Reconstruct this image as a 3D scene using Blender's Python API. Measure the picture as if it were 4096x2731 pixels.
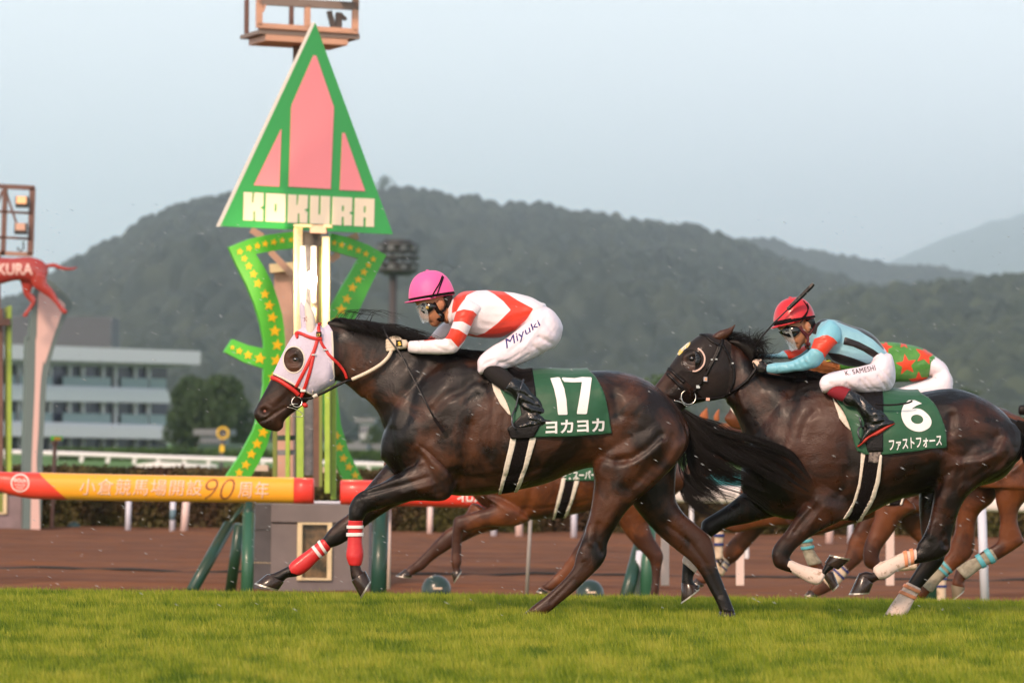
# Racehorses passing the winning post on a rainy evening.
import bpy, bmesh, math, random
import numpy as np
from mathutils import Vector, Matrix
from mathutils.bvhtree import BVHTree
for o in list(bpy.data.objects): bpy.data.objects.remove(o)
SC = bpy.context.scene; COL = SC.collection
random.seed(7); RNG = np.random.default_rng(7)
R = math.radians

# ---------------------------------------------------------------- camera, sky, sun, exposure
H_CAM = 1.03; ROLL = 0.0115; FPX = 20114.0
cd = bpy.data.cameras.new('camera'); cam = bpy.data.objects.new('camera', cd); COL.objects.link(cam)
cs, sn = math.cos(ROLL), math.sin(ROLL)
cam.matrix_world = Matrix(((cs, -sn, 0, 0), (0, 0, -1, 0), (sn, cs, 0, H_CAM), (0, 0, 0, 1)))
cd.sensor_width = 36; cd.lens = FPX/4096*36; cd.shift_y = 393.5/4096
cd.clip_start = 1; cd.clip_end = 60000
cd.dof.use_dof = True; cd.dof.focus_distance = 30.0; cd.dof.aperture_fstop = 5.2
SC.camera = cam

SUN_EL, SUN_AZ = 33, 26       # low warm light from behind the camera, a little from its left
w = bpy.data.worlds.new('World'); SC.world = w; w.use_nodes = True
nt = w.node_tree; nt.nodes.clear()
out = nt.nodes.new('ShaderNodeOutputWorld')
sky = nt.nodes.new('ShaderNodeTexSky'); sky.sky_type = 'NISHITA'; sky.sun_disc = False
sky.sun_elevation = R(SUN_EL); sky.sun_rotation = R(180+SUN_AZ); sky.air_density = 1.6; sky.dust_density = 3
b1 = nt.nodes.new('ShaderNodeBackground'); b1.inputs[1].default_value = 0.06
b2 = nt.nodes.new('ShaderNodeBackground'); b2.inputs[1].default_value = 1.75
tc = nt.nodes.new('ShaderNodeTexCoord')
sep = nt.nodes.new('ShaderNodeSeparateXYZ')
ramp = nt.nodes.new('ShaderNodeValToRGB')
e = ramp.color_ramp.elements
e[0].position = 0.0; e[0].color = (1.12, 1.20, 1.36, 1)
e[1].position = 0.30; e[1].color = (0.34, 0.39, 0.46, 1)
k = ramp.color_ramp.elements.new(0.05); k.color = (1.08, 1.13, 1.27, 1)
k = ramp.color_ramp.elements.new(0.11); k.color = (0.94, 0.97, 1.03, 1)
k = ramp.color_ramp.elements.new(0.8); k.color = (0.24, 0.28, 0.33, 1)
noi = nt.nodes.new('ShaderNodeTexNoise'); noi.inputs['Scale'].default_value = 3.0; noi.inputs['Detail'].default_value = 4
mul = nt.nodes.new('ShaderNodeMix'); mul.data_type = 'RGBA'; mul.blend_type = 'MULTIPLY'; mul.inputs[0].default_value = 0.25
add = nt.nodes.new('ShaderNodeAddShader')
L = nt.links.new
L(sky.outputs[0], b1.inputs[0]); L(tc.outputs['Generated'], sep.inputs[0]); L(sep.outputs[2], ramp.inputs[0])
L(tc.outputs['Generated'], noi.inputs['Vector'])
L(ramp.outputs[0], mul.inputs[6]); L(noi.outputs[0], mul.inputs[7]); L(mul.outputs[2], b2.inputs[0])
L(b1.outputs[0], add.inputs[0]); L(b2.outputs[0], add.inputs[1]); L(add.outputs[0], out.inputs[0])

sl = bpy.data.lights.new('sun', 'SUN'); sun = bpy.data.objects.new('sun', sl); COL.objects.link(sun)
sl.energy = 3.5; sl.angle = R(10); sl.color = (1.0, 0.70, 0.52)
d = Vector((-math.sin(R(SUN_AZ))*math.cos(R(SUN_EL)), -math.cos(R(SUN_AZ))*math.cos(R(SUN_EL)), math.sin(R(SUN_EL))))
sun.rotation_euler = d.to_track_quat('Z', 'Y').to_euler()

SC.view_settings.view_transform = 'Standard'; SC.view_settings.look = 'None'
SC.view_settings.exposure = -0.12; SC.view_settings.gamma = 1
SC.cycles.use_denoising = True
SC.cycles.max_bounces = 10; SC.cycles.volume_bounces = 10; SC.cycles.transparent_max_bounces = 12

# ---------------------------------------------------------------- image crop frames, in image pixels: (origin x, origin y, scale)
FR = dict(s=(0,0,1), u=(0,0,0.5742), c1=(800,0,1.568), c2=(800,900,1.568), c3=(1500,1000,1.96), c4=(2500,1100,1.96),
 c5=(3200,1100,1.96), c6=(900,1700,1.68), c7=(1900,1400,1.426), c8=(2896,1700,1.96), d1=(0,700,1.96), d2=(0,1300,1.96),
 d3=(0,1800,1.684), d4=(1900,1800,2.24), g1=(1000,1250,3.1367), g2=(1400,1300,2.091), g3=(2200,1400,2.613),
 g4=(2600,1250,3.136), g5=(1000,1900,3.016), g6=(2900,1500,2.24), g7=(3500,1500,2.614), g8=(1550,1050,3.92),
 h1=(3000,1150,4.48), h2=(3150,1450,4.48), h3=(0,720,2.851), h4=(960,0,4.523), h5=(1000,900,3.484), h6=(1000,1550,3.484),
 h7=(700,1880,3.017), d6=(1500,700,.906))
def AB(fr, x, y):
    ox, oy, s = FR[fr]; dx = ox+x/s-2048; dy = 1759-(oy+y/s)
    return (dx*cs-dy*sn)/FPX, (dx*sn+dy*cs)/FPX
def W(fr, x, y, Y):
    a, b = AB(fr, x, y); return Vector((a*Y, Y, H_CAM+b*Y))
class Plane:                      # vertical plane through (x0, Y0), turned by angle ang about z; ang>0: its right side recedes
    def __init__(s, x0, Y0, ang): s.p = (x0, Y0); s.a = ang; s.t = (math.cos(ang), math.sin(ang)); s.n = Vector((math.sin(ang), -math.cos(ang), 0))
    def __call__(s, fr, x, y, off=0):
        a, b = AB(fr, x, y)
        # (a*Y-x0, Y-Y0) parallel to t
        Y = (s.p[1]*s.t[0]-s.p[0]*s.t[1])/(s.t[0]-a*s.t[1])
        return Vector((a*Y, Y, H_CAM+b*Y)) + s.n*off

# ---------------------------------------------------------------- materials
def mat(name, col, rough=0.6, spec=0.5, metal=0, noise=None, bump=None, coat=0, coat_r=0.1, emit=None, sheen=0, col2=None, trans=0, alpha=1, ior=1.45, obj_coords=True, stretch=None):
    m = bpy.data.materials.new(name); m.use_nodes = True; nt = m.node_tree; bs = nt.nodes['Principled BSDF']
    col = tuple(col)+(1,); bs.inputs['Base Color'].default_value = col
    bs.inputs['Roughness'].default_value = rough; bs.inputs['Specular IOR Level'].default_value = spec
    bs.inputs['Metallic'].default_value = metal; bs.inputs['Coat Weight'].default_value = coat; bs.inputs['Coat Roughness'].default_value = coat_r
    bs.inputs['Sheen Weight'].default_value = sheen; bs.inputs['Transmission Weight'].default_value = trans; bs.inputs['IOR'].default_value = ior
    bs.inputs['Alpha'].default_value = alpha
    if emit: bs.inputs['Emission Color'].default_value = tuple(emit[:3])+(1,); bs.inputs['Emission Strength'].default_value = emit[3]
    if noise or bump:
        tc = nt.nodes.new('ShaderNodeTexCoord'); vec = tc.outputs['Object']
        if stretch:
            mp = nt.nodes.new('ShaderNodeMapping'); mp.inputs['Scale'].default_value = stretch; nt.links.new(vec, mp.inputs[0]); vec = mp.outputs[0]
    if noise:
        sc, lo, hi = noise[:3]
        n = nt.nodes.new('ShaderNodeTexNoise'); n.inputs['Scale'].default_value = sc; n.inputs['Detail'].default_value = 6; n.inputs['Roughness'].default_value = .65
        nt.links.new(vec, n.inputs['Vector'])
        r = nt.nodes.new('ShaderNodeValToRGB'); r.color_ramp.elements[0].position = lo; r.color_ramp.elements[1].position = hi
        c2 = tuple(col2)+(1,) if col2 else tuple(c*0.6 for c in col[:3])+(1,)
        r.color_ramp.elements[0].color = c2; r.color_ramp.elements[1].color = col
        nt.links.new(n.outputs[0], r.inputs[0]); nt.links.new(r.outputs[0], bs.inputs['Base Color'])
    if bump:
        sc, st = bump[:2]
        n = nt.nodes.new('ShaderNodeTexNoise'); n.inputs['Scale'].default_value = sc; n.inputs['Detail'].default_value = 5
        nt.links.new(vec, n.inputs['Vector'])
        b = nt.nodes.new('ShaderNodeBump'); b.inputs['Strength'].default_value = st; b.inputs['Distance'].default_value = bump[2] if len(bump) > 2 else .02
        nt.links.new(n.outputs[0], b.inputs['Height']); nt.links.new(b.outputs[0], bs.inputs['Normal'])
    return m
def masked(m, cols):              # cols: list of (attribute, colour): where the pattern's signed distance > 0 the cloth is dyed that colour
    nt = m.node_tree; bs = nt.nodes['Principled BSDF']
    lk = bs.inputs['Base Color'].links
    cur = lk[0].from_socket if lk else None
    for at, c in cols:
        a = nt.nodes.new('ShaderNodeAttribute'); a.attribute_name = at
        g = nt.nodes.new('ShaderNodeMapRange'); g.inputs[1].default_value = -.0012; g.inputs[2].default_value = .0012
        nt.links.new(a.outputs['Fac'], g.inputs[0])
        x = nt.nodes.new('ShaderNodeMix'); x.data_type = 'RGBA'; nt.links.new(g.outputs[0], x.inputs[0])
        if cur: nt.links.new(cur, x.inputs[6])
        else: x.inputs[6].default_value = bs.inputs['Base Color'].default_value
        x.inputs[7].default_value = tuple(c)+(1,); cur = x.outputs[2]
    nt.links.new(cur, bs.inputs['Base Color']); return m

# ---------------------------------------------------------------- objects
def tag(o, label=None, cat=None, group=None, kind=None):
    if label: o['label'] = label
    if cat: o['category'] = cat
    if group: o['group'] = group
    if kind: o['kind'] = kind
    return o
def empty(name, loc, label, cat, group=None):
    o = bpy.data.objects.new(name, None); COL.objects.link(o); o.location = loc; o.empty_display_size = .1
    return tag(o, label, cat, group)
def link(name, me, m, parent=None, smooth=True):
    o = bpy.data.objects.new(name, me); COL.objects.link(o)
    if m:
        for mm in (m if isinstance(m, (list, tuple)) else [m]): me.materials.append(mm)
    if smooth is not None: me.polygons.foreach_set('use_smooth', [bool(smooth)]*len(me.polygons))
    if parent:
        o.parent = parent
        o.matrix_parent_inverse = Matrix.Translation(-parent.location) if parent.type == 'EMPTY' else Matrix.Identity(4)
    return o
def mesh(name, V, F):
    me = bpy.data.meshes.new(name); me.from_pydata([tuple(v) for v in V], [], [tuple(f) for f in F]); me.update(); return me
class MB:
    def __init__(s): s.V = []; s.F = []
    def add(s, V, F): n = len(s.V); s.V += [tuple(v) for v in V]; s.F += [tuple(i+n for i in f) for f in F]; return s
    def box(s, c, d, rz=0):
        x, y, z = d[0]/2, d[1]/2, d[2]/2; V = []
        for sx, sy, sz in ((-1,-1,-1),(1,-1,-1),(1,1,-1),(-1,1,-1),(-1,-1,1),(1,-1,1),(1,1,1),(-1,1,1)):
            px, py = sx*x, sy*y
            V.append((c[0]+px*math.cos(rz)-py*math.sin(rz), c[1]+px*math.sin(rz)+py*math.cos(rz), c[2]+sz*z))
        return s.add(V, ((0,3,2,1),(4,5,6,7),(0,1,5,4),(1,2,6,5),(2,3,7,6),(3,0,4,7)))
    def bar(s, a, b, wdt, thk=None, up=(0,1,0)):      # rectangular bar from a to b
        a, b = Vector(a), Vector(b); t = (b-a).normalized(); u = Vector(up); x = t.cross(u)
        if x.length < 1e-4: x = t.cross(Vector((1,0,0)))
        x.normalize(); y = x.cross(t).normalized(); thk = thk or wdt
        V = [p+x*(i*wdt/2)+y*(j*thk/2) for p in (a, b) for i, j in ((-1,-1),(1,-1),(1,1),(-1,1))]
        return s.add(V, ((3,2,1,0),(4,5,6,7),(0,1,5,4),(1,2,6,5),(2,3,7,6),(3,0,4,7)))
    def tube(s, pts, rad, n=10, cap=True, prof=None):
        pts = [Vector(p) for p in pts]; m = len(pts)
        rr = rad if isinstance(rad, (list, tuple)) else [rad]*m
        T = [(pts[min(i+1, m-1)]-pts[max(i-1, 0)]).normalized() for i in range(m)]
        x = T[0].orthogonal().normalized(); V = []
        for i in range(m):
            x = (x-T[i]*x.dot(T[i])); x = x.normalized() if x.length > 1e-6 else T[i].orthogonal().normalized(); y = T[i].cross(x)
            for k in range(n):
                a = 2*math.pi*k/n; V.append(pts[i]+x*(math.cos(a)*rr[i])+y*(math.sin(a)*rr[i]))
        F = [(i*n+k, i*n+(k+1) % n, (i+1)*n+(k+1) % n, (i+1)*n+k) for i in range(m-1) for k in range(n)]
        if cap: F += [tuple(range(n-1, -1, -1)), tuple((m-1)*n+k for k in range(n))]
        return s.add(V, F)
    def lathe(s, base, prof, n=16, axis=(0,0,1)):     # prof: (radius, height) along axis
        ax = Vector(axis).normalized(); x = ax.orthogonal().normalized(); y = ax.cross(x); V = []; b = Vector(base)
        for r, h in prof:
            for k in range(n):
                a = 2*math.pi*k/n; V.append(b+ax*h+(x*math.cos(a)+y*math.sin(a))*r)
        m = len(prof)
        F = [(i*n+k, i*n+(k+1) % n, (i+1)*n+(k+1) % n, (i+1)*n+k) for i in range(m-1) for k in range(n)]
        F += [tuple(range(n-1, -1, -1)), tuple((m-1)*n+k for k in range(n))]
        return s.add(V, F)
    def slab(s, front, off):                          # polygon extruded by vector off
        n = len(front); V = [Vector(p) for p in front]+[Vector(p)+Vector(off) for p in front]
        return s.add(V, [tuple(range(n)), tuple(range(2*n-1, n-1, -1))]+[(i, i+n, (i+1) % n+n, (i+1) % n) for i in range(n)])
    def build(s, name, m, parent=None, smooth=False, bevel=0):
        me = mesh(name, s.V, s.F); bm = bmesh.new(); bm.from_mesh(me); bmesh.ops.recalc_face_normals(bm, faces=bm.faces); bm.to_mesh(me); bm.free()
        o = link(name, me, m, parent, smooth)
        if bevel:
            b = o.modifiers.new('b', 'BEVEL'); b.width = bevel; b.segments = 2; b.limit_method = 'ANGLE'
        if smooth == 'auto' or (smooth is False and bevel): pass
        return o
def lerp(a, b, t): return a+(b-a)*t
def catmull(P, sub):              # P: array (n,k)
    P = np.asarray(P, float); n = len(P); outp = []
    for i in range(n-1):
        p0, p1, p2, p3 = P[max(i-1, 0)], P[i], P[i+1], P[min(i+2, n-1)]
        for j in range(sub):
            t = j/sub; t2, t3 = t*t, t**3
            outp.append(.5*((2*p1)+(-p0+p2)*t+(2*p0-5*p1+4*p2-p3)*t2+(-p0+3*p1-3*p2+p3)*t3))
    outp.append(P[-1]); return np.array(outp)
def loft(st, Yc, N=22, sub=4, expn=2.15, V=None, F=None, scale=1.0):
    """st: stations (frame,x1,y1,x2,y2,half depth,y offset): cross-sections whose in-plane diameter runs p1-p2."""
    rows = []
    for s_ in st:
        fr, x1, y1, x2, y2, hd = s_[:6]; dy = s_[6] if len(s_) > 6 else 0
        p, q = W(fr, x1, y1, Yc), W(fr, x2, y2, Yc); rows.append((p.x, p.z, q.x, q.z, hd, Yc+dy))
    Rw = catmull(rows, sub)
    rings = []
    for x1, z1, x2, z2, hd, y in Rw:
        C = np.array(((x1+x2)/2, y, (z1+z2)/2)); A = np.array(((x1-x2)/2, 0, (z1-z2)/2))*scale; B = np.array((0, max(hd, .004)*scale, 0))
        a = np.arange(N)*2*np.pi/N; c, s2 = np.cos(a), np.sin(a)
        ex = 2/expn
        rings.append(C+np.outer(np.sign(c)*np.abs(c)**ex, A)+np.outer(np.sign(s2)*np.abs(s2)**ex, B))
    # rounded ends
    def endcap(r0, r1):
        c0, c1 = r0.mean(0), r1.mean(0); d = c0-c1; L_ = np.linalg.norm(d); d = d/max(L_, 1e-6)
        rad = np.abs(r0-c0).max()*.35
        return [c0+(r0-c0)*.8+d*rad*.6, c0+(r0-c0)*.4+d*rad*.95]
    a = endcap(rings[0], rings[1]); b = endcap(rings[-1], rings[-2])
    rings = [a[1], a[0]]+rings+[b[0], b[1]]
    V = np.concatenate(rings); m = len(rings)
    F = [(i*N+k, i*N+(k+1) % N, (i+1)*N+(k+1) % N, (i+1)*N+k) for i in range(m-1) for k in range(N)]
    F += [tuple(range(N-1, -1, -1)), tuple((m-1)*N+k for k in range(N))]
    return V.tolist(), F
def blob(c, r, nu=14, nv=10, rot=None):
    V = []; F = []
    for j in range(nv+1):
        t = math.pi*j/nv
        for i in range(nu):
            p = 2*math.pi*i/nu; v = Vector((math.sin(t)*math.cos(p)*r[0], math.sin(t)*math.sin(p)*r[1], math.cos(t)*r[2]))
            if rot is not None: v = rot @ v
            V.append(Vector(c)+v)
    for j in range(nv):
        for i in range(nu): F.append((j*nu+i, (j+1)*nu+i, (j+1)*nu+(i+1) % nu, j*nu+(i+1) % nu))
    return V, F

# sculpting body: closed tubes fused on a voxel grid, smoothed, then muscle strokes pushed in and out
class Body:
    def __init__(s, parts, voxel=.009, smooth=6):
        mb = MB()
        for V, F in parts: mb.add(V, F)
        me = mesh('tmp', mb.V, mb.F); bm = bmesh.new(); bm.from_mesh(me)
        bmesh.ops.recalc_face_normals(bm, faces=bm.faces); bm.to_mesh(me); bm.free()
        o = bpy.data.objects.new('tmp', me); COL.objects.link(o)
        md = o.modifiers.new('r', 'REMESH'); md.mode = 'VOXEL'; md.voxel_size = voxel
        dg = bpy.context.evaluated_depsgraph_get(); dg.update()
        m2 = bpy.data.meshes.new_from_object(o.evaluated_get(dg))
        n = len(m2.vertices); s.co = np.empty(n*3); m2.vertices.foreach_get('co', s.co); s.co = s.co.reshape(-1, 3)
        s.faces = [tuple(p.vertices) for p in m2.polygons]
        ne = len(m2.edges); ed = np.empty(ne*2, int); m2.edges.foreach_get('vertices', ed); s.ed = ed.reshape(-1, 2)
        bpy.data.objects.remove(o); bpy.data.meshes.remove(me); bpy.data.meshes.remove(m2)
        s.deg = np.bincount(s.ed.ravel(), minlength=n).astype(float); s.vox = voxel
        s.smooth(smooth); s.normals()
    def lap(s, X, it):
        for _ in range(it):
            a = np.zeros_like(X); np.add.at(a, s.ed[:, 0], X[s.ed[:, 1]]); np.add.at(a, s.ed[:, 1], X[s.ed[:, 0]])
            X = X+.5*((a.T/s.deg).T-X)
        return X
    def smooth(s, it):
        for _ in range(it):
            s.co = s.lap(s.co, 1)
            a = np.zeros_like(s.co); np.add.at(a, s.ed[:, 0], s.co[s.ed[:, 1]]); np.add.at(a, s.ed[:, 1], s.co[s.ed[:, 0]])
            s.co = s.co-.52*((a.T/s.deg).T-s.co)
    def normals(s):
        me = mesh('t', s.co, s.faces); n = len(s.co); s.no = np.empty(n*3)
        me.vertices.foreach_get('normal', s.no); s.no = s.no.reshape(-1, 3); bpy.data.meshes.remove(me)
    def field(s, pts, width):     # gaussian of distance to polyline in the side view; pts are world (x,z)
        P = s.co[:, [0, 2]]; best = np.full(len(P), 1e9)
        pts = np.asarray(pts, float)
        if len(pts) == 1: best = ((P-pts[0])**2).sum(1)
        for a, b in zip(pts[:-1], pts[1:]):
            ab = b-a; t = np.clip(((P-a)@ab)/max((ab@ab), 1e-9), 0, 1); q = a+t[:, None]*ab
            best = np.minimum(best, ((P-q)**2).sum(1))
        return np.exp(-best/(width*width))
    def strokes(s, L_, Yc):
        """(frame, pts, width m, amount m, where): where 'n' near side only, 'b' both sides."""
        D = np.zeros(len(s.co))
        for fr, pts, wd, am, wh in L_:
            pw = [(W(fr, x, y, Yc).x, W(fr, x, y, Yc).z) for x, y in pts]
            g = s.field(pw, wd)
            if wh == 'n': g = g*np.clip(-s.no[:, 1]*1.6, 0, 1)*(s.co[:, 1] < Yc-.02)
            elif wh == 'f': g = g*(s.co[:, 1] > Yc+.02)
            elif wh == 'F': g = g*np.clip(-s.no[:, 1]*1.6, 0, 1)*(s.co[:, 1] > Yc)
            else: g = g*np.clip(np.abs(s.no[:, 1])*1.6, 0, 1)
            D += g*am
        s.co = s.co+s.no*D[:, None]; s.normals()
    def rough(s, amp, scale, seed=0):
        from mathutils import noise
        d = np.array([noise.noise(Vector(c)*scale+Vector((seed, 0, 0))) for c in s.co]); s.co = s.co+s.no*(d*amp)[:, None]; s.normals()
    def bvh(s): return BVHTree.FromPolygons([Vector(c) for c in s.co], s.faces)
    def build(s, name, m, parent, attrs=None):
        me = mesh(name, s.co, s.faces)
        for k_, v in (attrs or {}).items():
            a = me.attributes.new(k_, 'FLOAT', 'POINT'); a.data.foreach_set('value', np.asarray(v, float))
        return link(name, me, m, parent)
    def patch(s, name, poly, m, parent, off=.006, thick=.004, holes=(), ysel=None, attrs=None, wave=None, bulge=None):
        """a piece of cloth lying on the body, cut along a side-view outline"""
        poly = np.asarray(poly); P = s.co[:, [0, 2]]
        fc = s.faces; cen = np.array([s.co[list(f)].mean(0) for f in fc]) if not hasattr(s, '_cen') else s._cen
        s._cen = cen; cx = cen[:, [0, 2]]
        ins = inpoly(cx, poly)
        for h in holes: ins &= ~inpoly(cx, np.asarray(h))
        if ysel is not None: ins &= ysel(cen)
        idx = np.nonzero(ins)[0]; used = {}; F = []
        for i in idx:
            f = []
            for v in fc[i]:
                if v not in used: used[v] = len(used)
                f.append(used[v])
            F.append(tuple(f))
        vid = np.array(list(used.keys())); C = s.co[vid].copy(); N_ = s.no[vid]
        from collections import Counter
        ec = Counter(tuple(sorted((f[i], f[(i+1) % len(f)]))) for f in F for i in range(len(f)))
        bd = sorted({v for e_, c in ec.items() if c == 1 for v in e_})
        if bd:
            B = C[bd][:, [0, 2]]; best = np.full(len(B), 1e9); Q = B.copy()
            for pl in [poly]+[np.asarray(h) for h in holes]:
                for a, b in zip(pl, np.roll(pl, -1, 0)):
                    ab = b-a; t = np.clip(((B-a)@ab)/max(ab@ab, 1e-12), 0, 1); q = a+t[:, None]*ab; d = ((B-q)**2).sum(1)
                    u = d < best; best[u] = d[u]; Q[u] = q[u]
            ok = best < (s.vox*1.8)**2
            for j, v in enumerate(bd):
                if ok[j]: C[v, 0] = Q[j, 0]; C[v, 2] = Q[j, 1]
        o_ = np.full(len(C), off)
        if wave is not None: o_ = o_+wave(C)
        C = C+N_*o_[:, None]
        me = mesh(name, C, F)
        for k_, v in (attrs or {}).items():
            a = me.attributes.new(k_, 'FLOAT', 'POINT'); a.data.foreach_set('value', np.asarray(v(C), float))
        o = link(name, me, m, parent)
        if thick:
            sd = o.modifiers.new('s', 'SOLIDIFY'); sd.thickness = thick; sd.offset = -1
        return o
def inpoly(P, poly):
    x, z = P[:, 0], P[:, 1]; r = np.zeros(len(P), bool); n = len(poly); j = n-1
    for i in range(n):
        xi, zi = poly[i]; xj, zj = poly[j]
        c = ((zi > z) != (zj > z)) & (x < (xj-xi)*(z-zi)/((zj-zi) if abs(zj-zi) > 1e-12 else 1e-12)+xi)
        r ^= c; j = i
    return r
def sdf(P, poly):                 # signed distance, positive inside
    poly = np.asarray(poly, float); best = np.full(len(P), 1e9)
    for a, b in zip(poly, np.roll(poly, -1, 0)):
        ab = b-a; t = np.clip(((P-a)@ab)/max(ab@ab, 1e-12), 0, 1); q = a+t[:, None]*ab; best = np.minimum(best, ((P-q)**2).sum(1))
    return np.where(inpoly(P, poly), 1, -1)*np.sqrt(best)
def PG(fr, pts, Y): return [(W(fr, x, y, Y).x, W(fr, x, y, Y).z) for x, y in pts]
def ell(cx, cy, rx, ry, n=28, rot=0, a0=0, a1=360):
    o = []
    for i in range(n):
        a = R(a0+(a1-a0)*i/(n if a1-a0 >= 360 else n-1)); x, y = rx*math.cos(a), ry*math.sin(a)
        o.append((cx+x*math.cos(rot)-y*math.sin(rot), cy+x*math.sin(rot)+y*math.cos(rot)))
    return o
def smoothpoly(pts, sub=4, closed=True):
    P = np.asarray(pts, float)
    if closed: P = np.vstack([P[-1], P, P[0], P[1]]); Q = catmull(P, sub); return [tuple(q) for q in Q[sub:-sub-1]]
    return [tuple(q) for q in catmull(P, sub)]
# ---- flat shapes (lettering, stars) and draping them on a surface
def shape_mesh(splines, maxlen=.02):
    c = bpy.data.curves.new('c', 'CURVE'); c.dimensions = '2D'; c.fill_mode = 'BOTH'
    for sp in splines:
        s_ = c.splines.new('POLY'); s_.points.add(len(sp)-1); s_.use_cyclic_u = True
        for i, p in enumerate(sp): s_.points[i].co = (p[0], p[1], 0, 1)
    return curve_mesh(c, maxlen)
def curve_mesh(c, maxlen):
    o = bpy.data.objects.new('c', c); COL.objects.link(o)
    dg = bpy.context.evaluated_depsgraph_get(); dg.update(); me = bpy.data.meshes.new_from_object(o.evaluated_get(dg)); bpy.data.objects.remove(o)
    bm = bmesh.new(); bm.from_mesh(me); bmesh.ops.remove_doubles(bm, verts=bm.verts, dist=1e-5)
    bmesh.ops.triangulate(bm, faces=bm.faces)
    for _ in range(6):
        le = [e_ for e_ in bm.edges if e_.calc_length() > maxlen]
        if not le: break
        bmesh.ops.subdivide_edges(bm, edges=le, cuts=1); bmesh.ops.triangulate(bm, faces=[f for f in bm.faces if len(f.verts) > 3])
    V = np.array([v.co[:] for v in bm.verts]); F = [tuple(v.index for v in f.verts) for f in bm.faces]; bm.free(); return V, F
def text_mesh(txt, maxlen=.08, bold=0.0, shear=0, spacing=1):
    c = bpy.data.curves.new('t', 'FONT'); c.body = txt; c.offset = bold; c.shear = shear; c.space_character = spacing
    c.resolution_u = 3; c.fill_mode = 'BOTH'; return curve_mesh(c, maxlen)
def quadmap(V, quad):             # bbox of V -> quad (bl, br, tr, tl) in frame px
    lo, hi = V.min(0), V.max(0); q = [np.array(p, float) for p in quad]; o = []
    for v in V:
        s_ = (v[0]-lo[0])/(hi[0]-lo[0]); t = (v[1]-lo[1])/(hi[1]-lo[1]); o.append(lerp(lerp(q[0], q[1], s_), lerp(q[3], q[2], s_), t))
    return np.array(o)
def drape(name, pts, F, fr, Yc, tree, m, parent, off=.004, thick=.003, side=-1):
    C = []; lastY = None
    for x, y in pts:
        p = W(fr, x, y, Yc); h = tree.ray_cast(Vector((p.x, Yc+side*1.5, p.z)), Vector((0, -side, 0)))
        if h[0] is None: h = tree.find_nearest(p)
        n = h[1]; 
        if n.y*side < 0: n = -n
        C.append(Vector((p.x, h[0].y, p.z))+n*off)
    me = mesh(name, C, F); bm = bmesh.new(); bm.from_mesh(me)
    for f in bm.faces:
        if f.normal.y*side < 0: f.normal_flip()
    bm.to_mesh(me); bm.free()
    o = link(name, me, m, parent, smooth=False)
    if thick: sd = o.modifiers.new('s', 'SOLIDIFY'); sd.thickness = thick; sd.offset = -1
    return o
def flat(name, splines_w, m, parent, thick, plane, fr, off=0, maxlen=50):
    """flat board cut to outline(s) given in a frame and laid on a vertical plane"""
    V, F = shape_mesh([[(x, -y) for x, y in sp] for sp in splines_w], 1e9)
    C = [plane(fr, v[0], -v[1], off+thick/2) for v in V]
    me = mesh(name, C, F); bm = bmesh.new(); bm.from_mesh(me)
    for f in bm.faces:
        if f.normal.dot(plane.n) < 0: f.normal_flip()
    bm.to_mesh(me); bm.free()
    o = link(name, me, m, parent, smooth=False); sd = o.modifiers.new('s', 'SOLIDIFY'); sd.thickness = thick; sd.offset = -1
    return o
def onsurf(tree, p, Yc, side):
    h = tree.ray_cast(Vector((p.x, Yc+side*1.5, p.z)), Vector((0, -side, 0)))
    if h[0] is None: h = tree.find_nearest(Vector((p.x, Yc+side*.1, p.z)))
    n = h[1]; 
    if n.y*side < 0: n = -n
    return Vector((p.x, h[0].y, p.z)) if abs(h[0].x-p.x) < .004 else h[0].copy(), n
def strap(name, tree, fr, pts, Yc, wd, m, parent, side=-1, off=.003, thick=.004, sub=5, closed=False, puff=0, both=False):
    P = catmull(pts, sub); S = []
    for x, y in P: S.append(onsurf(tree, W(fr, x, y, Yc), Yc, side))
    C = [p for p, n in S]
    for _ in range(2): C = [C[0]]+[(C[i-1]+C[i]*2+C[i+1])/4 for i in range(1, len(C)-1)]+[C[-1]]
    mb = MB(); V = []
    for i, c in enumerate(C):
        t = (C[min(i+1, len(C)-1)]-C[max(i-1, 0)]).normalized(); n = S[i][1]; n = (n-t*n.dot(t)).normalized(); sd = t.cross(n)
        b = c+n*off
        V += [b-sd*wd/2, b-sd*wd*.4+n*(thick*.8+puff), b+n*(thick+puff*1.2), b+sd*wd*.4+n*(thick*.8+puff), b+sd*wd/2, b-n*off*.8]
    k_ = 6; m_ = len(C)
    F = [(i*k_+j, i*k_+(j+1) % k_, (i+1)*k_+(j+1) % k_, (i+1)*k_+j) for i in range(m_-1) for j in range(k_)]+[tuple(range(k_)), tuple((m_-1)*k_+j for j in range(k_-1, -1, -1))]
    mb.add(V, F)
    return mb if name is None else mb.build(name, m, parent, smooth=True)
def straps(name, tree, fr, lines, Yc, wd, m, parent, **kw):   # both sides of the head at once, one mesh
    first = None
    for ln in lines:
        for sd in (-1, 1):
            o = strap(None, tree, fr, ln, Yc, wd, None, None, side=sd, **kw).build(name, m, parent, smooth=True); first = first or o
    return first
def ring3(c, r, rad, n=28, nrm=(0,1,0), squash=1, tilt=0):
    c = Vector(c); pts = []
    for i in range(n+1):
        a = 2*math.pi*i/n; pts.append(c+Vector((math.cos(a)*r, math.sin(a)*tilt*r, math.sin(a)*r*squash)))
    return MB().tube(pts, rad, 8, cap=False)
def hair(name, strands, m, parent, r0=.0012, n=3):
    mb = MB()
    for st in strands:
        k_ = len(st); mb.tube(st, [r0*(1-.75*i/(k_-1)) for i in range(k_)], n, cap=False)
    return mb.build(name, m, parent, smooth=True)

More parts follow.
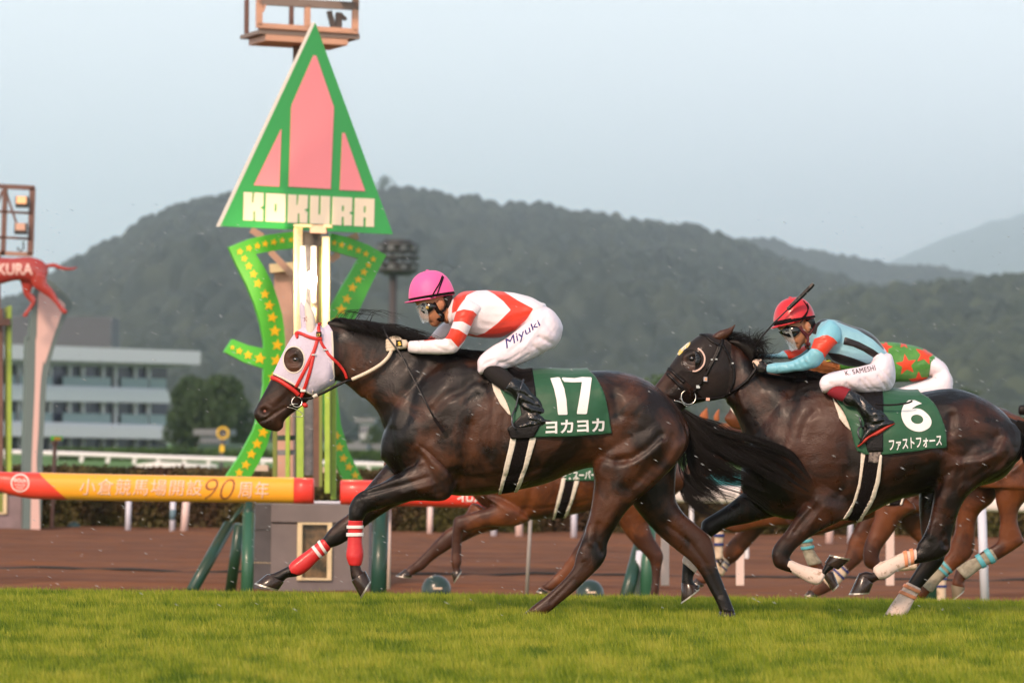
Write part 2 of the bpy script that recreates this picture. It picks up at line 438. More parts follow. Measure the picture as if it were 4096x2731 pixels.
# ---------------------------------------------------------------- ground
def ground(x, y):
    return float(np.interp(y, [0, 33.0, 36, 40, 45, 52, 54, 56, 90000], [-.035, -.035, -.15, -.34, -.52, -.76, -.74, -.61, -.60]))
def gsheet(name, ys, xs, m, dz=0, kind='structure', amp=0, fs=.4):
    from mathutils import noise
    V = [(x, y, ground(x, y)+dz+(amp*noise.noise(Vector((x*fs, y*fs, 0))) if amp else 0)) for y in ys for x in xs]; nx = len(xs)
    F = [(j*nx+i, j*nx+i+1, (j+1)*nx+i+1, (j+1)*nx+i) for j in range(len(ys)-1) for i in range(nx-1)]
    o = link(name, mesh(name, V, F), m, None, True); tag(o, kind=kind); return o
ar = lambda a, b, s_: list(np.arange(a, b+1e-6, s_))
M_SOIL = mat('turf_soil', (.13, .17, .018), rough=.9, noise=(3, .3, .7), col2=(.075, .11, .012), bump=(60, .6, .03))
M_FARTURF = mat('far_turf', (.085, .19, .022), rough=.9, noise=(.12, .3, .7), col2=(.06, .14, .018))
gsheet('turf', [-300, -20, 8, 16]+ar(18, 54.6, .6), [-300, -60]+ar(-30, 30, 1.5)+[60, 300], M_SOIL)
_g = gsheet('ground', [54.5, 70, 86, 88, 92, 140, 300, 800, 3000, 10000, 25000], [-4500, -1700, -600, -200, -60, 0, 60, 200, 600, 1700, 4500], M_FARTURF, dz=-.02)
for v_ in _g.data.vertices:
    if v_.co.y < 86.5: v_.co.z = -.95
M_DIRT = mat('dirt_track', (.245, .088, .030), rough=.95, noise=(2.6, .36, .62), col2=(.13, .044, .017), stretch=(.10, 1.25, 1), bump=(14, 1.0, .12))  # stretched noise paints the shade of ruts as darker colour bands
from mathutils import noise as _nz
def dirt_h(x, y): return .02*_nz.noise(Vector((x*5, y*6, 9)))+.030*_nz.noise(Vector((x*.25, y*1.6, 0)))+.022*_nz.noise(Vector((x*1.3, y*3.1, 5)))+.016*math.sin(y*2.4+.6*_nz.noise(Vector((x*.1, y*.2, 3))))
xs, ys = ar(-40, 40, .35), ar(54, 87.2, .16)
V = [(x, y, -.585+dirt_h(x, y)-.10*max(0, 56.5-y)) for y in ys for x in xs]; nx = len(xs)
tag(link('dirt_track', mesh('d', V, [(j*nx+i, j*nx+i+1, (j+1)*nx+i+1, (j+1)*nx+i) for j in range(len(ys)-1) for i in range(nx-1)]), M_DIRT), kind='structure')
# grass blades of the turf
def vn(x, y, fx, fy, sd):   # smooth value noise
    X, Y = x*fx, y*fy; i, j = np.floor(X).astype(int), np.floor(Y).astype(int); u, v = X-i, Y-j; u = u*u*(3-2*u); v = v*v*(3-2*v)
    def h(a, b): q = np.sin(a*127.1+b*311.7+sd*74.7)*43758.5453; return q-np.floor(q)
    return (h(i, j)*(1-u)+h(i+1, j)*u)*(1-v)+(h(i, j+1)*(1-u)+h(i+1, j+1)*u)*v
def grass():
    n = 520000; r = np.random.default_rng(11)
    y = 19.5+(36-19.5)*r.random(n)**.95; x = (r.random(n)*2-1)*(.104*y+1.6)
    # clumps, thin and lush patches
    f = .5+.5*np.sin(x*1.9+1.3*np.sin(y*1.1))*np.sin(y*2.3+.8*np.sin(x*.9)); q1, q2, q3 = vn(x, y, 2.2, 1.3, 1), vn(x, y, 7, 3.2, 2), vn(x, y, 19, 8, 3); h = .020+.026*r.random(n)+.022*q2+.030*r.random(n)**7
    edge = np.where(y > 32.8, .010, 0); h = h+edge*r.random(n)
    g = np.interp(y, [0, 33.0, 36, 40], [-.035, -.035, -.15, -.34]); a = r.random(n)*2*np.pi; wd = (.0028+.0022*r.random(n)); ln = h*(.2+.9*r.random(n)); b = r.random(n)*2*np.pi
    V = np.empty((n, 3, 3)); dx, dy = np.cos(a)*wd, np.sin(a)*wd
    V[:, 0] = np.stack([x-dx, y-dy, g-.005], 1); V[:, 1] = np.stack([x+dx, y+dy, g-.005], 1); V[:, 2] = np.stack([x+np.cos(b)*ln*.6-.012, y+np.sin(b)*ln*.6, g+h], 1)
    me = bpy.data.meshes.new('grass'); me.vertices.add(3*n); me.vertices.foreach_set('co', V.ravel()); me.loops.add(3*n); me.loops.foreach_set('vertex_index', np.arange(3*n, dtype=np.int32))
    me.polygons.add(n); me.polygons.foreach_set('loop_start', np.arange(0, 3*n, 3, dtype=np.int32)); me.update()
    at = me.attributes.new('tint', 'FLOAT', 'POINT'); at.data.foreach_set('value', np.repeat(np.clip(.5+.45*(r.random(n)-.5)+.40*(q1-.5)+.75*(q2-.5)+.55*(q3-.5), 0, 1), 3))
    m = bpy.data.materials.new('grass_blade'); m.use_nodes = True; nt = m.node_tree; bs = nt.nodes['Principled BSDF']; bs.inputs['Roughness'].default_value = .55; bs.inputs['Specular IOR Level'].default_value = .3
    q = nt.nodes.new('ShaderNodeAttribute'); q.attribute_name = 'tint'; rp = nt.nodes.new('ShaderNodeValToRGB')
    rp.color_ramp.elements[0].color = (.075, .145, .008, 1); rp.color_ramp.elements[1].color = (.44, .42, .050, 1); k = rp.color_ramp.elements.new(.5); k.color = (.25, .31, .018, 1)
    nt.links.new(q.outputs['Fac'], rp.inputs[0]); nt.links.new(rp.outputs[0], bs.inputs['Base Color'])
    tr = nt.nodes.new('ShaderNodeBsdfTranslucent'); nt.links.new(rp.outputs[0], tr.inputs[0]); mx = nt.nodes.new('ShaderNodeMixShader'); mx.inputs[0].default_value = .35
    nt.links.new(bs.outputs[0], mx.inputs[1]); nt.links.new(tr.outputs[0], mx.inputs[2]); nt.links.new(mx.outputs[0], nt.nodes['Material Output'].inputs[0])
    o = bpy.data.objects.new('grass', me); COL.objects.link(o); me.materials.append(m); tag(o, kind='stuff')
grass()

# ---------------------------------------------------------------- horses
def coat(name, brown, dark, rough=.42):
    m = mat(name, brown, rough=rough, spec=.36, coat=.05, coat_r=.18); nt = m.node_tree; bs = nt.nodes['Principled BSDF']; L = nt.links.new
    tc = nt.nodes.new('ShaderNodeTexCoord')
    n = nt.nodes.new('ShaderNodeTexNoise'); n.inputs['Scale'].default_value = 3.0; n.inputs['Detail'].default_value = 5; n.inputs['Roughness'].default_value = .6; n.inputs['Distortion'].default_value = .6
    a = nt.nodes.new('ShaderNodeAttribute'); a.attribute_name = 'tone'
    L(tc.outputs['Object'], n.inputs['Vector'])
    mr = nt.nodes.new('ShaderNodeMapRange'); mr.inputs[1].default_value = .41; mr.inputs[2].default_value = .57; mr.inputs[3].default_value = .08; mr.inputs[4].default_value = .93; L(n.outputs[0], mr.inputs[0])  # noise patches: wet and dry hair, plus highlight and shadow contrast put into colour
    ad = nt.nodes.new('ShaderNodeMath'); ad.operation = 'ADD'; ad.use_clamp = True; L(mr.outputs[0], ad.inputs[0]); L(a.outputs['Fac'], ad.inputs[1])
    x = nt.nodes.new('ShaderNodeMix'); x.data_type = 'RGBA'; x.inputs[6].default_value = tuple(brown)+(1,); x.inputs[7].default_value = tuple(dark)+(1,); L(ad.outputs[0], x.inputs[0])
    L(x.outputs[2], bs.inputs['Base Color'])
    n2 = nt.nodes.new('ShaderNodeTexNoise'); n2.inputs['Scale'].default_value = 9; n2.inputs['Detail'].default_value = 5; L(tc.outputs['Object'], n2.inputs['Vector'])
    m2 = nt.nodes.new('ShaderNodeMapRange'); m2.inputs[1].default_value = .35; m2.inputs[2].default_value = .65; m2.inputs[3].default_value = rough-.12; m2.inputs[4].default_value = rough+.16; L(n2.outputs[0], m2.inputs[0]); L(m2.outputs[0], bs.inputs['Roughness'])
    mp = nt.nodes.new('ShaderNodeMapping'); mp.inputs['Scale'].default_value = (26, 30, 60); mp.inputs['Rotation'].default_value = (0, .5, 0); L(tc.outputs['Object'], mp.inputs[0])
    n3 = nt.nodes.new('ShaderNodeTexNoise'); n3.inputs['Scale'].default_value = 3; n3.inputs['Detail'].default_value = 6; n3.inputs['Roughness'].default_value = .7; L(mp.outputs[0], n3.inputs['Vector'])
    bp = nt.nodes.new('ShaderNodeBump'); bp.inputs['Strength'].default_value = .35; bp.inputs['Distance'].default_value = .008; L(n3.outputs[0], bp.inputs['Height']); L(bp.outputs[0], bs.inputs['Normal'])
    n4 = nt.nodes.new('ShaderNodeTexNoise'); n4.inputs['Scale'].default_value = 9; n4.inputs['Detail'].default_value = 4; n4.inputs['Distortion'].default_value = 1.2; L(tc.outputs['Object'], n4.inputs['Vector'])
    b4 = nt.nodes.new('ShaderNodeBump'); b4.inputs['Strength'].default_value = .28; b4.inputs['Distance'].default_value = .022; L(n4.outputs[0], b4.inputs['Height']); L(b4.outputs[0], bp.inputs['Normal'])
    return m
M_DARKBAY = coat('dark_bay_coat', (.078, .028, .013), (.0055, .0034, .0028), .37)
M_BROWN = coat('brown_coat', (.062, .021, .0105), (.0055, .0034, .0030), .37)
M_CHEST = coat('chestnut_coat', (.150, .043, .0125), (.045, .013, .006))
M_BAY = coat('bay_coat', (.14, .048, .020), (.022, .010, .008))
M_HAIR = mat('black_hair', (.010, .007, .006), rough=.5, spec=.3)
M_HOOF = mat('hoof_horn', (.020, .014, .012), rough=.25, spec=.4, noise=(30, .3, .7), col2=(.05, .03, .022), coat=.2)
M_SHOE = mat('horseshoe_steel', (.55, .50, .42), rough=.35, metal=.8)
M_EYE = mat('horse_eye', (.006, .004, .004), rough=.04, spec=.8, coat=1)
M_STEEL = mat('steel', (.62, .58, .52), rough=.22, metal=1)
M_RED = mat('red_strap', (.62, .028, .022), rough=.42, bump=(90, .2))
M_BLKL = mat('black_leather', (.007, .005, .005), rough=.35, spec=.3, bump=(60, .2))
M_PATENT = mat('patent_leather', (.005, .005, .006), rough=.14, spec=.5, coat=.4, coat_r=.05, bump=(22, .9, .02))
M_GREEN = mat('green_saddlecloth', (.014, .095, .040), rough=.55, noise=(9, .3, .7), col2=(.010, .072, .030), sheen=.2, bump=(12, .25, .02))
M_WHITE = mat('white_print', (.80, .78, .76), rough=.5)
M_PAD = mat('cream_pad', (.75, .66, .56), rough=.7, bump=(40, .3))
M_HOOD = mat('white_mesh_fabric', (.64, .57, .68), rough=.8, noise=(160, .3, .6), col2=(.54, .48, .60), sheen=.3, bump=(14, .5, .02))
M_REDSTAR = mat('dark_red_print', (.35, .02, .02), rough=.6)
M_REIN = mat('rubber_rein', (.74, .60, .46), rough=.7)
M_ELAST = mat('black_elastic', (.009, .006, .006), rough=.8, spec=.15, bump=(120, .5))

def hoof(fr, p1, p2, q1, q2, Yc, dy, root, hd=(.045, .058), shoe=True, m=None, name='hoof'):
    st = [(fr, *p1, *p2, hd[0], dy), (fr, (p1[0]+q1[0])/2, (p1[1]+q1[1])/2, (p2[0]+q2[0])/2, (p2[1]+q2[1])/2, (hd[0]+hd[1])/2, dy), (fr, *q1, *q2, hd[1], dy)]
    rows = []
    N = 20; rings = []
    for _, x1, y1, x2, y2, h, d_ in st:
        a, b = W(fr, x1, y1, Yc), W(fr, x2, y2, Yc); C = (a+b)/2; A = (a-b)/2
        rings.append([C+A*math.cos(t)+Vector((0, math.sin(t)*h, 0))+Vector((0, d_, 0)) for t in [2*math.pi*k/N for k in range(N)]])
    mb = MB(); V = [v for r in rings for v in r]
    F = [(i*N+k, i*N+(k+1) % N, (i+1)*N+(k+1) % N, (i+1)*N+k) for i in range(2) for k in range(N)]+[tuple(range(N-1, -1, -1)), tuple(2*N+k for k in range(N))]
    mb.add(V, F); h = mb.build(name, m or M_HOOF, root, smooth=True, bevel=.004)
    if shoe:
        a, b = W(fr, *q1, Yc), W(fr, *q2, Yc); C = (a+b)/2; A = (a-b)/2
        up = (W(fr, *p1, Yc)+W(fr, *p2, Yc))/2-C; up.normalize()
        ring = lambda s_, o_: [C+A*math.cos(t)*s_+Vector((0, math.sin(t)*hd[1]*s_+dy, 0))-up*o_ for t in [2*math.pi*k/N for k in range(N)]]
        V = ring(1.03, -.002)+ring(1.03, .009)+ring(.72, .009)+ring(.72, -.002)
        F = [(i*N+k, i*N+(k+1) % N, ((i+1) % 4)*N+(k+1) % N, ((i+1) % 4)*N+k) for i in range(4) for k in range(N) if not 8.5 < k < 10.5]
        MB().add(V, F).build('horseshoe', M_SHOE, h)
    return h
def leg_select(pts_fr, pts, Yc, near):
    return None
def horse(key, Yc, name, label, m, torso, neck, head, legs, strokes, dark, loc, voxel=.009, extra=(), sm=5, hmask=None, group=None, mir=True):
    root = empty(name, W(*loc, Yc), label, 'horse', group); root.location.z = ground(root.location.x, Yc)
    parts = [loft(torso, Yc, N=36, expn=2.3), loft(neck, Yc, N=28), loft(head, Yc, N=26, expn=2.3)]+[loft(l, Yc, N=18) for l in legs]
    for e_ in extra: parts.append(loft(e_, Yc, N=14))
    b = Body(parts, voxel, sm); b.strokes(strokes, Yc)
    tone = np.zeros(len(b.co))
    for fr, pts, wd, am, wh in dark:
        g = b.field([(W(fr, x, y, Yc).x, W(fr, x, y, Yc).z) for x, y in pts], wd)
        if wh == 'f': g = g*(b.co[:, 1] > Yc)
        if wh == 'n': g = g*(b.co[:, 1] < Yc)
        tone += g*am
    at = {'tone': np.clip(tone, 0, 1.2)}
    P = b.co[:, [0, 2]]
    for k_, v in (hmask or {}).items(): at[k_] = sdf(P, v)
    mm = m
    o = b.build('body', mm, root, at)
    return root, b, b.bvh()

# ======== the winner: dark bay, number 17
YA = 30.0
A_torso = [('g2',300,850,280,1130,.10),('g2',400,560,380,1240,.17),('g2',560,380,560,1330,.21),('g2',750,285,750,1400,.245),('g2',900,255,900,1425,.265),
 ('g2',1060,255,1060,1424,.285),('g2',1250,300,1250,1402,.30),('c7',250,130,230,800,.31),('c7',370,118,400,762,.315),('c7',500,122,520,712,.31),('c7',620,122,640,672,.295),
 ('c7',740,116,735,680,.275),('c7',850,128,830,700,.265),('c7',950,160,930,690,.25),('c7',1040,212,1030,680,.22),('c7',1130,295,1110,650,.17),('c7',1195,390,1180,590,.10)]
A_neck = [('g1',1000,130,1060,850,.08),('g1',1300,175,1205,900,.08),('g1',1650,250,1400,1070,.088),('g2',480,120,110,600,.10),('g2',660,190,230,730,.125),('g2',860,232,295,900,.16),('g2',1100,255,400,1100,.19)]
A_head = [('g1',800,150,1015,330,.06),('g1',655,195,1065,700,.082),('g1',548,290,1068,860,.092),('g1',455,440,985,930,.098),('g1',375,600,862,1000,.088),('g1',300,755,772,1060,.072),
 ('g1',230,900,700,1135,.06),('g1',150,1050,600,1212,.053),('g1',85,1170,500,1290,.052),('g1',42,1250,430,1360,.05),('g1',62,1325,418,1435,.042),('g1',115,1400,388,1466,.034)]
A_nf = [('g2',520,960,900,1340,.09,-.15),('g2',560,1150,800,1462,.08,-.16),('g2',400,1235,560,1465,.07,-.155),('g5',1600,85,1735,350,.06,-.15),('g5',1430,155,1570,400,.052,-.145),
 ('g5',1300,225,1445,440,.048,-.14),('g5',1215,345,1400,480,.046,-.14),('g5',1196,450,1385,520,.044,-.14),('g5',1200,560,1362,560,.036,-.14),('g5',1202,730,1350,730,.030,-.14),('g5',1190,880,1360,880,.034,-.14),
 ('g5',1190,980,1358,985,.038,-.14),('g5',1212,1080,1340,1075,.031,-.14),('g5',1218,1160,1365,1150,.032,-.14),('g5',1235,1240,1395,1160,.036,-.14),('g5',1262,1320,1430,1220,.036,-.14)]
A_ff = [('g2',330,1120,700,1420,.075,.10),('g5',1500,30,1800,360,.075,.11),('g5',1340,220,1600,470,.06,.12),('g5',1190,450,1385,620,.048,.12),('g5',1040,570,1190,775,.046,.12),('g5',930,680,1060,850,.042,.12),
 ('g5',870,765,950,890,.033,.12),('g5',710,900,815,1010,.030,.12),('g5',560,1010,690,1150,.036,.12),('g5',475,1085,560,1225,.037,.12),('g5',390,1130,450,1240,.032,.12),('g5',300,1175,410,1262,.034,.12),('g5',215,1200,400,1290,.036,.12)]
A_nh = [('c7',770,330,1190,430,.12,-.10),('c7',690,520,1205,530,.145,-.12),('c7',672,640,1150,640,.14,-.125),('c7',676,760,1010,780,.115,-.13),('c7',662,880,880,895,.09,-.13),('c7',640,980,812,990,.066,-.13),
 ('c7',605,1085,757,1090,.05,-.13),('c7',575,1165,748,1165,.046,-.13),('c7',562,1225,715,1225,.043,-.13),('c7',535,1270,650,1290,.036,-.13),('c7',480,1328,580,1358,.030,-.13),('c7',405,1395,500,1425,.029,-.13),('c7',340,1445,440,1475,.033,-.13),('c7',300,1478,405,1500,.034,-.13)]
A_fh = [('c7',800,600,1160,600,.11,.11),('c7',850,740,1148,740,.115,.12),('c7',885,850,1150,850,.105,.13),('c7',950,945,1195,930,.085,.13),('c7',1055,1060,1272,1000,.062,.13),('c7',1150,1140,1340,1062,.05,.13),
 ('c7',1235,1210,1368,1130,.045,.13),('c7',1295,1285,1385,1230,.035,.13),('c7',1345,1375,1425,1340,.029,.13),('c7',1380,1440,1458,1420,.030,.13),('c7',1400,1490,1490,1500,.034,.13)]
A_strokes = [('g2',[(640,330),(520,560),(480,760),(430,880)],.035,-.015,'b'),('g2',[(900,330),(760,600),(640,850)],.06,.016,'b'),('g2',[(1040,470),(900,560),(790,620),(700,720)],.025,-.013,'b'),
 ('g2',[(900,700),(880,900),(860,1100)],.09,.022,'b'),('g2',[(1010,850),(970,1150),(900,1330)],.035,-.014,'b'),('g2',[(480,900),(560,1000)],.06,.018,'b'),('g2',[(335,880),(375,1100),(420,1230)],.025,-.016,'b'),
 ('g2',[(590,1050),(690,1250),(740,1400)],.022,-.014,'n'),('g2',[(690,1020),(800,1250)],.035,.012,'n'),('g2',[(600,1150),(400,1290),(150,1380)],.014,.008,'n'),('g2',[(650,1270),(400,1345),(120,1410)],.012,-.009,'n'),
 ('g2',[(700,1330),(450,1400)],.014,.006,'n'),('g2',[(900,1290),(1100,1285),(1300,1260),(1650,1190)],.022,-.008,'b'),('g2',[(1050,500),(1120,560)],.03,.01,'b'),('g2',[(1060,600),(1000,640)],.02,-.008,'b'),
 ('g2',[(380,300),(200,480),(150,560)],.04,-.008,'b'),('g2',[(560,300),(420,500),(350,600)],.05,.012,'b'),
 ('g3',[(560,430)],.05,.022,'b'),('g3',[(640,450),(690,550),(705,680)],.03,-.020,'b'),('g3',[(590,650),(560,900),(500,1050)],.045,-.014,'b'),('g3',[(330,900),(480,1000)],.04,.010,'b'),
 ('g3',[(1140,900),(1000,1040),(850,1130),(700,1160)],.024,-.019,'b'),('g3',[(1150,960),(1010,1085),(860,1185)],.02,.010,'b'),('g3',[(950,550),(1200,800)],.12,.022,'b'),
 ('g3',[(1410,900),(1300,1150),(1100,1330),(950,1450)],.028,.010,'n'),('g3',[(1270,930),(1180,1130),(1000,1290),(820,1450)],.035,-.016,'n'),('g3',[(560,1180),(520,1260)],.05,.016,'n'),
 ('g3',[(760,1140),(640,1150),(560,1130)],.018,-.012,'n'),('g3',[(850,700),(780,850),(740,1000)],.05,-.010,'b'),('c7',[(700,990),(690,1090),(720,1150)],.013,-.012,'n'),('c7',[(615,1130),(620,1180)],.02,.008,'n'),
 ('c7',[(640,1000),(650,1100)],.014,.007,'n'),('c7',[(560,1300),(430,1430)],.010,-.006,'n'),('c7',[(1100,1000),(1230,1100),(1320,1220),(1400,1400)],.012,-.008,'f'),('c7',[(800,880),(760,980)],.03,.01,'n'),
 ('g1',[(575,515),(480,560)],.010,.007,'b'),('g1',[(500,640),(575,655),(640,620)],.008,-.007,'b'),('g1',[(575,585)],.017,-.012,'b'),('g1',[(520,690),(600,690)],.009,.006,'b'),('g1',[(185,1235)],.020,-.026,'b'),('g1',[(130,1190),(190,1175),(250,1210)],.010,.006,'b'),
 ('g1',[(100,1375),(200,1345),(310,1270),(440,1190)],.008,-.010,'b'),('g1',[(330,1300),(300,1400)],.01,.005,'b'),('g1',[(560,900),(420,1030),(300,1120)],.02,.006,'b'),('g1',[(480,1000),(380,1150)],.02,-.006,'b'),('g1',[(1010,560),(960,860)],.03,.012,'b'),
 ('g1',[(1120,860),(1180,600),(1120,300)],.03,-.012,'b'),('g5',[(1290,300),(1340,290)],.02,.006,'n'),('g5',[(1300,200),(1350,330)],.008,-.006,'n'),('g2',[(1200,600),(1180,1100)],.012,-.004,'b'),('g2',[(1290,760),(1260,1180)],.012,-.004,'b')]
A_dark = [('g2',[(0,60),(420,200),(1130,255)],.05,.8,'b'),('g1',[(60,1300),(250,1400)],.05,.6,'b'),('g5',[(1300,350),(1280,800),(1290,1300)],.12,.65,'n'),('g5',[(1050,700),(600,1080),(250,1250)],.12,.65,'f'),
 ('c7',[(650,1180),(400,1430)],.10,.45,'b'),('c7',[(1250,1100),(1450,1500)],.10,.45,'b'),('g2',[(560,560),(480,800),(340,900)],.05,.6,'b'),('g3',[(650,500),(700,700)],.04,.7,'b'),('c7',[(530,122),(800,122)],.03,.8,'b'),
 ('g2',[(380,860),(360,1150)],.06,.7,'b'),('g2',[(900,300),(1080,540)],.05,.5,'b')]

def S_(fr, x, y): ox, oy, s = FR[fr]; return ox+x/s, oy+y/s
def xf(st, x0, y0, x1, y1, k, ky=None, dsc=1.0, dy=0):   # the same pose at another place and size in image pixels
    o = []; ky = ky or k
    for s_ in st:
        a = S_(s_[0], s_[1], s_[2]); b = S_(s_[0], s_[3], s_[4])
        o.append(('s', x1+(a[0]-x0)*k, y1+(a[1]-y0)*ky, x1+(b[0]-x0)*k, y1+(b[1]-y0)*ky, s_[5]*dsc, (s_[6] if len(s_) > 6 else 0)*dsc+dy))
    return o
def xfs(L_, x0, y0, x1, y1, k, ky=None):
    return [('s', [(x1+(S_(fr, *p)[0]-x0)*k, y1+(S_(fr, *p)[1]-y0)*(ky or k)) for p in pts], w_, a_, h_) for fr, pts, w_, a_, h_ in L_]

rA, bA, tA = horse('A', YA, 'racehorse', 'dark bay racehorse in a white hood and green cloth numbered 17, galloping in front', M_DARKBAY, A_torso, A_neck, A_head,
 [A_nf, A_ff, A_nh, A_fh], [(f, p, w_*1.15, a_*.95, h_) for f, p, w_, a_, h_ in A_strokes], A_dark, ('s', 2150, 2460))
sA = A_strokes
hoof('g5', (200,1190), (402,1290), (55,1305), (335,1388), YA, .12, rA)
hoof('g5', (1232,1265), (1400,1140), (1340,1462), (1462,1262), YA, -.14, rA)
hoof('c7', (300,1478), (398,1500), (262,1512), (392,1524), YA, -.13, rA, shoe=False)
hoof('c7', (1400,1492), (1490,1500), (1388,1524), (1492,1532), YA, .13, rA, shoe=False)
for sd in (-1, 1):
    p, n = onsurf(tA, W('g1', 578, 588, YA), YA, sd)
    V, F = blob(p+n*-.008, (.021, .017, .017)); MB().add(V, F).build('eye', M_EYE, rA, smooth=True)
    p, n = onsurf(tA, W('g1', 188, 1238, YA), YA, sd)
    V, F = blob(p-n*.002, (.019, .006, .015)); no_ = MB().add(V, F).build('nostril', mat('nostril_skin', (.03, .012, .010), rough=.5, noise=(60, .4, .6), col2=(.32, .10, .07)), rA, smooth=True)
# hood, ears, bridle
hp = smoothpoly([(292,760),(400,810),(540,885),(640,945),(760,1010),(850,1035),(930,1000),(1062,900)], 3, False)+[(1050,700),(1042,400),(1036,230),(1010,190),(960,100),(700,100),(520,200),(380,500),(230,760)]
hole = ell(561, 595, 131, 163, 40, rot=.04)
hood = bA.patch('hood', PG('g1', hp, YA), M_HOOD, rA, off=.0045, thick=.003, holes=[PG('g1', hole, YA)], ysel=lambda c: c[:, 0] < W('g1', 1085, 0, YA).x)
for sd in (-1, 1):
    b = strap(None, tA, 'g1', hole+[hole[0]], YA, .009, None, None, side=sd, off=.004, thick=.004, sub=2); b.build('eye_hole_binding', M_PAD, hood, smooth=True)
bd = straps('hood_binding', tA, 'g1', [[(300,765),(400,812),(540,888),(640,950),(760,1015),(830,1040)], [(1030,240),(1042,400),(1048,650),(1060,890)]], YA, .012, M_PAD, hood, off=.004)
for sd, dx in ((-1, 0), (1, -70)):
    st = [('g1', 712+dx, 285, 828+dx, 292, .022, 0), ('g1', 702+dx, 130, 826+dx, 150, .024, 0), ('g1', 690+dx, 0, 806+dx, 10, .02, 0), ('g1', 688+dx, -80, 762+dx, -70, .013, 0), ('g1', 700+dx, -135, 718+dx, -134, .005, 0)]
    V, F = loft([(*s_[:6], sd*.045) for s_ in st], YA, N=16); e_ = MB().add(V, F).build('ear_cover', M_HOOD if sd > 0 else M_PAD, rA, smooth=True)
    if sd < 0:
        tE = BVHTree.FromPolygons([Vector(v) for v in V], F)
        sp = [(705+ (38 if i % 2 == 0 else 15)*math.sin(i*math.pi/5+.2), 85-(38 if i % 2 == 0 else 15)*math.cos(i*math.pi/5+.2)) for i in range(10)]
        v, f = shape_mesh([[(x, -y) for x, y in sp]], 1e9); drape('star_print', [(a[0], -a[1]) for a in v], f, 'g1', YA, tE, M_REDSTAR, e_, off=.001, thick=.001)
br = straps('bridle', tA, 'g1', [[(540,275),(580,262),(660,278),(740,312),(830,335),(905,335)], [(855,130),(868,230),(882,325)]], YA, .020, M_RED, rA, off=.009, puff=.004)
straps('noseband', tA, 'g1', [[(248,822),(300,822),(380,855),(460,905),(560,975),(615,1030)]], YA, .027, M_RED, br, off=.003, puff=.009)
straps('cheek_strap', tA, 'g1', [[(850,345),(815,470),(775,560),(700,720),(640,830),(580,935)], [(800,545),(770,700),(715,880),(675,980),(640,1060)]], YA, .021, M_RED, br, off=.009)
straps('throat_strap', tA, 'g1', [[(885,345),(910,410),(960,480),(1050,585),(1140,675),(1200,750),(1225,825)]], YA, .018, M_RED, br, off=.008)
for x, y in ((805,535),(945,475)): 
    p, n = onsurf(tA, W('g1', x, y, YA), YA, -1); MB().box(p+n*.016, (.026, .006, .008)).build('buckle', M_STEEL, br)
p, n = onsurf(tA, W('g1', 670, 965, YA), YA, -1); MB().box(p+n*.018, (.03, .006, .014)).build('buckle', mat('white_buckle', (.8,.75,.68), rough=.3), br)
p, n = onsurf(tA, W('g1', 866, 285, YA), YA, -1); tg = MB().box(p+n*.022, (.032, .006, .028)).build('number_tag', M_BLKL, br)
v, f = text_mesh('17', bold=.03); q = quadmap(v, [(846,308),(890,308),(890,266),(846,266)])
me = mesh('n', [W('g1', a[0], a[1], YA)+Vector((0, p.y+n.y*.022-.005-YA, 0)) for a in q], f); link('number', me, mat('gold_print', (.75,.48,.09), rough=.5), tg, smooth=False)
c = W('g1', 590, 1112, YA)
for sd in (-1, 1):
    p, n = onsurf(tA, c, YA, sd); r_ = ring3(p+n*.012, .031, .0035, tilt=.2)
    r_.tube([p+n*.012+Vector((-.045, 0, -.02)), p+n*.014+Vector((-.02, 0, -.012)), p+n*.014+Vector((.005, 0, -.012))], .004, 8).build('bit_ring', M_STEEL, br, smooth=True)
p, n = onsurf(tA, W('g1', 600, 1240, YA), YA, -1)
MB().tube([W('g1', x, y, YA-.06) for x, y in smoothpoly([(470,1185),(540,1200),(620,1235),(665,1280),(640,1305),(560,1302),(505,1290)], 4, False)], .0022, 8).build('ring_bit', M_STEEL, br, smooth=True)
V, F = loft([('g1', 660, 1130, 690, 1195, .02, -.045), ('g1', 700, 1125, 725, 1190, .02, -.045), ('g1', 725, 1150, 730, 1175, .012, -.045)], YA, N=12); MB().add(V, F).build('chin_pad', M_RED, br, smooth=True)
rp = [W('g1', x, y, YA+dy) for x, y, dy in ((640,1085,-.075),(760,1075,-.075),(860,1030,-.08),(960,985,-.09),(1060,930,-.10),(1180,870,-.105),(1290,835,-.11))]
rn = MB().tube(rp, .0085, 8).build('reins', M_BLKL, rA, smooth=True)
MB().tube([W('g1', x, y, YA+dy) for x, y, dy in smoothpoly([(1280,838,-.11),(1400,785,-.12),(1520,725,-.125),(1640,650,-.125),(1720,575,-.12),(1760,515,-.12),(1775,480,-.12)], 5, False)], .011, 10).build('rubber_grip', M_REIN, rn, smooth=True)
MB().tube([W('g1', x, y, YA+dy) for x, y, dy in ((640,1085,.075),(860,1030,.08),(1180,870,.105),(1400,780,.12),(1640,650,.12),(1775,480,.10))], .008, 8).build('far_rein', M_BLKL, rn, smooth=True)
MB().tube([W('g1', x, y, YA-.083) for x, y in ((790,1060),(820,1042),(845,1030))], .011, 8).build('rein_keeper', M_PAD, rn, smooth=True)
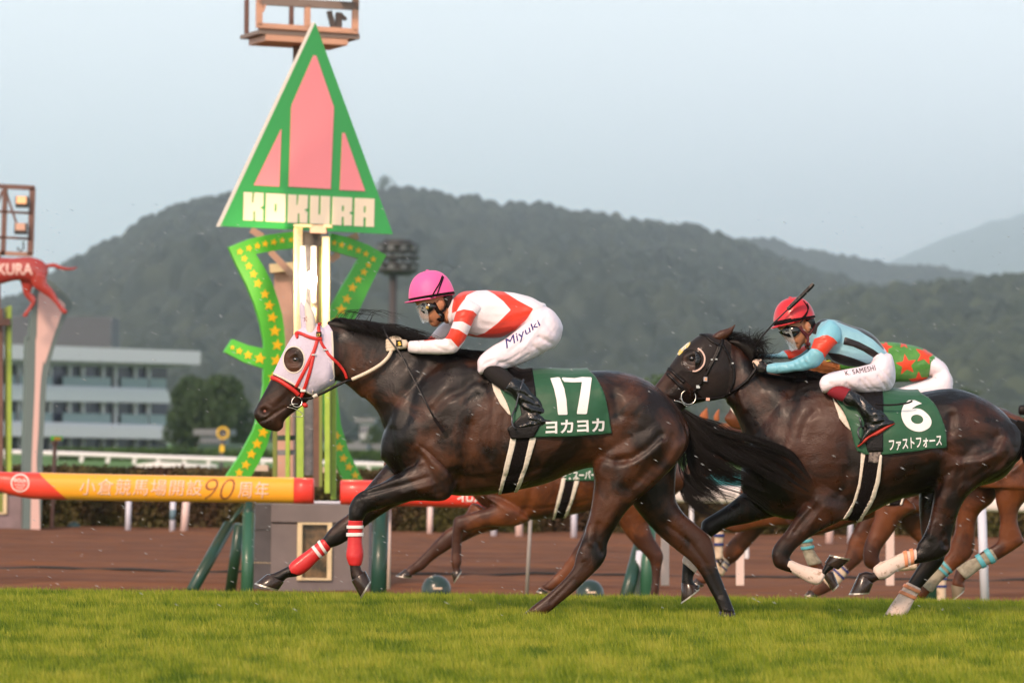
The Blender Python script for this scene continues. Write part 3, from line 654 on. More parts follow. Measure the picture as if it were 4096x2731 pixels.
# saddle pad, cloth, girth, saddle
def wav(C): return .003*np.sin(C[:, 0]*31)*np.clip((1.45-C[:, 2])*4, 0, 1)+.002+.002*np.sin(C[:, 2]*23+C[:, 0]*9)
side = lambda c: np.abs(c[:, 1]-YA) > -1
pad = bA.patch('saddle_pad', PG('c3', [(905,1000),(950,880),(1040,860),(1060,960),(1010,1060),(1060,1180),(1075,1300),(1050,1292),(985,1215),(930,1110)], YA), M_PAD, rA, off=.012, thick=.006)
cl = bA.patch('saddle_cloth', PG('c3', smoothpoly([(955,1050),(1000,1140),(1040,1220),(1065,1300),(1085,1400),(1110,1470),(1300,1462)], 3, False)+[(1480,1458),(1700,1446),(1850,1432)]+smoothpoly([(1850,1432),(1825,1300),(1798,1180),(1770,1090),(1725,1015),(1672,960),(1660,860)], 3, False)+[(1060,860),(1000,960)], YA), M_GREEN, rA, off=.020, thick=.005, wave=wav)
tC = BVHTree.FromPolygons([v.co for v in cl.data.vertices], [tuple(p.vertices) for p in cl.data.polygons])
n17 = [[(1372,1010),(1432,1002),(1447,1006),(1480,1090),(1496,1180),(1504,1285),(1500,1292),(1435,1293),(1430,1285),(1420,1180),(1400,1090)],
       [(1460,1012),(1468,1004),(1560,1010),(1620,1000),(1690,1003),(1695,1010),(1675,1150),(1655,1282),(1645,1287),(1580,1286),(1577,1278),(1600,1150),(1618,1040),(1540,1042),(1480,1038)]]
for nm, sp in (('number', n17),):
    v, f = shape_mesh([[(x, -y) for x, y in s_] for s_ in sp], 30); drape('number_print', [(a[0], -a[1]) for a in v], f, 'c3', YA, tC, M_WHITE, cl, off=.003, thick=.002)
v, f = text_mesh('ヨカヨカ', bold=.028, spacing=1.0); q = quadmap(v, [(1335,1442),(1795,1420),(1790,1318),(1335,1338)]); drape('name_print', q, f, 'c3', YA, tC, M_WHITE, cl, off=.003, thick=.002)
gi = bA.patch('girth', PG('g2', [(1375,900),(1540,900),(1515,1000),(1440,1250),(1395,1350),(1370,1440),(1230,1440),(1275,1340),(1340,1080)], YA), M_ELAST, rA, off=.008, thick=.006)
bA.patch('girth_edging', PG('g2', [(1350,900),(1398,900),(1382,1000),(1330,1200),(1262,1400),(1250,1440),(1215,1440),(1240,1398),(1275,1250),(1330,1020)], YA), M_PAD, gi, off=.012, thick=.006)
bA.patch('girth_edging', PG('g2', [(1512,900),(1560,900),(1552,960),(1500,1130),(1430,1320),(1385,1400),(1370,1440),(1350,1440),(1385,1350),(1450,1170)], YA), M_PAD, gi, off=.012, thick=.006)
sd_ = bA.patch('saddle', PG('c3', [(1010,940),(1040,860),(1235,860),(1240,980),(1255,1080),(1270,1250),(1290,1380),(1240,1470),(1070,1480),(1040,1400),(1150,1300),(1120,1150)], YA), M_BLKL, rA, off=.028, thick=.012)
V, F = loft([('c3', 1030, 905, 1040, 960, .05), ('c3', 1080, 920, 1090, 985, .07), ('c3', 1180, 968, 1185, 995, .10), ('c3', 1290, 946, 1295, 966, .09), ('c3', 1370, 927, 1375, 937, .05)], YA, N=18)
MB().add(V, F).build('saddle_seat', M_BLKL, sd_, smooth=True)
MB().tube([W('c3', x, y, YA+dy) for x, y, dy in smoothpoly([(1185,972,-.11),(1290,945,-.10),(1374,926,-.05),(1378,926,.0),(1374,926,.05),(1290,945,.1)], 4, False)], .005, 8).build('saddle_piping', mat('pale_piping', (.55,.58,.60), rough=.2), sd_, smooth=True)
for sd, y_ in ((-1, -.33), (1, .33)):
    MB().tube([W('c3', x, y, YA+y_) for x, y in ((1165,1010),(1130,1120),(1105,1230),(1098,1250))], .006, 6).tube(
      [W('c3', x, y, YA+y_+d_) for x, y, d_ in smoothpoly([(1098,1250,0),(1075,1300,.03*sd),(1078,1370,.045*sd),(1100,1400,.04*sd),(1112,1400,-.03*sd),(1120,1370,-.045*sd),(1112,1290,-.03*sd),(1100,1250,0)], 4, False)], .0055, 8).build('stirrup', mat('stirrup_metal', (.08,.08,.09), rough=.2, metal=.6), sd_, smooth=True)
# leg bandages
def bandage(fr, st, Yc, dy, m, root, name='leg_bandage', stripes=(), mstripe=None, N=20, grow=1.10):
    rows = [(*s_[:4], s_[4]*1.0, dy) for s_ in st]
    V, F = loft([(fr, *r_) for r_ in rows], Yc, N=N, sub=5, scale=grow); o = MB().add(V, F).build(name, m, root, smooth=True)
    for a, b_, w_ in stripes:     # a: (x1,y1,x2,y2) cross-section, b: next one
        mid = [((a[0]+b_[0])/2, (a[1]+b_[1])/2, (a[2]+b_[2])/2, (a[3]+b_[3])/2)]
        V, F = loft([(fr, *a, w_, dy), (fr, *mid[0], w_, dy), (fr, *b_, w_, dy)], Yc, N=N, sub=2, scale=grow*1.09)
        N_ = N; V = V[2*N_:-2*N_]; k_ = len(V)//N_; F = [(i*N_+j, i*N_+(j+1) % N_, (i+1)*N_+(j+1) % N_, (i+1)*N_+j) for i in range(k_-1) for j in range(N_)]
        s2 = MB().add(V, F).build('bandage_stripe', mstripe, o, smooth=True); q_ = s2.modifiers.new('s', 'SOLIDIFY'); q_.thickness = .003; q_.offset = 1
    return o
M_BAND = mat('red_bandage', (.60, .020, .022), rough=.5, bump=(35, .4, .01), coat=.15)
M_TAPE = mat('white_tape', (.80, .74, .72), rough=.5)
bandage('g5', [(1200,545,1364,545,.034),(1198,640,1360,640,.031),(1196,730,1352,730,.030),(1192,830,1356,830,.032),(1180,930,1368,930,.037),(1184,1000,1362,1000,.038),(1208,1070,1346,1070,.033)], YA, -.14, M_BAND, rA,
  stripes=[((1196,600,1358,600),(1196,638,1358,638),.031),((1194,688,1358,686),(1192,732,1362,728),.031)], mstripe=M_TAPE)
bandage('g5', [(880,770,958,892,.033),(780,845,880,965,.031),(680,920,790,1040,.031),(570,1000,690,1140,.036),(500,1055,590,1205,.038),(470,1085,500,1215,.035)], YA, .12, M_BAND, rA,
  stripes=[((842,800,918,925),(812,824,890,948),.032),((775,862,860,975),(742,886,830,1000),.032)], mstripe=M_TAPE)
# mane and tail
def bez(p, n=8): return [tuple(q) for q in catmull(p, n)]
def manestr(fr, roots, n, Yc, length, wind, seed, spread=.03, up=.02, tree=None):
    rg = np.random.default_rng(seed); R_ = catmull(roots, 10); out_ = []
    for i in range(n):
        t = rg.random()*(len(R_)-1); i0 = int(t); r_ = lerp(R_[i0], R_[min(i0+1, len(R_)-1)], t-i0)
        p = W(fr, r_[0], r_[1], Yc)+Vector((0, rg.normal()*.012, 0)); L_ = length*(.5+.8*rg.random()); s_ = -1 if rg.random() < .8 else 1
        e1 = p+Vector((wind[0]*L_*.3, s_*spread*rg.random(), up*(1+rg.random())*.8)); e2 = p+Vector((wind[0]*L_*.7+rg.normal()*.015, s_*(spread+.06*rg.random()), wind[1]*L_*.6+up*rg.random()))
        e3 = p+Vector((wind[0]*L_+rg.normal()*.03, s_*(spread+.09*rg.random()), wind[1]*L_*1.2+rg.normal()*.02))
        out_.append([Vector(q) for q in bez([p[:], e1[:], e2[:], e3[:]], 4)])
    return out_
mn = manestr('g1', [(1010,110),(1200,130),(1450,165),(1700,230),(1880,300)], 520, YA, .20, (1, -.28), 3, spread=.045, up=.014)
mn += manestr('g2', [(380,60),(560,150),(760,210),(950,235),(1100,245)], 420, YA, .20, (1, -.22), 4, spread=.05, up=.012)
for i in range(22):
    x = 1010+random.random()*500; p = W('g1', x, 125, YA); L_ = .10+.14*random.random()
    mn.append([Vector(q) for q in bez([p[:], (p+Vector((L_*.3, -.01, .05+.02*random.random())))[:], (p+Vector((L_*.8, -.02, .05+.03*random.random())))[:], (p+Vector((L_*1.5, -.02, .015+.06*random.random())))[:]], 5)])
for i in range(40):
    x = 200+random.random()*230; p = W('g2', x, 30+(x-200)*.3, YA); L_ = .08+.16*random.random()
    mn.append([Vector(q) for q in bez([p[:], (p+Vector((L_*.4, -.02, .035)))[:], (p+Vector((L_, -.03, .02-.05*random.random())))[:], (p+Vector((L_*1.7, -.04, -.05-.05*random.random())))[:]], 5)])
ms = manestr('g1', [(1010,135),(1400,180),(1700,260)], 1, YA, .1, (1, 0), 1)
V, F = loft([('g1', 985, 110, 1000, 190, .03), ('g1', 1080, 92, 1090, 235, .04), ('g1', 1300, 120, 1300, 270, .05), ('g1', 1600, 160, 1580, 340, .055), ('g2', 400, 60, 330, 190, .06), ('g2', 560, 130, 520, 250, .06), ('g2', 800, 195, 790, 280, .06), ('g2', 1080, 235, 1085, 280, .05)], YA, N=18)
mane = MB().add(V, F)
mo = mane.build('mane', M_HAIR, rA, smooth=True)
hair('loose_mane_hair', mn, M_HAIR, mo, .0018)
def tailstr(fr, spine, widths, n, Yc, seed, root_r=.03, wisp=.15, clump=26):
    """spine: list of (x,y); widths: half spread in px at each spine point"""
    rg = np.random.default_rng(seed); Sp = np.asarray(spine, float); out_ = []
    cl_ = [(rg.uniform(-1, 1), rg.uniform(-1, 1), rg.uniform(.55, 1.0)) for _ in range(clump)]
    for i in range(n):
        c0, c1, ln = cl_[rg.integers(clump)]; c0 += rg.normal()*.075; c1 += rg.normal()*.10; ln *= rg.uniform(.75, 1.02)
        if rg.random() < wisp: c0 = rg.uniform(-1.25, 1.25); ln = rg.uniform(.4, 1)
        m_ = len(Sp); pts = []; ph = rg.uniform(0, 6); am = rg.uniform(.0, .10)
        for j in range(m_):
            d = Sp[min(j+1, m_-1)]-Sp[max(j-1, 0)]; d /= np.linalg.norm(d); nn = np.array((-d[1], d[0]))
            q = Sp[j]+nn*widths[j]*(c0+am*math.sin(ph+j*1.3)); pts.append((q[0], q[1], c1*(root_r+.012*j)))
        C = catmull(pts, 5); C = C[:max(6, int(len(C)*ln))]
        out_.append([W(fr, a, b, Yc)+Vector((0, y_, 0)) for a, b, y_ in C])
    return out_
ts = tailstr('c7', [(1190,370),(1235,430),(1290,500),(1370,580),(1480,650),(1600,710),(1720,790)], [18,60,110,130,110,90,60], 1150, YA, 5, wisp=.10, clump=30)
ts += tailstr('c7', [(1180,350),(1240,420),(1330,490),(1460,540),(1600,590),(1750,660),(1850,740),(1930,800)], [20,45,60,75,85,95,70,40], 1000, YA, 6, wisp=.08, clump=22)
ts += tailstr('c7', [(1205,430),(1215,520),(1225,600),(1250,690),(1290,760),(1360,800),(1500,830)], [12,40,60,70,60,50,30], 240, YA, 8, wisp=.5)
ts += tailstr('c7', [(1220,480),(1260,600),(1310,700),(1400,780),(1520,820),(1640,900),(1690,950)], [12,40,60,50,50,50,50], 90, YA, 9, wisp=.8)
V, F = loft([('c7', 1160, 330, 1130, 400, .035), ('c7', 1200, 370, 1180, 420, .03), ('c7', 1240, 415, 1212, 465, .022), ('c7', 1280, 460, 1260, 490, .012)], YA, N=16)
to = MB().add(V, F).build('tail', M_HAIR, rA, smooth=True)
hair('tail_hair', ts, M_HAIR, to, .0020)

# ======== second horse: brown, number 6
YB = 30.35
B_torso = [('s',2978,1830,2982,1975,.10),('s',3035,1640,3050,2040,.17),('s',3120,1555,3120,2070,.22),('s',3200,1515,3210,2080,.25),('s',3300,1498,3330,2083,.27),('s',3420,1512,3440,2070,.295),
 ('s',3540,1560,3560,2012,.31),('s',3650,1572,3670,1975,.30),('s',3714,1563,3725,1965,.29),('s',3768,1555,3775,1960,.275),('s',3825,1555,3830,1960,.26),('s',3883,1570,3885,1950,.25),('s',3935,1593,3935,1940,.24),
 ('s',3985,1625,3985,1925,.215),('s',4030,1665,4025,1900,.18),('s',4066,1720,4062,1850,.11)]
B_neck = [('g4',1020,365,1000,1010,.08),('g4',1150,450,950,1115,.085),('c4',960,640,832,1040,.092),('c4',1100,760,892,1160,.115),('c4',1280,790,930,1280,.14),('c4',1450,810,970,1450,.17)]
B_head = [('g4',900,320,1000,430,.06),('g4',742,262,1060,700,.082),('g4',622,290,1052,900,.094),('g4',500,378,975,1040,.10),('g4',380,500,850,1085,.092),('g4',270,640,710,1110,.076),('g4',170,780,600,1135,.064),
 ('g4',82,890,515,1160,.055),('g4',5,1000,450,1190,.052),('g4',-45,1090,420,1225,.05),('g4',-60,1170,340,1265,.043),('g4',-20,1240,250,1290,.033)]
B_nf = [('c8',560,330,1010,640,.10,-.14),('c8',650,530,905,742,.085,-.155),('c8',560,690,765,812,.066,-.155),('c8',470,830,645,885,.054,-.15),('c8',392,925,550,965,.048,-.15),('c8',362,1005,510,1020,.046,-.15),('c8',385,1095,505,1045,.043,-.15),
 ('c8',440,1128,520,1052,.036,-.15),('c8',545,1162,590,1090,.031,-.15),('c8',640,1212,672,1118,.031,-.15),('c8',712,1235,755,1128,.037,-.15),('c8',765,1185,770,1110,.033,-.15),('c8',810,1140,780,1085,.033,-.15),('c8',845,1120,795,1068,.033,-.15)]
B_ff = [('c8',250,450,620,720,.08,.10),('c7',1560,790,1725,950,.08,.12),('c7',1460,872,1565,988,.055,.12),('c7',1375,928,1445,1012,.047,.12),('c7',1302,975,1385,1048,.045,.12),('c7',1290,1022,1352,1072,.038,.12),
 ('c7',1250,1092,1315,1140,.03,.12),('c7',1205,1165,1285,1215,.034,.12),('c7',1190,1205,1265,1262,.037,.12),('c7',1185,1260,1250,1292,.032,.12),('c7',1182,1310,1250,1325,.034,.12),('c7',1182,1345,1275,1345,.034,.12)]
B_nh = [('c8',1740,-20,2325,60,.11,-.09),('c8',1690,200,2312,200,.14,-.12),('c8',1662,350,2200,340,.14,-.125),('c8',1642,450,2000,460,.115,-.13),('c8',1622,600,1865,590,.085,-.13),('c8',1592,750,1792,780,.06,-.13),
 ('c8',1545,870,1765,890,.048,-.13),('c8',1500,930,1750,985,.044,-.13),('c8',1490,965,1650,1050,.037,-.13),('c8',1385,1000,1425,1095,.029,-.13),('c8',1285,1050,1340,1130,.031,-.13),('c8',1205,1085,1272,1185,.037,-.13),('c8',1160,1150,1205,1205,.031,-.13),('c8',1100,1140,1180,1215,.032,-.13),('c8',1040,1160,1165,1230,.035,-.13)]
B_fh = [('c8',1560,350,1900,480,.09,.12),('c8',1542,550,1740,560,.08,.13),('c8',1545,700,1700,710,.062,.13),('c8',1560,860,1735,880,.05,.13),('c8',1575,960,1742,980,.045,.13),('c8',1555,1070,1735,1075,.042,.13),
 ('c8',1495,1170,1630,1200,.032,.13),('c8',1450,1240,1555,1285,.03,.13),('c8',1390,1325,1500,1375,.031,.13),('c8',1325,1415,1455,1460,.036,.13),('c8',1280,1480,1410,1510,.035,.13)]
B_strokes = [('g6',[(620,20),(560,350),(500,600)],.035,-.014,'b'),('g6',[(420,150),(520,300),(540,420)],.05,.012,'b'),('g6',[(700,300),(620,560),(600,700)],.06,.014,'b'),('g6',[(780,330),(700,420),(660,560)],.02,-.008,'b'),
 ('g6',[(900,450),(850,700),(800,900)],.09,.018,'b'),('g6',[(1080,450),(1100,800),(1000,1100)],.035,-.012,'b'),('g6',[(760,1080),(900,1180)],.03,.01,'n'),('g6',[(800,1120),(640,1300),(540,1450)],.013,.007,'n'),('g6',[(760,1200),(600,1400)],.012,-.007,'n'),
 ('g6',[(860,1180),(700,1400)],.012,.006,'n'),('g6',[(480,560),(520,640)],.05,.014,'b'),
 ('g7',[(800,360)],.045,.018,'b'),('g7',[(760,440),(750,520),(745,600)],.022,-.018,'b'),('g7',[(620,850),(560,800)],.04,.016,'b'),('g7',[(660,800),(640,1000),(600,1150)],.04,-.018,'b'),
 ('g7',[(1230,640),(1180,780),(1050,850),(870,880)],.022,-.010,'b'),('g7',[(1330,660),(1250,800),(1080,880),(850,900)],.022,.010,'b'),('g7',[(1420,760),(1330,900),(1150,990),(980,1100)],.03,-.014,'n'),('g7',[(1470,900),(1300,1020),(1080,1110),(900,1200)],.028,.010,'n'),
 ('g7',[(900,560),(1000,420),(1180,500)],.09,.012,'b'),('g7',[(1100,640)],.08,-.010,'b'),('g7',[(820,930),(740,960),(680,1060)],.03,.014,'n'),('g7',[(880,1020),(800,1180)],.04,-.010,'n'),('g7',[(200,1200),(350,1160),(480,1110)],.02,-.006,'b'),
 ('c8',[(1700,860),(1690,900),(1720,940)],.013,-.009,'n'),('c8',[(1620,760),(1600,880)],.014,.007,'n'),
 ('g4',[(540,510),(420,560)],.012,.007,'b'),('g4',[(460,615),(540,640),(610,600)],.008,-.008,'b'),('g4',[(520,580)],.02,-.012,'b'),('g4',[(200,1060),(330,1110)],.008,-.008,'b'),('g4',[(400,800),(250,950)],.02,-.005,'b'),('g4',[(1110,1000),(1180,1200)],.02,.012,'b'),('g4',[(1030,1000),(1100,700),(1060,420)],.025,-.010,'b')]
B_dark = [('c4',[(1000,700),(1250,800),(1500,850)],.06,.9,'b'),('c8',[(420,1000),(600,1150),(850,1150)],.10,.65,'n'),('c7',[(1320,1000),(1240,1300)],.10,.7,'f'),('c8',[(1650,850),(1300,1100),(1050,1200)],.11,.65,'n'),('c8',[(1650,500),(1650,1100),(1350,1450)],.14,.7,'f'),
 ('g7',[(500,190),(900,160)],.04,.8,'b'),('g7',[(620,900),(560,1200)],.06,.7,'b'),('g7',[(1150,640),(1200,700)],.06,.5,'b'),('g6',[(700,200),(620,320)],.06,.5,'b'),('g6',[(200,700),(300,1000)],.12,.8,'b'),('g4',[(950,1100),(1000,1400)],.05,.6,'b')]
rB, bB, tB = horse('B', YB, 'racehorse', 'dark brown racehorse with black hood, cream blinker and green cloth numbered 6', M_BROWN, B_torso, B_neck, B_head, [B_nf, B_ff, B_nh, B_fh],
 [(f, p, w_*1.15, a_*1.0, h_) for f, p, w_, a_, h_ in B_strokes], B_dark, ('s', 3550, 2460))
hoof('c8', (775,1075), (882,1128), (812,1018), (972,1052), YB, -.15, rB)
hoof('c7', (1180,1328), (1288,1345), (1180,1440), (1285,1362), YB, .12, rB)
hoof('c8', (1048,1150), (1158,1235), (972,1312), (1130,1306), YB, -.13, rB)
hoof('c8', (1275,1485), (1405,1512), (1230,1535), (1395,1548), YB, .13, rB, shoe=False)
M_HOODB = mat('black_hood_fabric', (.009, .006, .006), rough=.6, spec=.2, noise=(7, .3, .7), col2=(.022, .014, .012), sheen=.15, bump=(60, .2), coat=.1)
hb = [(195,735),(240,700),(330,560),(480,350),(640,200),(800,200),(905,330),(1012,400),(1005,560),(1035,720),(1035,900),(1000,1010),(940,1110),(800,1130),(680,1090),(580,980),(440,860),(330,790),(250,730)]
hdB = bB.patch('hood', PG('g4', hb, YB), M_HOODB, rB, off=.004, thick=.003, holes=[PG('g4', ell(510, 600, 108, 125, 36), YB)], ysel=lambda c: c[:, 0] < W('g4', 1060, 0, YB).x)
for sd in (-1, 1):
    p, n = onsurf(tB, W('g4', 525, 580, YB), YB, sd); V, F = blob(p+n*-.006, (.022, .018, .018)); MB().add(V, F).build('eye', M_EYE, rB, smooth=True)
    # blinker cup behind the eye: half a shell with a padded rim
    p, n = onsurf(tB, W('g4', 590, 600, YB), YB, sd); mb = MB(); V = []
    nu, nv = 14, 8
    for j in range(nv+1):
        for i in range(nu+1):
            a = R(-88+176*i/nu); b_ = (math.pi/2)*j/nv
            V.append(p+Vector((math.cos(a)*.042*math.sin(b_)-.016, sd*(.032*math.cos(b_))-sd*.004, math.sin(a)*.052*math.sin(b_))))
    F = [(j*(nu+1)+i, j*(nu+1)+i+1, (j+1)*(nu+1)+i+1, (j+1)*(nu+1)+i) for j in range(nv) for i in range(nu)]
    cup = mb.add(V, F).build('blinker_cup', M_PATENT, hdB, smooth=True); q_ = cup.modifiers.new('s', 'SOLIDIFY'); q_.thickness = .003
    MB().tube([onsurf(tB, W('g4', x, y, YB), YB, sd)[0]+Vector((0, sd*.014, 0)) for x, y in smoothpoly([(595,455),(640,490),(672,545),(678,600),(662,660),(620,710),(570,738),(528,738)], 4, False)], .0055, 8).build('blinker_rim', mat('cream_sheepskin', (.75,.52,.44), rough=.7), cup, smooth=True)
    V, F = loft([('g4', 768-(30 if sd > 0 else 0), 300, 915, 355, .024, sd*.045), ('g4', 860, 232, 962, 318, .024, sd*.05), ('g4', 955, 205, 1020, 262, .016, sd*.05), ('g4', 1020, 178, 1045, 210, .009, sd*.05), ('g4', 1062, 150, 1068, 156, .003, sd*.05)], YB, N=16)
    MB().add(V, F).build('ear', M_BROWN, rB, smooth=True)
v, f = shape_mesh([[(x, -y) for x, y in [(345,525),(372,470),(430,420),(470,385),(505,372),(500,400),(470,440),(420,470),(405,500),(365,540)]]], 12)
tH = BVHTree.FromPolygons([v_.co for v_ in hdB.data.vertices], [tuple(p_.vertices) for p_ in hdB.data.polygons])
pm = mat('flower_print', (.70,.52,.05), rough=.6, noise=(60,.45,.55), col2=(.75,.72,.78)); drape('flower_print', [(a[0], -a[1]) for a in v], f, 'g4', YB, tH, pm, hdB, off=.002, thick=.002)
brB = straps('bridle', tB, 'g4', [[(640,285),(700,300),(760,360),(860,415)], [(905,330),(890,400),(870,430)]], YB, .018, M_BLKL, rB, off=.007, puff=.002)
straps('noseband', tB, 'g4', [[(185,745),(240,790),(300,850),(360,910),(400,950)], [(240,705),(300,760),(360,820),(430,880)]], YB, .020, M_BLKL, brB, off=.005, puff=.003)
straps('cheek_strap', tB, 'g4', [[(880,420),(830,540),(760,660),(690,800),(610,930),(540,1000)], [(860,420),(800,560),(700,730)]], YB, .018, M_BLKL, brB, off=.008, puff=.002)
straps('throat_strap', tB, 'g4', [[(900,400),(940,480),(1000,590),(1040,700),(1045,850),(1010,960)]], YB, .016, M_BLKL, brB, off=.007)
straps('chin_strap', tB, 'g4', [[(570,1080),(680,1075),(800,1070),(920,1050),(1010,1005)]], YB, .022, M_BLKL, brB, off=.005, puff=.002)
for x, y, m_ in ((720,1068,mat('pink_buckle',(.8,.45,.34),rough=.4)),(600,925,M_STEEL),(820,590,M_STEEL),(765,595,M_STEEL),(1025,640,M_STEEL)):
    p, n = onsurf(tB, W('g4', x, y, YB), YB, -1); MB().box(p+n*.013, (.022, .006, .018) if y > 700 else (.012, .005, .007)).build('buckle', m_, brB)
p, n = onsurf(tB, W('g4', 690, 832, YB), YB, -1); tg = MB().box(p+n*.016, (.022, .006, .026)).build('number_tag', mat('tag_grey', (.45,.42,.44), rough=.4), brB)
v, f = text_mesh('6', bold=.03); q = quadmap(v, [(682,852),(704,852),(704,815),(682,815)]); link('number', mesh('n', [W('g4', a[0], a[1], YB)+Vector((0, p.y+n.y*.016-.005-YB, 0)) for a in q], f), mat('orange_print', (.9,.35,.04), rough=.5), tg, smooth=False)
for sd in (-1, 1):
    p, n = onsurf(tB, W('g4', 478, 1052, YB), YB, sd); ring3(p+n*.012, .044, .0032, tilt=.15).build('bit_ring', M_STEEL, brB, smooth=True)
MB().tube([W('g4', x, y, YB-.06) for x, y in smoothpoly([(300,1105),(340,1110),(400,1130),(440,1165),(475,1178)], 4, False)], .004, 8).tube([W('g4', x, y, YB-.06) for x, y in ((370,1085),(400,1080),(405,1110),(430,1130))], .005, 8).build('bit', M_STEEL, brB, smooth=True)
rnB = MB().tube([W('g4', x, y, YB+d_) for x, y, d_ in smoothpoly3([(480,1080,-.07),(700,1085,-.075),(1000,1000,-.08),(1150,910,-.12),(1270,790,-.13),(1330,700,-.13),(1310,630,-.12)])] if False else [W('g4', x, y, YB+d_) for x, y, d_ in ((1010,1000,-.09),(1080,965,-.10),(1150,910,-.115),(1220,850,-.12),(1280,780,-.125),(1325,710,-.125),(1330,670,-.12),(1305,625,-.11))], .010, 8).build('reins', M_BLKL, rB, smooth=True)
clB = bB.patch('saddle_cloth', PG('c5', [(180,860),(260,980),(310,1060),(345,1140),(385,1230),(405,1310),(430,1375),(488,1402),(620,1406),(860,1380),(1119,1345)]+smoothpoly([(1119,1345),(1100,1210),(1070,1110),(1035,1040),(985,985),(930,945),(900,850)], 3, False)+[(700,780),(400,760)], YB), M_GREEN, rB, off=.020, thick=.005, wave=wav)
tCB = BVHTree.FromPolygons([v.co for v in clB.data.vertices], [tuple(p.vertices) for p in clB.data.polygons])
bB.patch('saddle_pad', PG('c5', [(150,860),(240,960),(262,1040),(282,1110),(330,1170),(385,1228),(375,1240),(300,1190),(262,1100),(245,1030),(225,960)] if False else [(200,860),(252,985),(272,1015),(305,1060),(350,1130),(388,1230),(330,1185),(283,1125),(272,1080),(255,1030),(235,960),(150,860)], YB), M_PAD, rB, off=.012, thick=.006, ysel=lambda c: c[:, 1] < YB)
n6 = [[(878,985),(930,1010)]+smoothpoly([(930,1010),(885,1028),(850,1052),(880,1048),(930,1060),(980,1105),(998,1150),(985,1190),(950,1215),(905,1228),(850,1218),(800,1185),(770,1130),(766,1075),(790,1020),(830,985)], 4, False)+[(878,985)],
      ell(887, 1132, 48, 36, 28, rot=.1)]
v, f = shape_mesh([[(x, -y) for x, y in s_] for s_ in n6], 30); drape('number_print', [(a[0], -a[1]) for a in v], f, 'c5', YB, tCB, M_WHITE, clB, off=.003, thick=.002)
v, f = text_mesh('ファストフォース', bold=.02); q = quadmap(v, [(668,1378),(1078,1338),(1076,1250),(664,1288)]); drape('name_print', q, f, 'c5', YB, tCB, M_WHITE, clB, off=.003, thick=.002)
giB = bB.patch('girth', PG('c8', [(1095,150),(1210,150),(1195,340),(1150,520),(1085,640),(1060,720),(960,720),(1010,620),(1045,480),(1070,300)], YB), M_ELAST, rB, off=.020, thick=.006)
bB.patch('girth_edging', PG('c8', [(1050,200),(1092,200),(1075,330),(1050,480),(1015,590),(975,680),(940,720),(915,720),(990,600),(1030,450),(1045,320)], YB), M_PAD, giB, off=.012, thick=.006)
bB.patch('girth_edging', PG('c8', [(1192,230),(1212,230),(1195,420),(1160,540),(1115,630),(1075,690),(1060,740),(1030,740),(1075,650),(1120,560),(1160,430)], YB), M_PAD, giB, off=.024, thick=.006)
bB.patch('girth_label', PG('c8', [(1112,196),(1203,202),(1195,292),(1105,285)], YB), mat('woven_label', (.30,.24,.21), rough=.8, noise=(40,.4,.6), col2=(.06,.05,.05)), giB, off=.0225, thick=.004, ysel=lambda c: c[:, 1] < YB)
sdB = bB.patch('saddle', PG('c5', [(330,900),(380,780),(620,780),(625,1000),(620,1380),(505,1385),(470,1250),(480,1100),(420,1000)], YB), M_BLKL, rB, off=.026, thick=.012)
V, F = loft([('c5', 420, 880, 430, 960, .06), ('c5', 560, 955, 565, 985, .10), ('c5', 640, 955, 650, 978, .11), ('c5', 740, 925, 750, 955, .09), ('c5', 790, 918, 792, 932, .04)], YB, N=18); MB().add(V, F).build('saddle_seat', M_BLKL, sdB, smooth=True)
MB().tube([W('c5', x, y, YB+dy) for x, y, dy in smoothpoly([(600,972,-.11),(640,980,-.12),(700,965,-.11),(790,932,-.05),(794,926,.0),(790,930,.05),(640,976,.12)], 4, False)], .005, 8).build('saddle_piping', mat('pale_piping', (.55,.58,.60), rough=.2), sdB, smooth=True)
MB().tube([W('c5', x, y, YB-.335) for x, y in smoothpoly([(590,1010),(680,1018),(780,1012),(850,1000),(882,985)], 4, False)], .006, 6).build('hanging_strap', M_BLKL, sdB, smooth=True)
for sd, y_ in ((-1, -.34), (1, .34)):
    MB().tube([W('h2', x, y, YB+y_) for x, y in ((1290,980),(1310,1060),(1320,1140))], .006, 6).tube(
      [W('h2', x, y, YB+y_+d_) for x, y, d_ in smoothpoly([(1320,1140,0),(1275,1180,.03*sd),(1265,1260,.045*sd),(1300,1360,.04*sd),(1340,1370,-.03*sd),(1365,1280,-.045*sd),(1360,1180,-.03*sd),(1325,1140,0)], 4, False)], .0055, 8).build('stirrup', mat('stirrup_metal', (.10,.10,.11), rough=.2, metal=.6), sdB, smooth=True)
M_BWHITE = mat('muddy_white_bandage', (.74,.58,.50), rough=.7, noise=(26,.30,.45), col2=(.35,.22,.14), bump=(45,.4,.01))
M_ORTAPE = mat('orange_tape', (.80,.30,.15), rough=.5)
bandage('c8', [(475,1120,500,1048,.033),(545,1162,590,1088,.031),(640,1215,672,1112,.031),(705,1238,755,1130,.036),(735,1235,772,1145,.036)], YB, -.15, M_BWHITE, rB)
bandage('c7', [(1288,1022,1352,1068,.036),(1250,1092,1315,1140,.031),(1205,1165,1285,1215,.035),(1188,1205,1258,1270,.036)], YB, .12, M_BWHITE, rB)
bandage('c8', [(1490,970,1495,1065,.031),(1385,998,1425,1098,.030),(1285,1045,1340,1135,.032),(1210,1080,1270,1185,.038),(1165,1110,1200,1200,.036)], YB, -.13, M_BWHITE, rB,
  stripes=[((1468,972,1475,1070),(1440,980,1452,1080),.032),((1418,988,1430,1090),(1390,998,1405,1098),.032)], mstripe=M_ORTAPE)
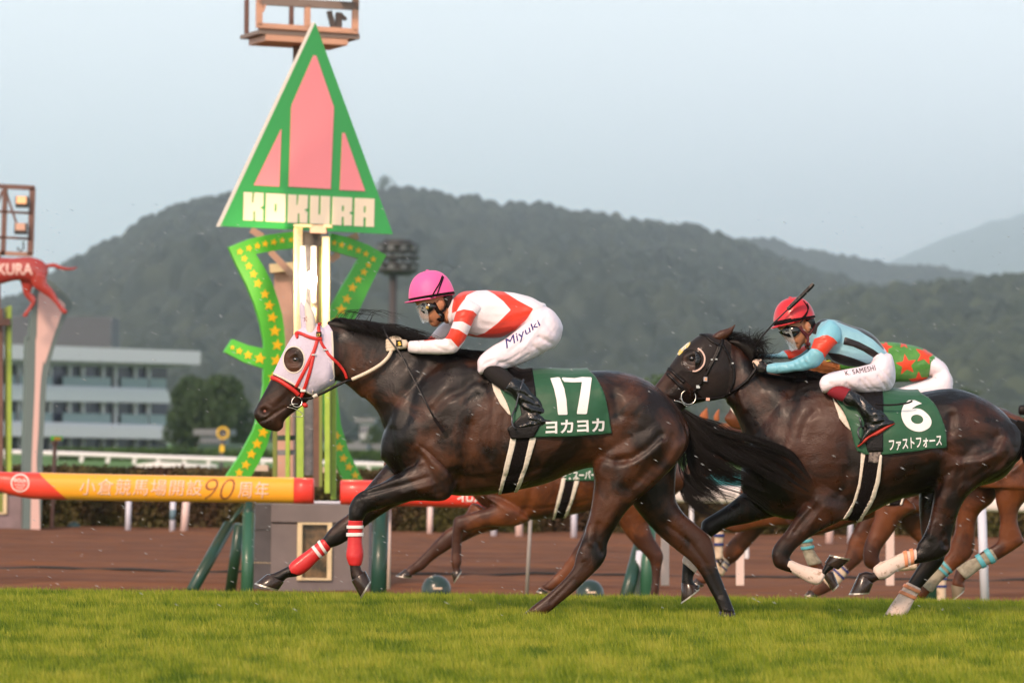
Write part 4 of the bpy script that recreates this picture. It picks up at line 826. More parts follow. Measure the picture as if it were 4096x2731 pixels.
bandage('c8', [(1448,1240,1552,1290,.031),(1390,1325,1500,1375,.032),(1325,1415,1455,1460,.037),(1285,1480,1415,1512,.036)], YB, .13, M_BWHITE, rB,
  stripes=[((1440,1250,1545,1296),(1425,1272,1530,1318),.033),((1408,1300,1515,1345),(1392,1322,1500,1368),.033)], mstripe=M_ORTAPE)
mn = manestr('c4', [(780,500),(860,540),(960,640),(1060,700)], 260, YB, .11, (1, .25), 13, spread=.04, up=.03)
mn += manestr('c4', [(1060,740),(1200,780),(1350,800),(1500,830)], 400, YB, .16, (1, -.1), 14, spread=.06, up=.03)
rg = np.random.default_rng(3)
for i in range(170):
    p = W('g4', 1260+rg.random()*140, 430-rg.random()*60, YB); a = R(rg.uniform(-60, 130)); L_ = .035+.075*rg.random()
    mn.append([Vector(q) for q in bez([p[:], (p+Vector((math.cos(a)*L_*.5, -.02*rg.random(), math.sin(a)*L_*.6)))[:], (p+Vector((math.cos(a-.3)*L_, -.03*rg.random(), math.sin(a-.3)*L_)))[:]], 4)])
V, F = loft([('g4', 975, 345, 1000, 385, .03), ('g4', 1090, 322, 1100, 450, .045), ('g4', 1230, 330, 1190, 540, .05), ('g4', 1340, 370, 1240, 610, .055), ('c4', 1040, 560, 985, 690, .05)], YB, N=16)
mo = MB().add(V, F).build('mane', M_HAIR, rB, smooth=True); hair('loose_mane_hair', mn, M_HAIR, mo, .0017)
ts = tailstr('s', [(4062,1690),(4110,1730),(4150,1800),(4200,1860),(4290,1930),(4420,1990)], [12,35,60,75,80,60], 900, YB, 25, wisp=.15)
V, F = loft([('s', 4040, 1670, 4040, 1720, .03), ('s', 4080, 1690, 4070, 1740, .03), ('s', 4130, 1740, 4100, 1780, .02)], YB, N=14)
to = MB().add(V, F).build('tail', M_HAIR, rB, smooth=True); hair('tail_hair', ts, M_HAIR, to, .0020)

# ======== horses further out
def far_horse(Yc, label, m, k, ky, cx, cy, legs, dark, loc, cloth=None, eyes=True, head=True, neckmap=None, hd=1.0):
    a = (1530, 1481, cx, cy, k, ky)
    T_ = xf(A_torso, *a); N_ = xf(A_neck, *(neckmap or a)); Hd = xf(A_head, *(neckmap or a))
    st = [(f, p, w_, a_*.9, 'b') for f, p, w_, a_, h_ in xfs([s_ for s_ in sA if s_[4] == 'b' and s_[0] in ('g2', 'g3')], *a)]
    root, b, t = horse('x', Yc, 'racehorse', label, m, T_, N_, Hd, legs, st, dark, loc, voxel=.012, sm=5)
    for sd in (-1, 1):
        for nm, pts in (('eye', (1183, 1438)),):
            kk = neckmap or a; q = ('s', kk[2]+(pts[0]-kk[0])*kk[4], kk[3]+(pts[1]-kk[1])*(kk[5]))
            p, n = onsurf(t, W(*q, Yc), Yc, sd); V, F = blob(p-n*.004, (.022, .018, .018)); MB().add(V, F).build('eye', M_EYE, root, smooth=True)
    return root, b, t, T_
M_CLOTH2 = M_GREEN
def tack_far(root, b, t, a, Yc, txt=None):
    mp = lambda fr, pts: [(W('s', a[2]+(S_(fr, *p)[0]-a[0])*a[4], a[3]+(S_(fr, *p)[1]-a[1])*a[5], Yc)) for p in pts]
    pg = lambda fr, pts: [(p.x, p.z) for p in mp(fr, pts)]
    c = b.patch('saddle_cloth', pg('c3', [(1000,950),(960,1060),(1040,1220),(1090,1400),(1110,1465),(1300,1462),(1480,1458),(1850,1432),(1798,1180),(1725,1015),(1660,930),(1650,850),(1050,850)]), M_GREEN, root, off=.016, thick=.006)
    g = b.patch('girth', pg('g2', [(1375,900),(1540,900),(1515,1000),(1440,1250),(1395,1350),(1370,1440),(1230,1440),(1275,1340),(1340,1080)]), M_ELAST, root, off=.012, thick=.006)
    near = lambda c_: c_[:, 1] < Yc
    b.patch('girth_edging', pg('g2', [(1350,900),(1398,900),(1382,1000),(1330,1200),(1262,1400),(1250,1440),(1215,1440),(1240,1398),(1275,1250),(1330,1020)]), M_PAD, g, off=.016, thick=.006, ysel=near)
    b.patch('girth_edging', pg('g2', [(1512,900),(1560,900),(1552,960),(1500,1130),(1430,1320),(1385,1400),(1370,1440),(1350,1440),(1385,1350),(1450,1170)]), M_PAD, g, off=.016, thick=.006, ysel=near)
    return c
# bay behind the winner
YC = 45.0; aC = (1530, 1481, 1890, 1742, .69, .672)
C_nf = [('c6',1750,480,2050,640,.10,-.14),('c6',1800,530,1935,680,.085,-.15),('c6',1690,575,1780,680,.06,-.15),('c6',1600,600,1680,700,.052,-.15),('c6',1545,620,1630,720,.048,-.15),('c6',1530,690,1605,705,.044,-.15),('c6',1525,780,1592,780,.030,-.15),
 ('c6',1520,860,1590,860,.030,-.15),('c6',1518,915,1592,915,.038,-.15),('c6',1530,960,1580,955,.032,-.15),('c6',1530,1000,1592,975,.036,-.15)]
C_ff = [('c6',1660,520,1850,700,.09,.12),('c6',1580,640,1720,730,.062,.12),('c6',1480,710,1570,800,.052,.12),('c6',1420,770,1500,840,.046,.12),('c6',1345,850,1410,900,.03,.12),('c6',1285,910,1340,965,.032,.12),('c6',1262,930,1325,975,.037,.12),('c6',1225,960,1275,1000,.032,.12),('c6',1195,980,1255,1015,.036,.12)]
C_nh = [('d4',1000,150,1700,260,.12,-.10),('d4',1050,350,1700,420,.14,-.12),('d4',1180,500,1620,560,.11,-.12),('d4',1280,640,1560,650,.08,-.12),('d4',1345,750,1600,780,.062,-.12),('d4',1440,860,1650,860,.05,-.12),('d4',1540,960,1685,940,.046,-.12),('d4',1572,1030,1672,1020,.036,-.12),
 ('d4',1582,1130,1655,1130,.03,-.12),('d4',1575,1220,1648,1220,.036,-.12),('d4',1560,1300,1640,1300,.034,-.12)]
C_fh = [('d4',1000,400,1500,500,.11,.10),('d4',1020,600,1300,640,.09,.12),('d4',950,780,1160,840,.06,.12),('d4',860,930,1020,980,.05,.12),('d4',760,1070,880,1130,.034,.12),('d4',650,1180,730,1240,.034,.12),('d4',600,1215,680,1265,.036,.12)]
rC, bC, tC_, _ = far_horse(YC, 'bay racehorse glimpsed under the belly of the horse numbered 17', M_CHEST, aC[4], aC[5], aC[2], aC[3], [C_nf, C_ff, C_nh, C_fh],
 [('c6',[(1560,680),(1540,980)],.10,.7,'b'),('c6',[(1450,800),(1200,1000)],.10,.5,'b'),('d4',[(1620,960),(1600,1200)],.12,.5,'b')], ('s', 2300, 2440))
hoof('c6', (1520,985), (1592,965), (1540,1052), (1590,975), YC, -.15, rC); hoof('c6', (1210,965), (1258,1018), (1150,1012), (1250,1025), YC, .12, rC)
hoof('d4', (1555,1290), (1645,1295), (1530,1350), (1640,1350), YC, -.12, rC); hoof('d4', (585,1235), (660,1275), (555,1265), (640,1285), YC, .12, rC)
cC = tack_far(rC, bC, tC_, aC, YC)
tCC = BVHTree.FromPolygons([v.co for v in cC.data.vertices], [tuple(p.vertices) for p in cC.data.polygons])
v, f = text_mesh('モズスーパーフレア', bold=.02); q = quadmap(v, [(2243,1918),(2455,1912),(2455,1876),(2243,1882)]); drape('name_print', q, f, 's', YC, tCC, M_WHITE, cC, off=.004, thick=.002)
v, f = text_mesh('10', bold=.05); q = quadmap(v, [(2330,1868),(2400,1866),(2400,1796),(2330,1798)]); drape('number_print', q, f, 's', YC, tCC, M_WHITE, cC, off=.004, thick=.002)
ts = tailstr('s', [(2722,1905),(2755,1935),(2800,1970),(2850,2010),(2910,2050)], [12,40,62,60,25], 900, YC, 35, wisp=.12)
to = MB().add(*loft([('s', 2700, 1880, 2695, 1920, .03), ('s', 2735, 1905, 2720, 1945, .03), ('s', 2790, 1950, 2775, 1985, .02)], YC, N=14)).build('tail', M_HAIR, rC, smooth=True); hair('tail_hair', ts, M_HAIR, to, .003)
# chestnut behind the second horse, ears showing over the long tail
YD = 48.0; aD = (1530, 1481, 2960, 1798, .63, .625)
D_nf = [('c7',1620,800,1800,1000,.10,-.14),('c7',1500,900,1620,1010,.07,-.15),('c7',1420,960,1490,1040,.05,-.15),('c7',1366,985,1428,1020,.045,-.15),('c7',1362,1040,1414,1040,.034,-.15),('c7',1366,1120,1408,1120,.030,-.15),('c7',1368,1170,1412,1165,.036,-.15),('c7',1376,1200,1408,1190,.03,-.15)]
D_ff = [('c7',1600,960,1800,1000,.09,.12),('c7',1560,985,1680,1010,.07,.12),('c7',1490,1050,1570,1120,.055,.12),('c7',1425,1130,1500,1200,.046,.12),('c7',1392,1190,1450,1232,.032,.12),('c7',1362,1240,1412,1285,.034,.12),('c7',1310,1280,1350,1320,.03,.12),('c7',1268,1300,1310,1335,.034,.12)]
D_nh = [('c8',1350,500,1600,700,.12,-.1),('c8',1100,640,1420,700,.10,-.12),('c8',1035,770,1200,800,.07,-.12),('c8',970,900,1130,940,.055,-.12),('c8',945,1000,1085,1050,.05,-.12),('c8',880,1100,950,1170,.034,-.12),('c8',810,1190,880,1250,.034,-.12),('c8',720,1220,820,1300,.036,-.12),('c8',650,1290,740,1335,.034,-.12)]
D_fh = [('c8',1350,600,1600,760,.10,.1),('c8',1400,800,1600,820,.08,.12),('c8',1560,950,1700,900,.055,.12),('c8',1670,1080,1770,1060,.045,.12),('c8',1680,1180,1750,1180,.032,.12),('c8',1680,1280,1745,1280,.032,.12),('c8',1680,1380,1745,1380,.034,.12)]
rD, bD, tD, _ = far_horse(YD, 'chestnut racehorse furthest out, ears above the flying tail of number 17', M_CHEST, aD[4], aD[5], aD[2], aD[3], [D_nf, D_ff, D_nh, D_fh],
 [], ('s', 3400, 2440), neckmap=(1240, 1330, 2862, 1722, .64, .60))
for sd, c in ((-1, [(795,1340,870,1350),(800,1290,866,1290),(835,1235,868,1240),(862,1208,868,1210)]), (1, [(620,1330,735,1345),(635,1270,735,1290),(690,1215,725,1225),(716,1192,722,1194)])):
    V, F = loft([('g4', *q, w_, sd*.06) for q, w_ in zip(c, (.03,.03,.018,.004))], YD, N=14); MB().add(V, F).build('ear', mat('chestnut_ear', (.35,.10,.03), rough=.7), rD, smooth=True)
straps('noseband', tD, 's', [[(2800,1760),(2830,1790),(2850,1830)]], YD, .04, M_PAD, rD, off=.01, puff=.02)
hoof('c8', (665,1280), (735,1340), (628,1325), (718,1348), YD, -.12, rD); hoof('c7', (1262,1300), (1312,1342), (1240,1325), (1300,1352), YD, .12, rD); hoof('c7', (1374,1195), (1412,1185), (1392,1232), (1420,1196), YD, -.15, rD)
M_CREAMB = mat('cream_bandage', (.66,.50,.36), rough=.75, noise=(18,.3,.5), col2=(.38,.26,.17)); M_NAVY = mat('navy_tape', (.03,.04,.16), rough=.5); M_TURQ = mat('turquoise_tape', (.10,.38,.44), rough=.5); M_MUDB = mat('mud_grey_bandage', (.36,.32,.24), rough=.8, noise=(20,.3,.6), col2=(.17,.14,.10), bump=(40,.5,.01))
def sband(fr, st, Yc, dy, m, root, tp, ts_): 
    sp = []
    P_ = np.array([s_[:4] for s_ in st], float)
    for t0 in ts_:
        def at(t): i = min(int(t*(len(P_)-1)), len(P_)-2); u = t*(len(P_)-1)-i; return tuple(lerp(P_[i], P_[i+1], u))
        sp.append((at(t0), at(t0+.10), st[0][4]*1.02))
    return bandage(fr, st, Yc, dy, m, root, stripes=sp, mstripe=tp)
sband('c7', [(1362,1035,1414,1036,.036),(1366,1120,1408,1120,.033),(1366,1185,1410,1180,.038)], YD, -.15, M_CREAMB, rD, M_NAVY, (.06,.36))
sband('c7', [(1405,1172,1458,1215,.035),(1365,1235,1415,1285,.036)], YD, .12, M_CREAMB, rD, M_NAVY, (.12,.5))
sband('c8', [(905,1075,970,1140,.036),(840,1155,910,1220,.036),(770,1200,840,1280,.037)], YD, -.12, M_CREAMB, rD, M_NAVY, (.02,.3))
sband('c8', [(1678,1190,1750,1190,.034),(1680,1290,1745,1290,.034),(1680,1390,1745,1390,.034)], YD, .12, M_CREAMB, rD, M_NAVY, (.02,.32))
V, F = loft([('s', 2880, 1690, 2870, 1740, .03), ('s', 2960, 1700, 2950, 1760, .04), ('s', 3050, 1730, 3040, 1790, .04)], YD, N=14); MB().add(V, F).build('mane', mat('chestnut_mane', (.22,.075,.025), rough=.6), rD, smooth=True)
# chestnut carrying the green-shirted rider
YE = 37.5; aE = (1530, 1481, 3160, 1612, .83, .80)
E_nf = [('c8',1150,560,1500,660,.10,-.14),('c8',1170,680,1400,720,.085,-.15),('c8',1130,820,1300,860,.065,-.15),('c8',1090,930,1225,960,.055,-.15),('c8',1078,1010,1205,1025,.05,-.15),('c8',1090,1090,1210,1050,.046,-.15),('c8',1160,1130,1210,1065,.036,-.15),
 ('c8',1280,1135,1290,1075,.032,-.15),('c8',1400,1132,1400,1070,.034,-.15),('c8',1480,1125,1480,1068,.038,-.15),('c8',1530,1100,1520,1050,.034,-.15)]
E_ff = [('c8',1000,500,1250,700,.09,.12),('c8',800,640,950,800,.07,.12),('c8',620,760,760,860,.055,.12),('c8',590,850,690,870,.048,.12),('c8',602,910,690,900,.04,.12),('c8',630,1000,712,985,.034,.12),('c8',665,1090,770,1070,.038,.12),('c8',710,1140,790,1110,.034,.12),('c8',770,1190,860,1150,.034,.12)]
E_nh = [('s',3860,1650,4180,1750,.12,-.1),('c8',1960,450,2560,450,.13,-.12),('c8',2095,480,2440,520,.11,-.12),('c8',2120,600,2310,640,.08,-.12),('c8',2150,730,2290,760,.06,-.12),('c8',2140,850,2330,880,.05,-.12),('c8',2130,910,2325,930,.046,-.12),('c8',2060,960,2140,1050,.036,-.12),
 ('c8',1990,1000,2060,1080,.031,-.12),('c8',1900,1060,1960,1140,.032,-.12),('c8',1820,1110,1890,1195,.038,-.12),('c8',1790,1180,1870,1230,.033,-.12),('c8',1775,1240,1880,1270,.036,-.12)]
E_fh = [('s',3800,1700,4050,1800,.10,.1),('c8',1830,560,2150,560,.10,.12),('c8',1830,700,2010,700,.07,.12),('c8',1820,830,1980,860,.055,.12),('c8',1790,930,1975,950,.05,.12),('c8',1770,1000,1940,1040,.045,.12),('c8',1700,1080,1790,1160,.034,.12),('c8',1620,1180,1700,1240,.031,.12),('c8',1550,1260,1620,1320,.036,.12),('c8',1500,1320,1580,1370,.034,.12)]
rE, bE, tE_, _ = far_horse(YE, 'chestnut racehorse half hidden by number 6, rump at the right edge', M_CHEST, aE[4], aE[5], aE[2], aE[3], [E_nf, E_ff, E_nh, E_fh],
 [('c8',[(1100,1000),(1160,1060)],.10,.5,'b')], ('s', 3650, 2440), neckmap=(1010, 1640, 2895, 1665, .72, .60))
straps('noseband', tE_, 's', [[(2925,1625),(2945,1655),(2975,1680)]], YE, .03, M_PAD, rE, off=.008, puff=.01)
hoof('c8', (770,1165), (865,1150), (855,1300), (905,1250), YE, .12, rE, hd=(.045,.05)); hoof('c8', (1768,1245), (1882,1270), (1780,1362), (1870,1290), YE, -.12, rE, m=mat('muddy_hoof', (.16,.12,.07), rough=.6)); hoof('c8', (1490,1330), (1570,1380), (1460,1400), (1550,1420), YE, .12, rE)
sband('c8', [(600,890,688,880,.040),(630,1000,712,985,.036),(668,1095,772,1075,.040)], YE, .12, M_MUDB, rE, M_TURQ, (.06,.3))
sband('c8', [(1170,1130,1210,1065,.036),(1300,1137,1300,1074,.034),(1400,1134,1400,1070,.036),(1490,1125,1490,1066,.038)], YE, -.15, M_CREAMB, rE, M_TURQ, ())
sband('c8', [(2075,960,2130,1050,.036),(1960,1030,2010,1110,.033),(1880,1075,1940,1160,.034),(1815,1120,1890,1200,.040)], YE, -.12, M_MUDB, rE, M_TURQ, (.04,.24))
sband('c8', [(1730,1060,1800,1140,.036),(1650,1150,1720,1210,.033),(1560,1250,1640,1310,.038)], YE, .12, M_MUDB, rE, M_TURQ, (.02,.22))
cE = tack_far(rE, bE, tE_, aE, YE)
mn = manestr('s', [(3170,1470),(3230,1480),(3290,1490),(3400,1520)], 260, YE, .16, (1, .1), 55, spread=.06, up=.05)
V, F = loft([('s', 3150, 1460, 3150, 1530, .05), ('s', 3240, 1455, 3240, 1540, .06), ('s', 3300, 1470, 3310, 1540, .06), ('s', 3400, 1520, 3400, 1570, .06)], YE, N=14)
mo = MB().add(V, F).build('mane', mat('ginger_mane', (.42,.14,.04), rough=.6), rE, smooth=True); hair('loose_mane_hair', mn, mo.data.materials[0], mo, .003)
ts = tailstr('s', [(4110,1630),(4180,1640),(4260,1680),(4340,1760)], [10,30,50,40], 300, YE, 65)
to = MB().add(*loft([('s', 4080, 1620, 4080, 1660, .03), ('s', 4140, 1615, 4140, 1660, .03), ('s', 4200, 1640, 4190, 1670, .02)], YE, N=12)).build('tail', M_HAIR, rE, smooth=True); hair('tail_hair', ts, M_HAIR, to, .003)

# ---------------------------------------------------------------- riders
M_SKIN = mat('skin', (.46, .20, .10), rough=.5, noise=(30, .3, .7), col2=(.40, .17, .085))
M_BREECH = mat('white_breeches', (.86, .74, .80), rough=.5, bump=(7, .6, .03), sheen=.1)
M_BLACKSOCK = mat('black_knit', (.012, .009, .009), rough=.85)
M_HAIRJ = mat('rider_hair', (.008, .007, .006), rough=.6)
M_GOG = mat('goggle_lens', (.010, .010, .010), rough=.08, spec=.8)
M_VISOR = mat('clear_visor', (.75, .80, .80), rough=.05, trans=.9, alpha=.55, ior=1.3)
M_VISOR.node_tree.nodes['Principled BSDF'].inputs['Transmission Weight'].default_value = .3
M_VISOR.node_tree.nodes['Principled BSDF'].inputs['Alpha'].default_value = .42
M_GLOVE = mat('cream_glove', (.70, .58, .44), rough=.6, bump=(30, .4, .01))
def chain(fr, pts, r, Yc, taper=.8):      # finger: (x,y,dy) joints
    P = [W(fr, x, y, Yc)+Vector((0, d_, 0)) for x, y, d_ in pts]; C = [Vector(q) for q in catmull([p[:] for p in P], 3)]
    n = len(C); mb = MB(); mb.tube(C, [r*(1-(1-taper)*i/(n-1)) for i in range(n)], 10)
    e_ = C[-1]; v, f = blob(e_, (r*taper,)*3, 8, 6); mb.add(v, f); v, f = blob(C[0], (r,)*3, 8, 6); mb.add(v, f)
    return mb.V, mb.F
def helmet(fr, bl, br, top, Yc, m, root, hd=.118, brim=None, strapm=None, name='helmet', kx=1.0, tilt=0):
    a, b = W(fr, *bl, Yc), W(fr, *br, Yc); t = W(fr, *top, Yc); C = (a+b)/2; A = (a-b)/2; U = t-C; U = U-A*(U.dot(A)/A.length_squared)
    sh = (t-C-U)
    V = []; nu, nv = 32, 12
    for j in range(nv+1):
        th = (math.pi/2)*j/nv; rr = math.cos(th)**.82 if j < nv else 0; zz = math.sin(th)
        for i in range(nu):
            p = 2*math.pi*i/nu
            V.append(C+A*math.cos(p)*rr+Vector((0, math.sin(p)*hd*rr, 0))+U*zz+sh*zz)
    F = [(j*nu+i, j*nu+(i+1) % nu, (j+1)*nu+(i+1) % nu, (j+1)*nu+i) for j in range(nv) for i in range(nu)]+[tuple(range(nu-1, -1, -1))]
    h = MB().add(V, F).build(name, m, root, smooth=True)
    v, f = blob(t, (.012, .012, .007), 10, 6); MB().add(v, f).build('button', m, h, smooth=True)
    # band round the base, then a peak
    sc = lambda k_, up: [C+A*math.cos(2*math.pi*i/nu)*k_+Vector((0, math.sin(2*math.pi*i/nu)*hd*k_, 0))+U.normalized()*up for i in range(nu)]
    r1, r2 = sc(1.012, .002), sc(.985, .026); r3, r4 = sc(.96, .0), sc(.95, .026)
    V = r1+r2+r4+r3; F = [(q*nu+i, q*nu+(i+1) % nu, ((q+1) % 4)*nu+(i+1) % nu, ((q+1) % 4)*nu+i) for q in range(4) for i in range(nu)]
    MB().add(V, F).build('helmet_band', strapm or M_ELAST, h, smooth=True)
    if brim:
        tip = W(fr, *brim, Yc); D = tip-a; V = []; n_ = 15
        for q, (k_, up) in enumerate(((0, .002), (1, 0), (1, -.006), (0, -.008))):
            for i in range(n_):
                p = R(-100+200*i/(n_-1)); e_ = max(0, math.cos(p*.9))
                V.append(C+A*math.cos(p)*1.0+Vector((0, math.sin(p)*hd*(1.0), 0))+D*k_*e_**.7+Vector((0, 0, up)))
        F = [(q*n_+i, q*n_+i+1, ((q+1) % 4)*n_+i+1, ((q+1) % 4)*n_+i) for q in range(4) for i in range(n_-1)]
        MB().add(V, F).build('helmet_peak', m, h, smooth=True)
    return h, C, A, U
def tubemesh(fr, pts, r, Yc, n=8): return MB().tube([W(fr, x, y, Yc)+Vector((0, d_, 0)) for x, y, d_ in pts], r, n)
def rider(Yc, label, loc, torso, pelvis, arm_n, arm_f, leg_n, leg_f, boot, foot, head, neck, shirt_m, sleeve_m, shirt_pat, sleeve_pat, sock_m, boot_m, cols, hands, wr, farflip=True):
    root = empty('person', W(*loc, Yc), label, 'person')
    sc = lambda L_, k_: [loft(L_, Yc, N=20, scale=k_)]
    mir = lambda L_: [(*s_[:6], -(s_[6] if len(s_) > 6 else 0)) for s_ in L_]
    parts = sc(torso, .86)+sc(pelvis, .84)+sc(arm_n, .72)+sc(arm_f, .72)+sc(leg_n, .82)+sc(leg_f, .82)+sc(boot, .70)+sc(mir(boot), .70)+sc(foot, .62)+sc(mir(foot), .62)+sc(neck, 1)+sc(head, 1)+[loft(n_, Yc, N=12) for n_ in hands['face']]
    for h in hands['near']+hands['far']: parts.append(h)
    b = Body(parts, .007, 3); b.strokes(hands['fs'], Yc)
    b.build('body', M_SKIN, root)
    # shirt
    sb = Body(sc(torso, 1.0), .008, 3); sb.strokes(wr['shirt'], Yc); sb.rough(.006, 9, 2)
    o = sb.build('shirt', shirt_m, root, {k_: np.maximum.reduce([sdf(sb.co[:, [0, 2]], PG(*p, Yc)) for p in v]) for k_, v in shirt_pat.items()})
    for nm, L_, w_ in (('near', arm_n, 'sleeve'), ('far', arm_f, 'sleeve_f')):
        ab = Body(sc(L_, 1.0), .007, 3); ab.strokes(wr.get(w_, []), Yc); ab.rough(.004, 14, 5)
        ab.build('sleeve', sleeve_m, root, {k_: np.maximum.reduce([sdf(ab.co[:, [0, 2]], PG(*p, Yc)) for p in v]) for k_, v in sleeve_pat.items()})
    bb = Body(sc(pelvis, 1.0)+sc(leg_n, 1.0)+sc(leg_f, 1.0), .008, 3); bb.strokes(wr['breech'], Yc); bb.rough(.005, 8, 9)
    br_ = bb.build('breeches', M_BREECH, root)
    for L_ in (boot, mir(boot)):
        k_ = 3; lo = Body(sc(L_[:k_], .96), .007, 2); lo.build('sock', sock_m, root)
        lo = Body(sc(L_[k_-1:], 1.02)+sc(foot if L_ is boot else mir(foot), 1.0), .007, 2); lo.strokes(wr.get('boot', []) if L_ is boot else [], Yc); lo.rough(.007, 16, 4)
        lo.build('boot', boot_m, root)
    return root, b, bb, br_, sb
# ======== rider in white and red, pink cap
J1_t = [('c3',602,392,592,555,.07),('c3',680,330,662,640,.16),('c3',800,318,780,685,.195),('c3',950,320,930,692,.175),('c3',1100,338,1080,662,.16),('c3',1220,368,1180,600,.155),('c3',1300,412,1230,540,.145)]
J1_p = [('c3',1180,380,1120,600,.13),('c3',1300,412,1215,610,.16),('c3',1400,498,1270,700,.17),('c3',1455,590,1330,770,.15)]
J1_an = [('c3',700,395,850,470,.062,-.15),('c3',640,485,795,525,.06,-.19),('c3',606,590,760,600,.055,-.20),('c3',580,655,722,680,.052,-.20),('c3',556,688,690,740,.05,-.195),('c3',535,700,630,808,.047,-.185),('c3',480,702,520,824,.045,-.17),('c3',400,706,405,822,.042,-.145),('c3',320,711,318,815,.039,-.12),('c3',270,716,272,806,.036,-.10)]
J1_af = [('c3',640,430,720,560,.06,.15),('c3',560,540,640,660,.056,.19),('c3',480,610,560,720,.052,.20),('c3',430,670,500,770,.048,.19),('c3',390,705,420,800,.044,.17),('c3',300,730,310,810,.038,.12),('c3',250,735,255,800,.034,.09)]
J1_ln = [('c3',1325,455,1468,640,.11,-.06),('c3',1240,515,1405,755,.115,-.11),('c3',1140,605,1272,832,.105,-.15),('c3',1030,690,1140,892,.092,-.19),('c3',925,755,1035,930,.082,-.225),('c3',848,815,935,945,.072,-.245),('c3',808,870,880,965,.06,-.255),('c3',806,925,845,975,.045,-.26)]
J1_boot = [('c3',820,955,935,890,.055,-.26),('c3',905,1040,1030,940,.055,-.275),('c3',1010,1112,1095,1000,.052,-.285),('c3',1075,1160,1150,1030,.05,-.29),('c3',1120,1215,1235,1125,.046,-.295),('c3',1155,1285,1315,1215,.042,-.30),('c3',1175,1340,1385,1300,.04,-.30)]
J1_foot = [('c3',1415,1335,1422,1385,.028,-.30),('c3',1375,1295,1385,1398,.034,-.30),('c3',1290,1300,1300,1400,.038,-.30),('c3',1210,1330,1215,1402,.042,-.305),('c3',1145,1355,1148,1404,.042,-.31),('c3',1100,1376,1102,1402,.034,-.31)]
J1_head = [('g8',400,600,1010,540,.078),('g8',462,670,1005,640,.077),('g8',490,740,985,720,.074),('g8',515,800,950,790,.07),('g8',560,870,900,860,.063),('g8',640,925,850,930,.05),('g8',680,975,800,985,.034)]
J1_neck = [('g8',860,640,1010,600,.055),('g8',860,860,1030,700,.056),('g8',900,950,1080,780,.062)]
J1_face = [[('g8',500,760,560,760,.010),('g8',505,810,580,820,.013),('g8',522,850,590,868,.017),('g8',535,878,590,888,.013)],[('g8',630,900,700,905,.022),('g8',648,925,700,935,.024),('g8',655,955,710,962,.022)],[('g8',680,970,760,960,.025),('g8',700,998,770,985,.02)]]
def fist(fr, wrist, knuckles, thumb, Yc, side, palm, r=.0115):
    """closed hand: palm, four fingers curling round to the far side, thumb across the top"""
    o = []
    P = [W(fr, x, y, Yc)+Vector((0, d_, 0)) for x, y, d_ in palm]
    for a, b_, c in zip(palm[:-1], palm[1:], range(9)):
        pass
    o.append(loft([(fr, *q) for q in wrist], Yc, N=14))
    for i, k_ in enumerate(knuckles): o.append(chain(fr, k_, r*(1, 1.02, .98, .86)[i % 4], Yc))
    o.append(chain(fr, thumb, r*1.08, Yc))
    return o
def fist_at(fr, kx, ky, ux, uy, s, y0, side, Yc):
    # k: knuckle row (index..little) from (kx[0],ky[0]) to (kx[1],ky[1]); u: wrist end
    W_ = [(ux[0], uy[0], ux[1], uy[1], .020, y0), ((ux[0]*2+kx[0])/3, (uy[0]*2+ky[0])/3, (ux[1]*2+kx[1])/3, (uy[1]*2+ky[1])/3, .024, y0), ((ux[0]+kx[0]*3)/4, (uy[0]+ky[0]*3)/4, (ux[1]+kx[1]*3)/4, (uy[1]+ky[1]*3)/4, .022, y0)]
    K = []
    for i in range(4):
        t = (i+.35)/3.7; x, y = lerp(kx[0], kx[1], t), lerp(ky[0], ky[1], t); mx, my = lerp(ux[0], ux[1], t), lerp(uy[0], uy[1], t)
        dx, dy = (mx-x), (my-y); L_ = math.hypot(dx, dy); dx /= L_; dy /= L_
        e_ = (1, 1.06, 1, .86)[i]*s
        K.append([(x+dx*e_*1.0, y+dy*e_*1.0, y0+side*.010), (x+dx*e_*.1, y+dy*e_*.1, y0+side*.006), (x-dx*e_*.15, y-dy*e_*.15, y0-side*.018), (x+dx*e_*.45, y+dy*e_*.45, y0-side*.034), (x+dx*e_*1.0, y+dy*e_*1.0, y0-side*.030)])
    t0x, t0y = lerp(ux[0], kx[0], .35), lerp(uy[0], ky[0], .35)
    nx, ny = (ux[0]-ux[1]), (uy[0]-uy[1]); L_ = math.hypot(nx, ny); nx /= L_; ny /= L_
    T_ = [(t0x, t0y, y0-side*.008), (lerp(t0x, kx[0], .4)+nx*s*.35, lerp(t0y, ky[0], .4)+ny*s*.35, y0-side*.020), (lerp(t0x, kx[0], .95)+nx*s*.1, lerp(t0y, ky[0], .95)+ny*s*.1, y0-side*.026)]
    return fist(fr, W_, K, T_, Yc, side, [(0, 0, 0)])
H1n = fist_at('g8', (20, 18), (1215, 1390), (300, 290), (1215, 1350), 95, -.10, -1, YA)
H1f = fist_at('g8', (-20, -22), (1225, 1380), (260, 250), (1225, 1350), 95, .08, 1, YA)
M_SH1 = masked(mat('white_silks', (.86, .77, .80), rough=.42, sheen=.15, bump=(7, .6, .03)), [('red', (.75, .050, .022))])
J1_pat = {'red': [('g8', [(725,1000),(860,990),(1020,1060),(945,1190),(760,1065)]), ('c3', [(600,330),(760,300),(800,318),(720,360),(690,420),(650,480),(600,500)]), ('c3', [(850,300),(980,310),(1120,400),(1240,465),(1190,545),(1100,630),(960,700),(700,720),(735,655),(800,672),(860,655),(960,580),(1065,475),(1005,405),(930,345)])]}
J1_spat = {'red': [('g8', [(570,1240),(665,1140),(760,1195),(745,1222)]), ('c3', [(590,570),(600,540),(640,490),(700,472),(770,485),(810,520),(765,610),(690,568)]), ('c3', [(540,696),(590,615),(660,632),(735,680),(655,768),(600,705)])]}
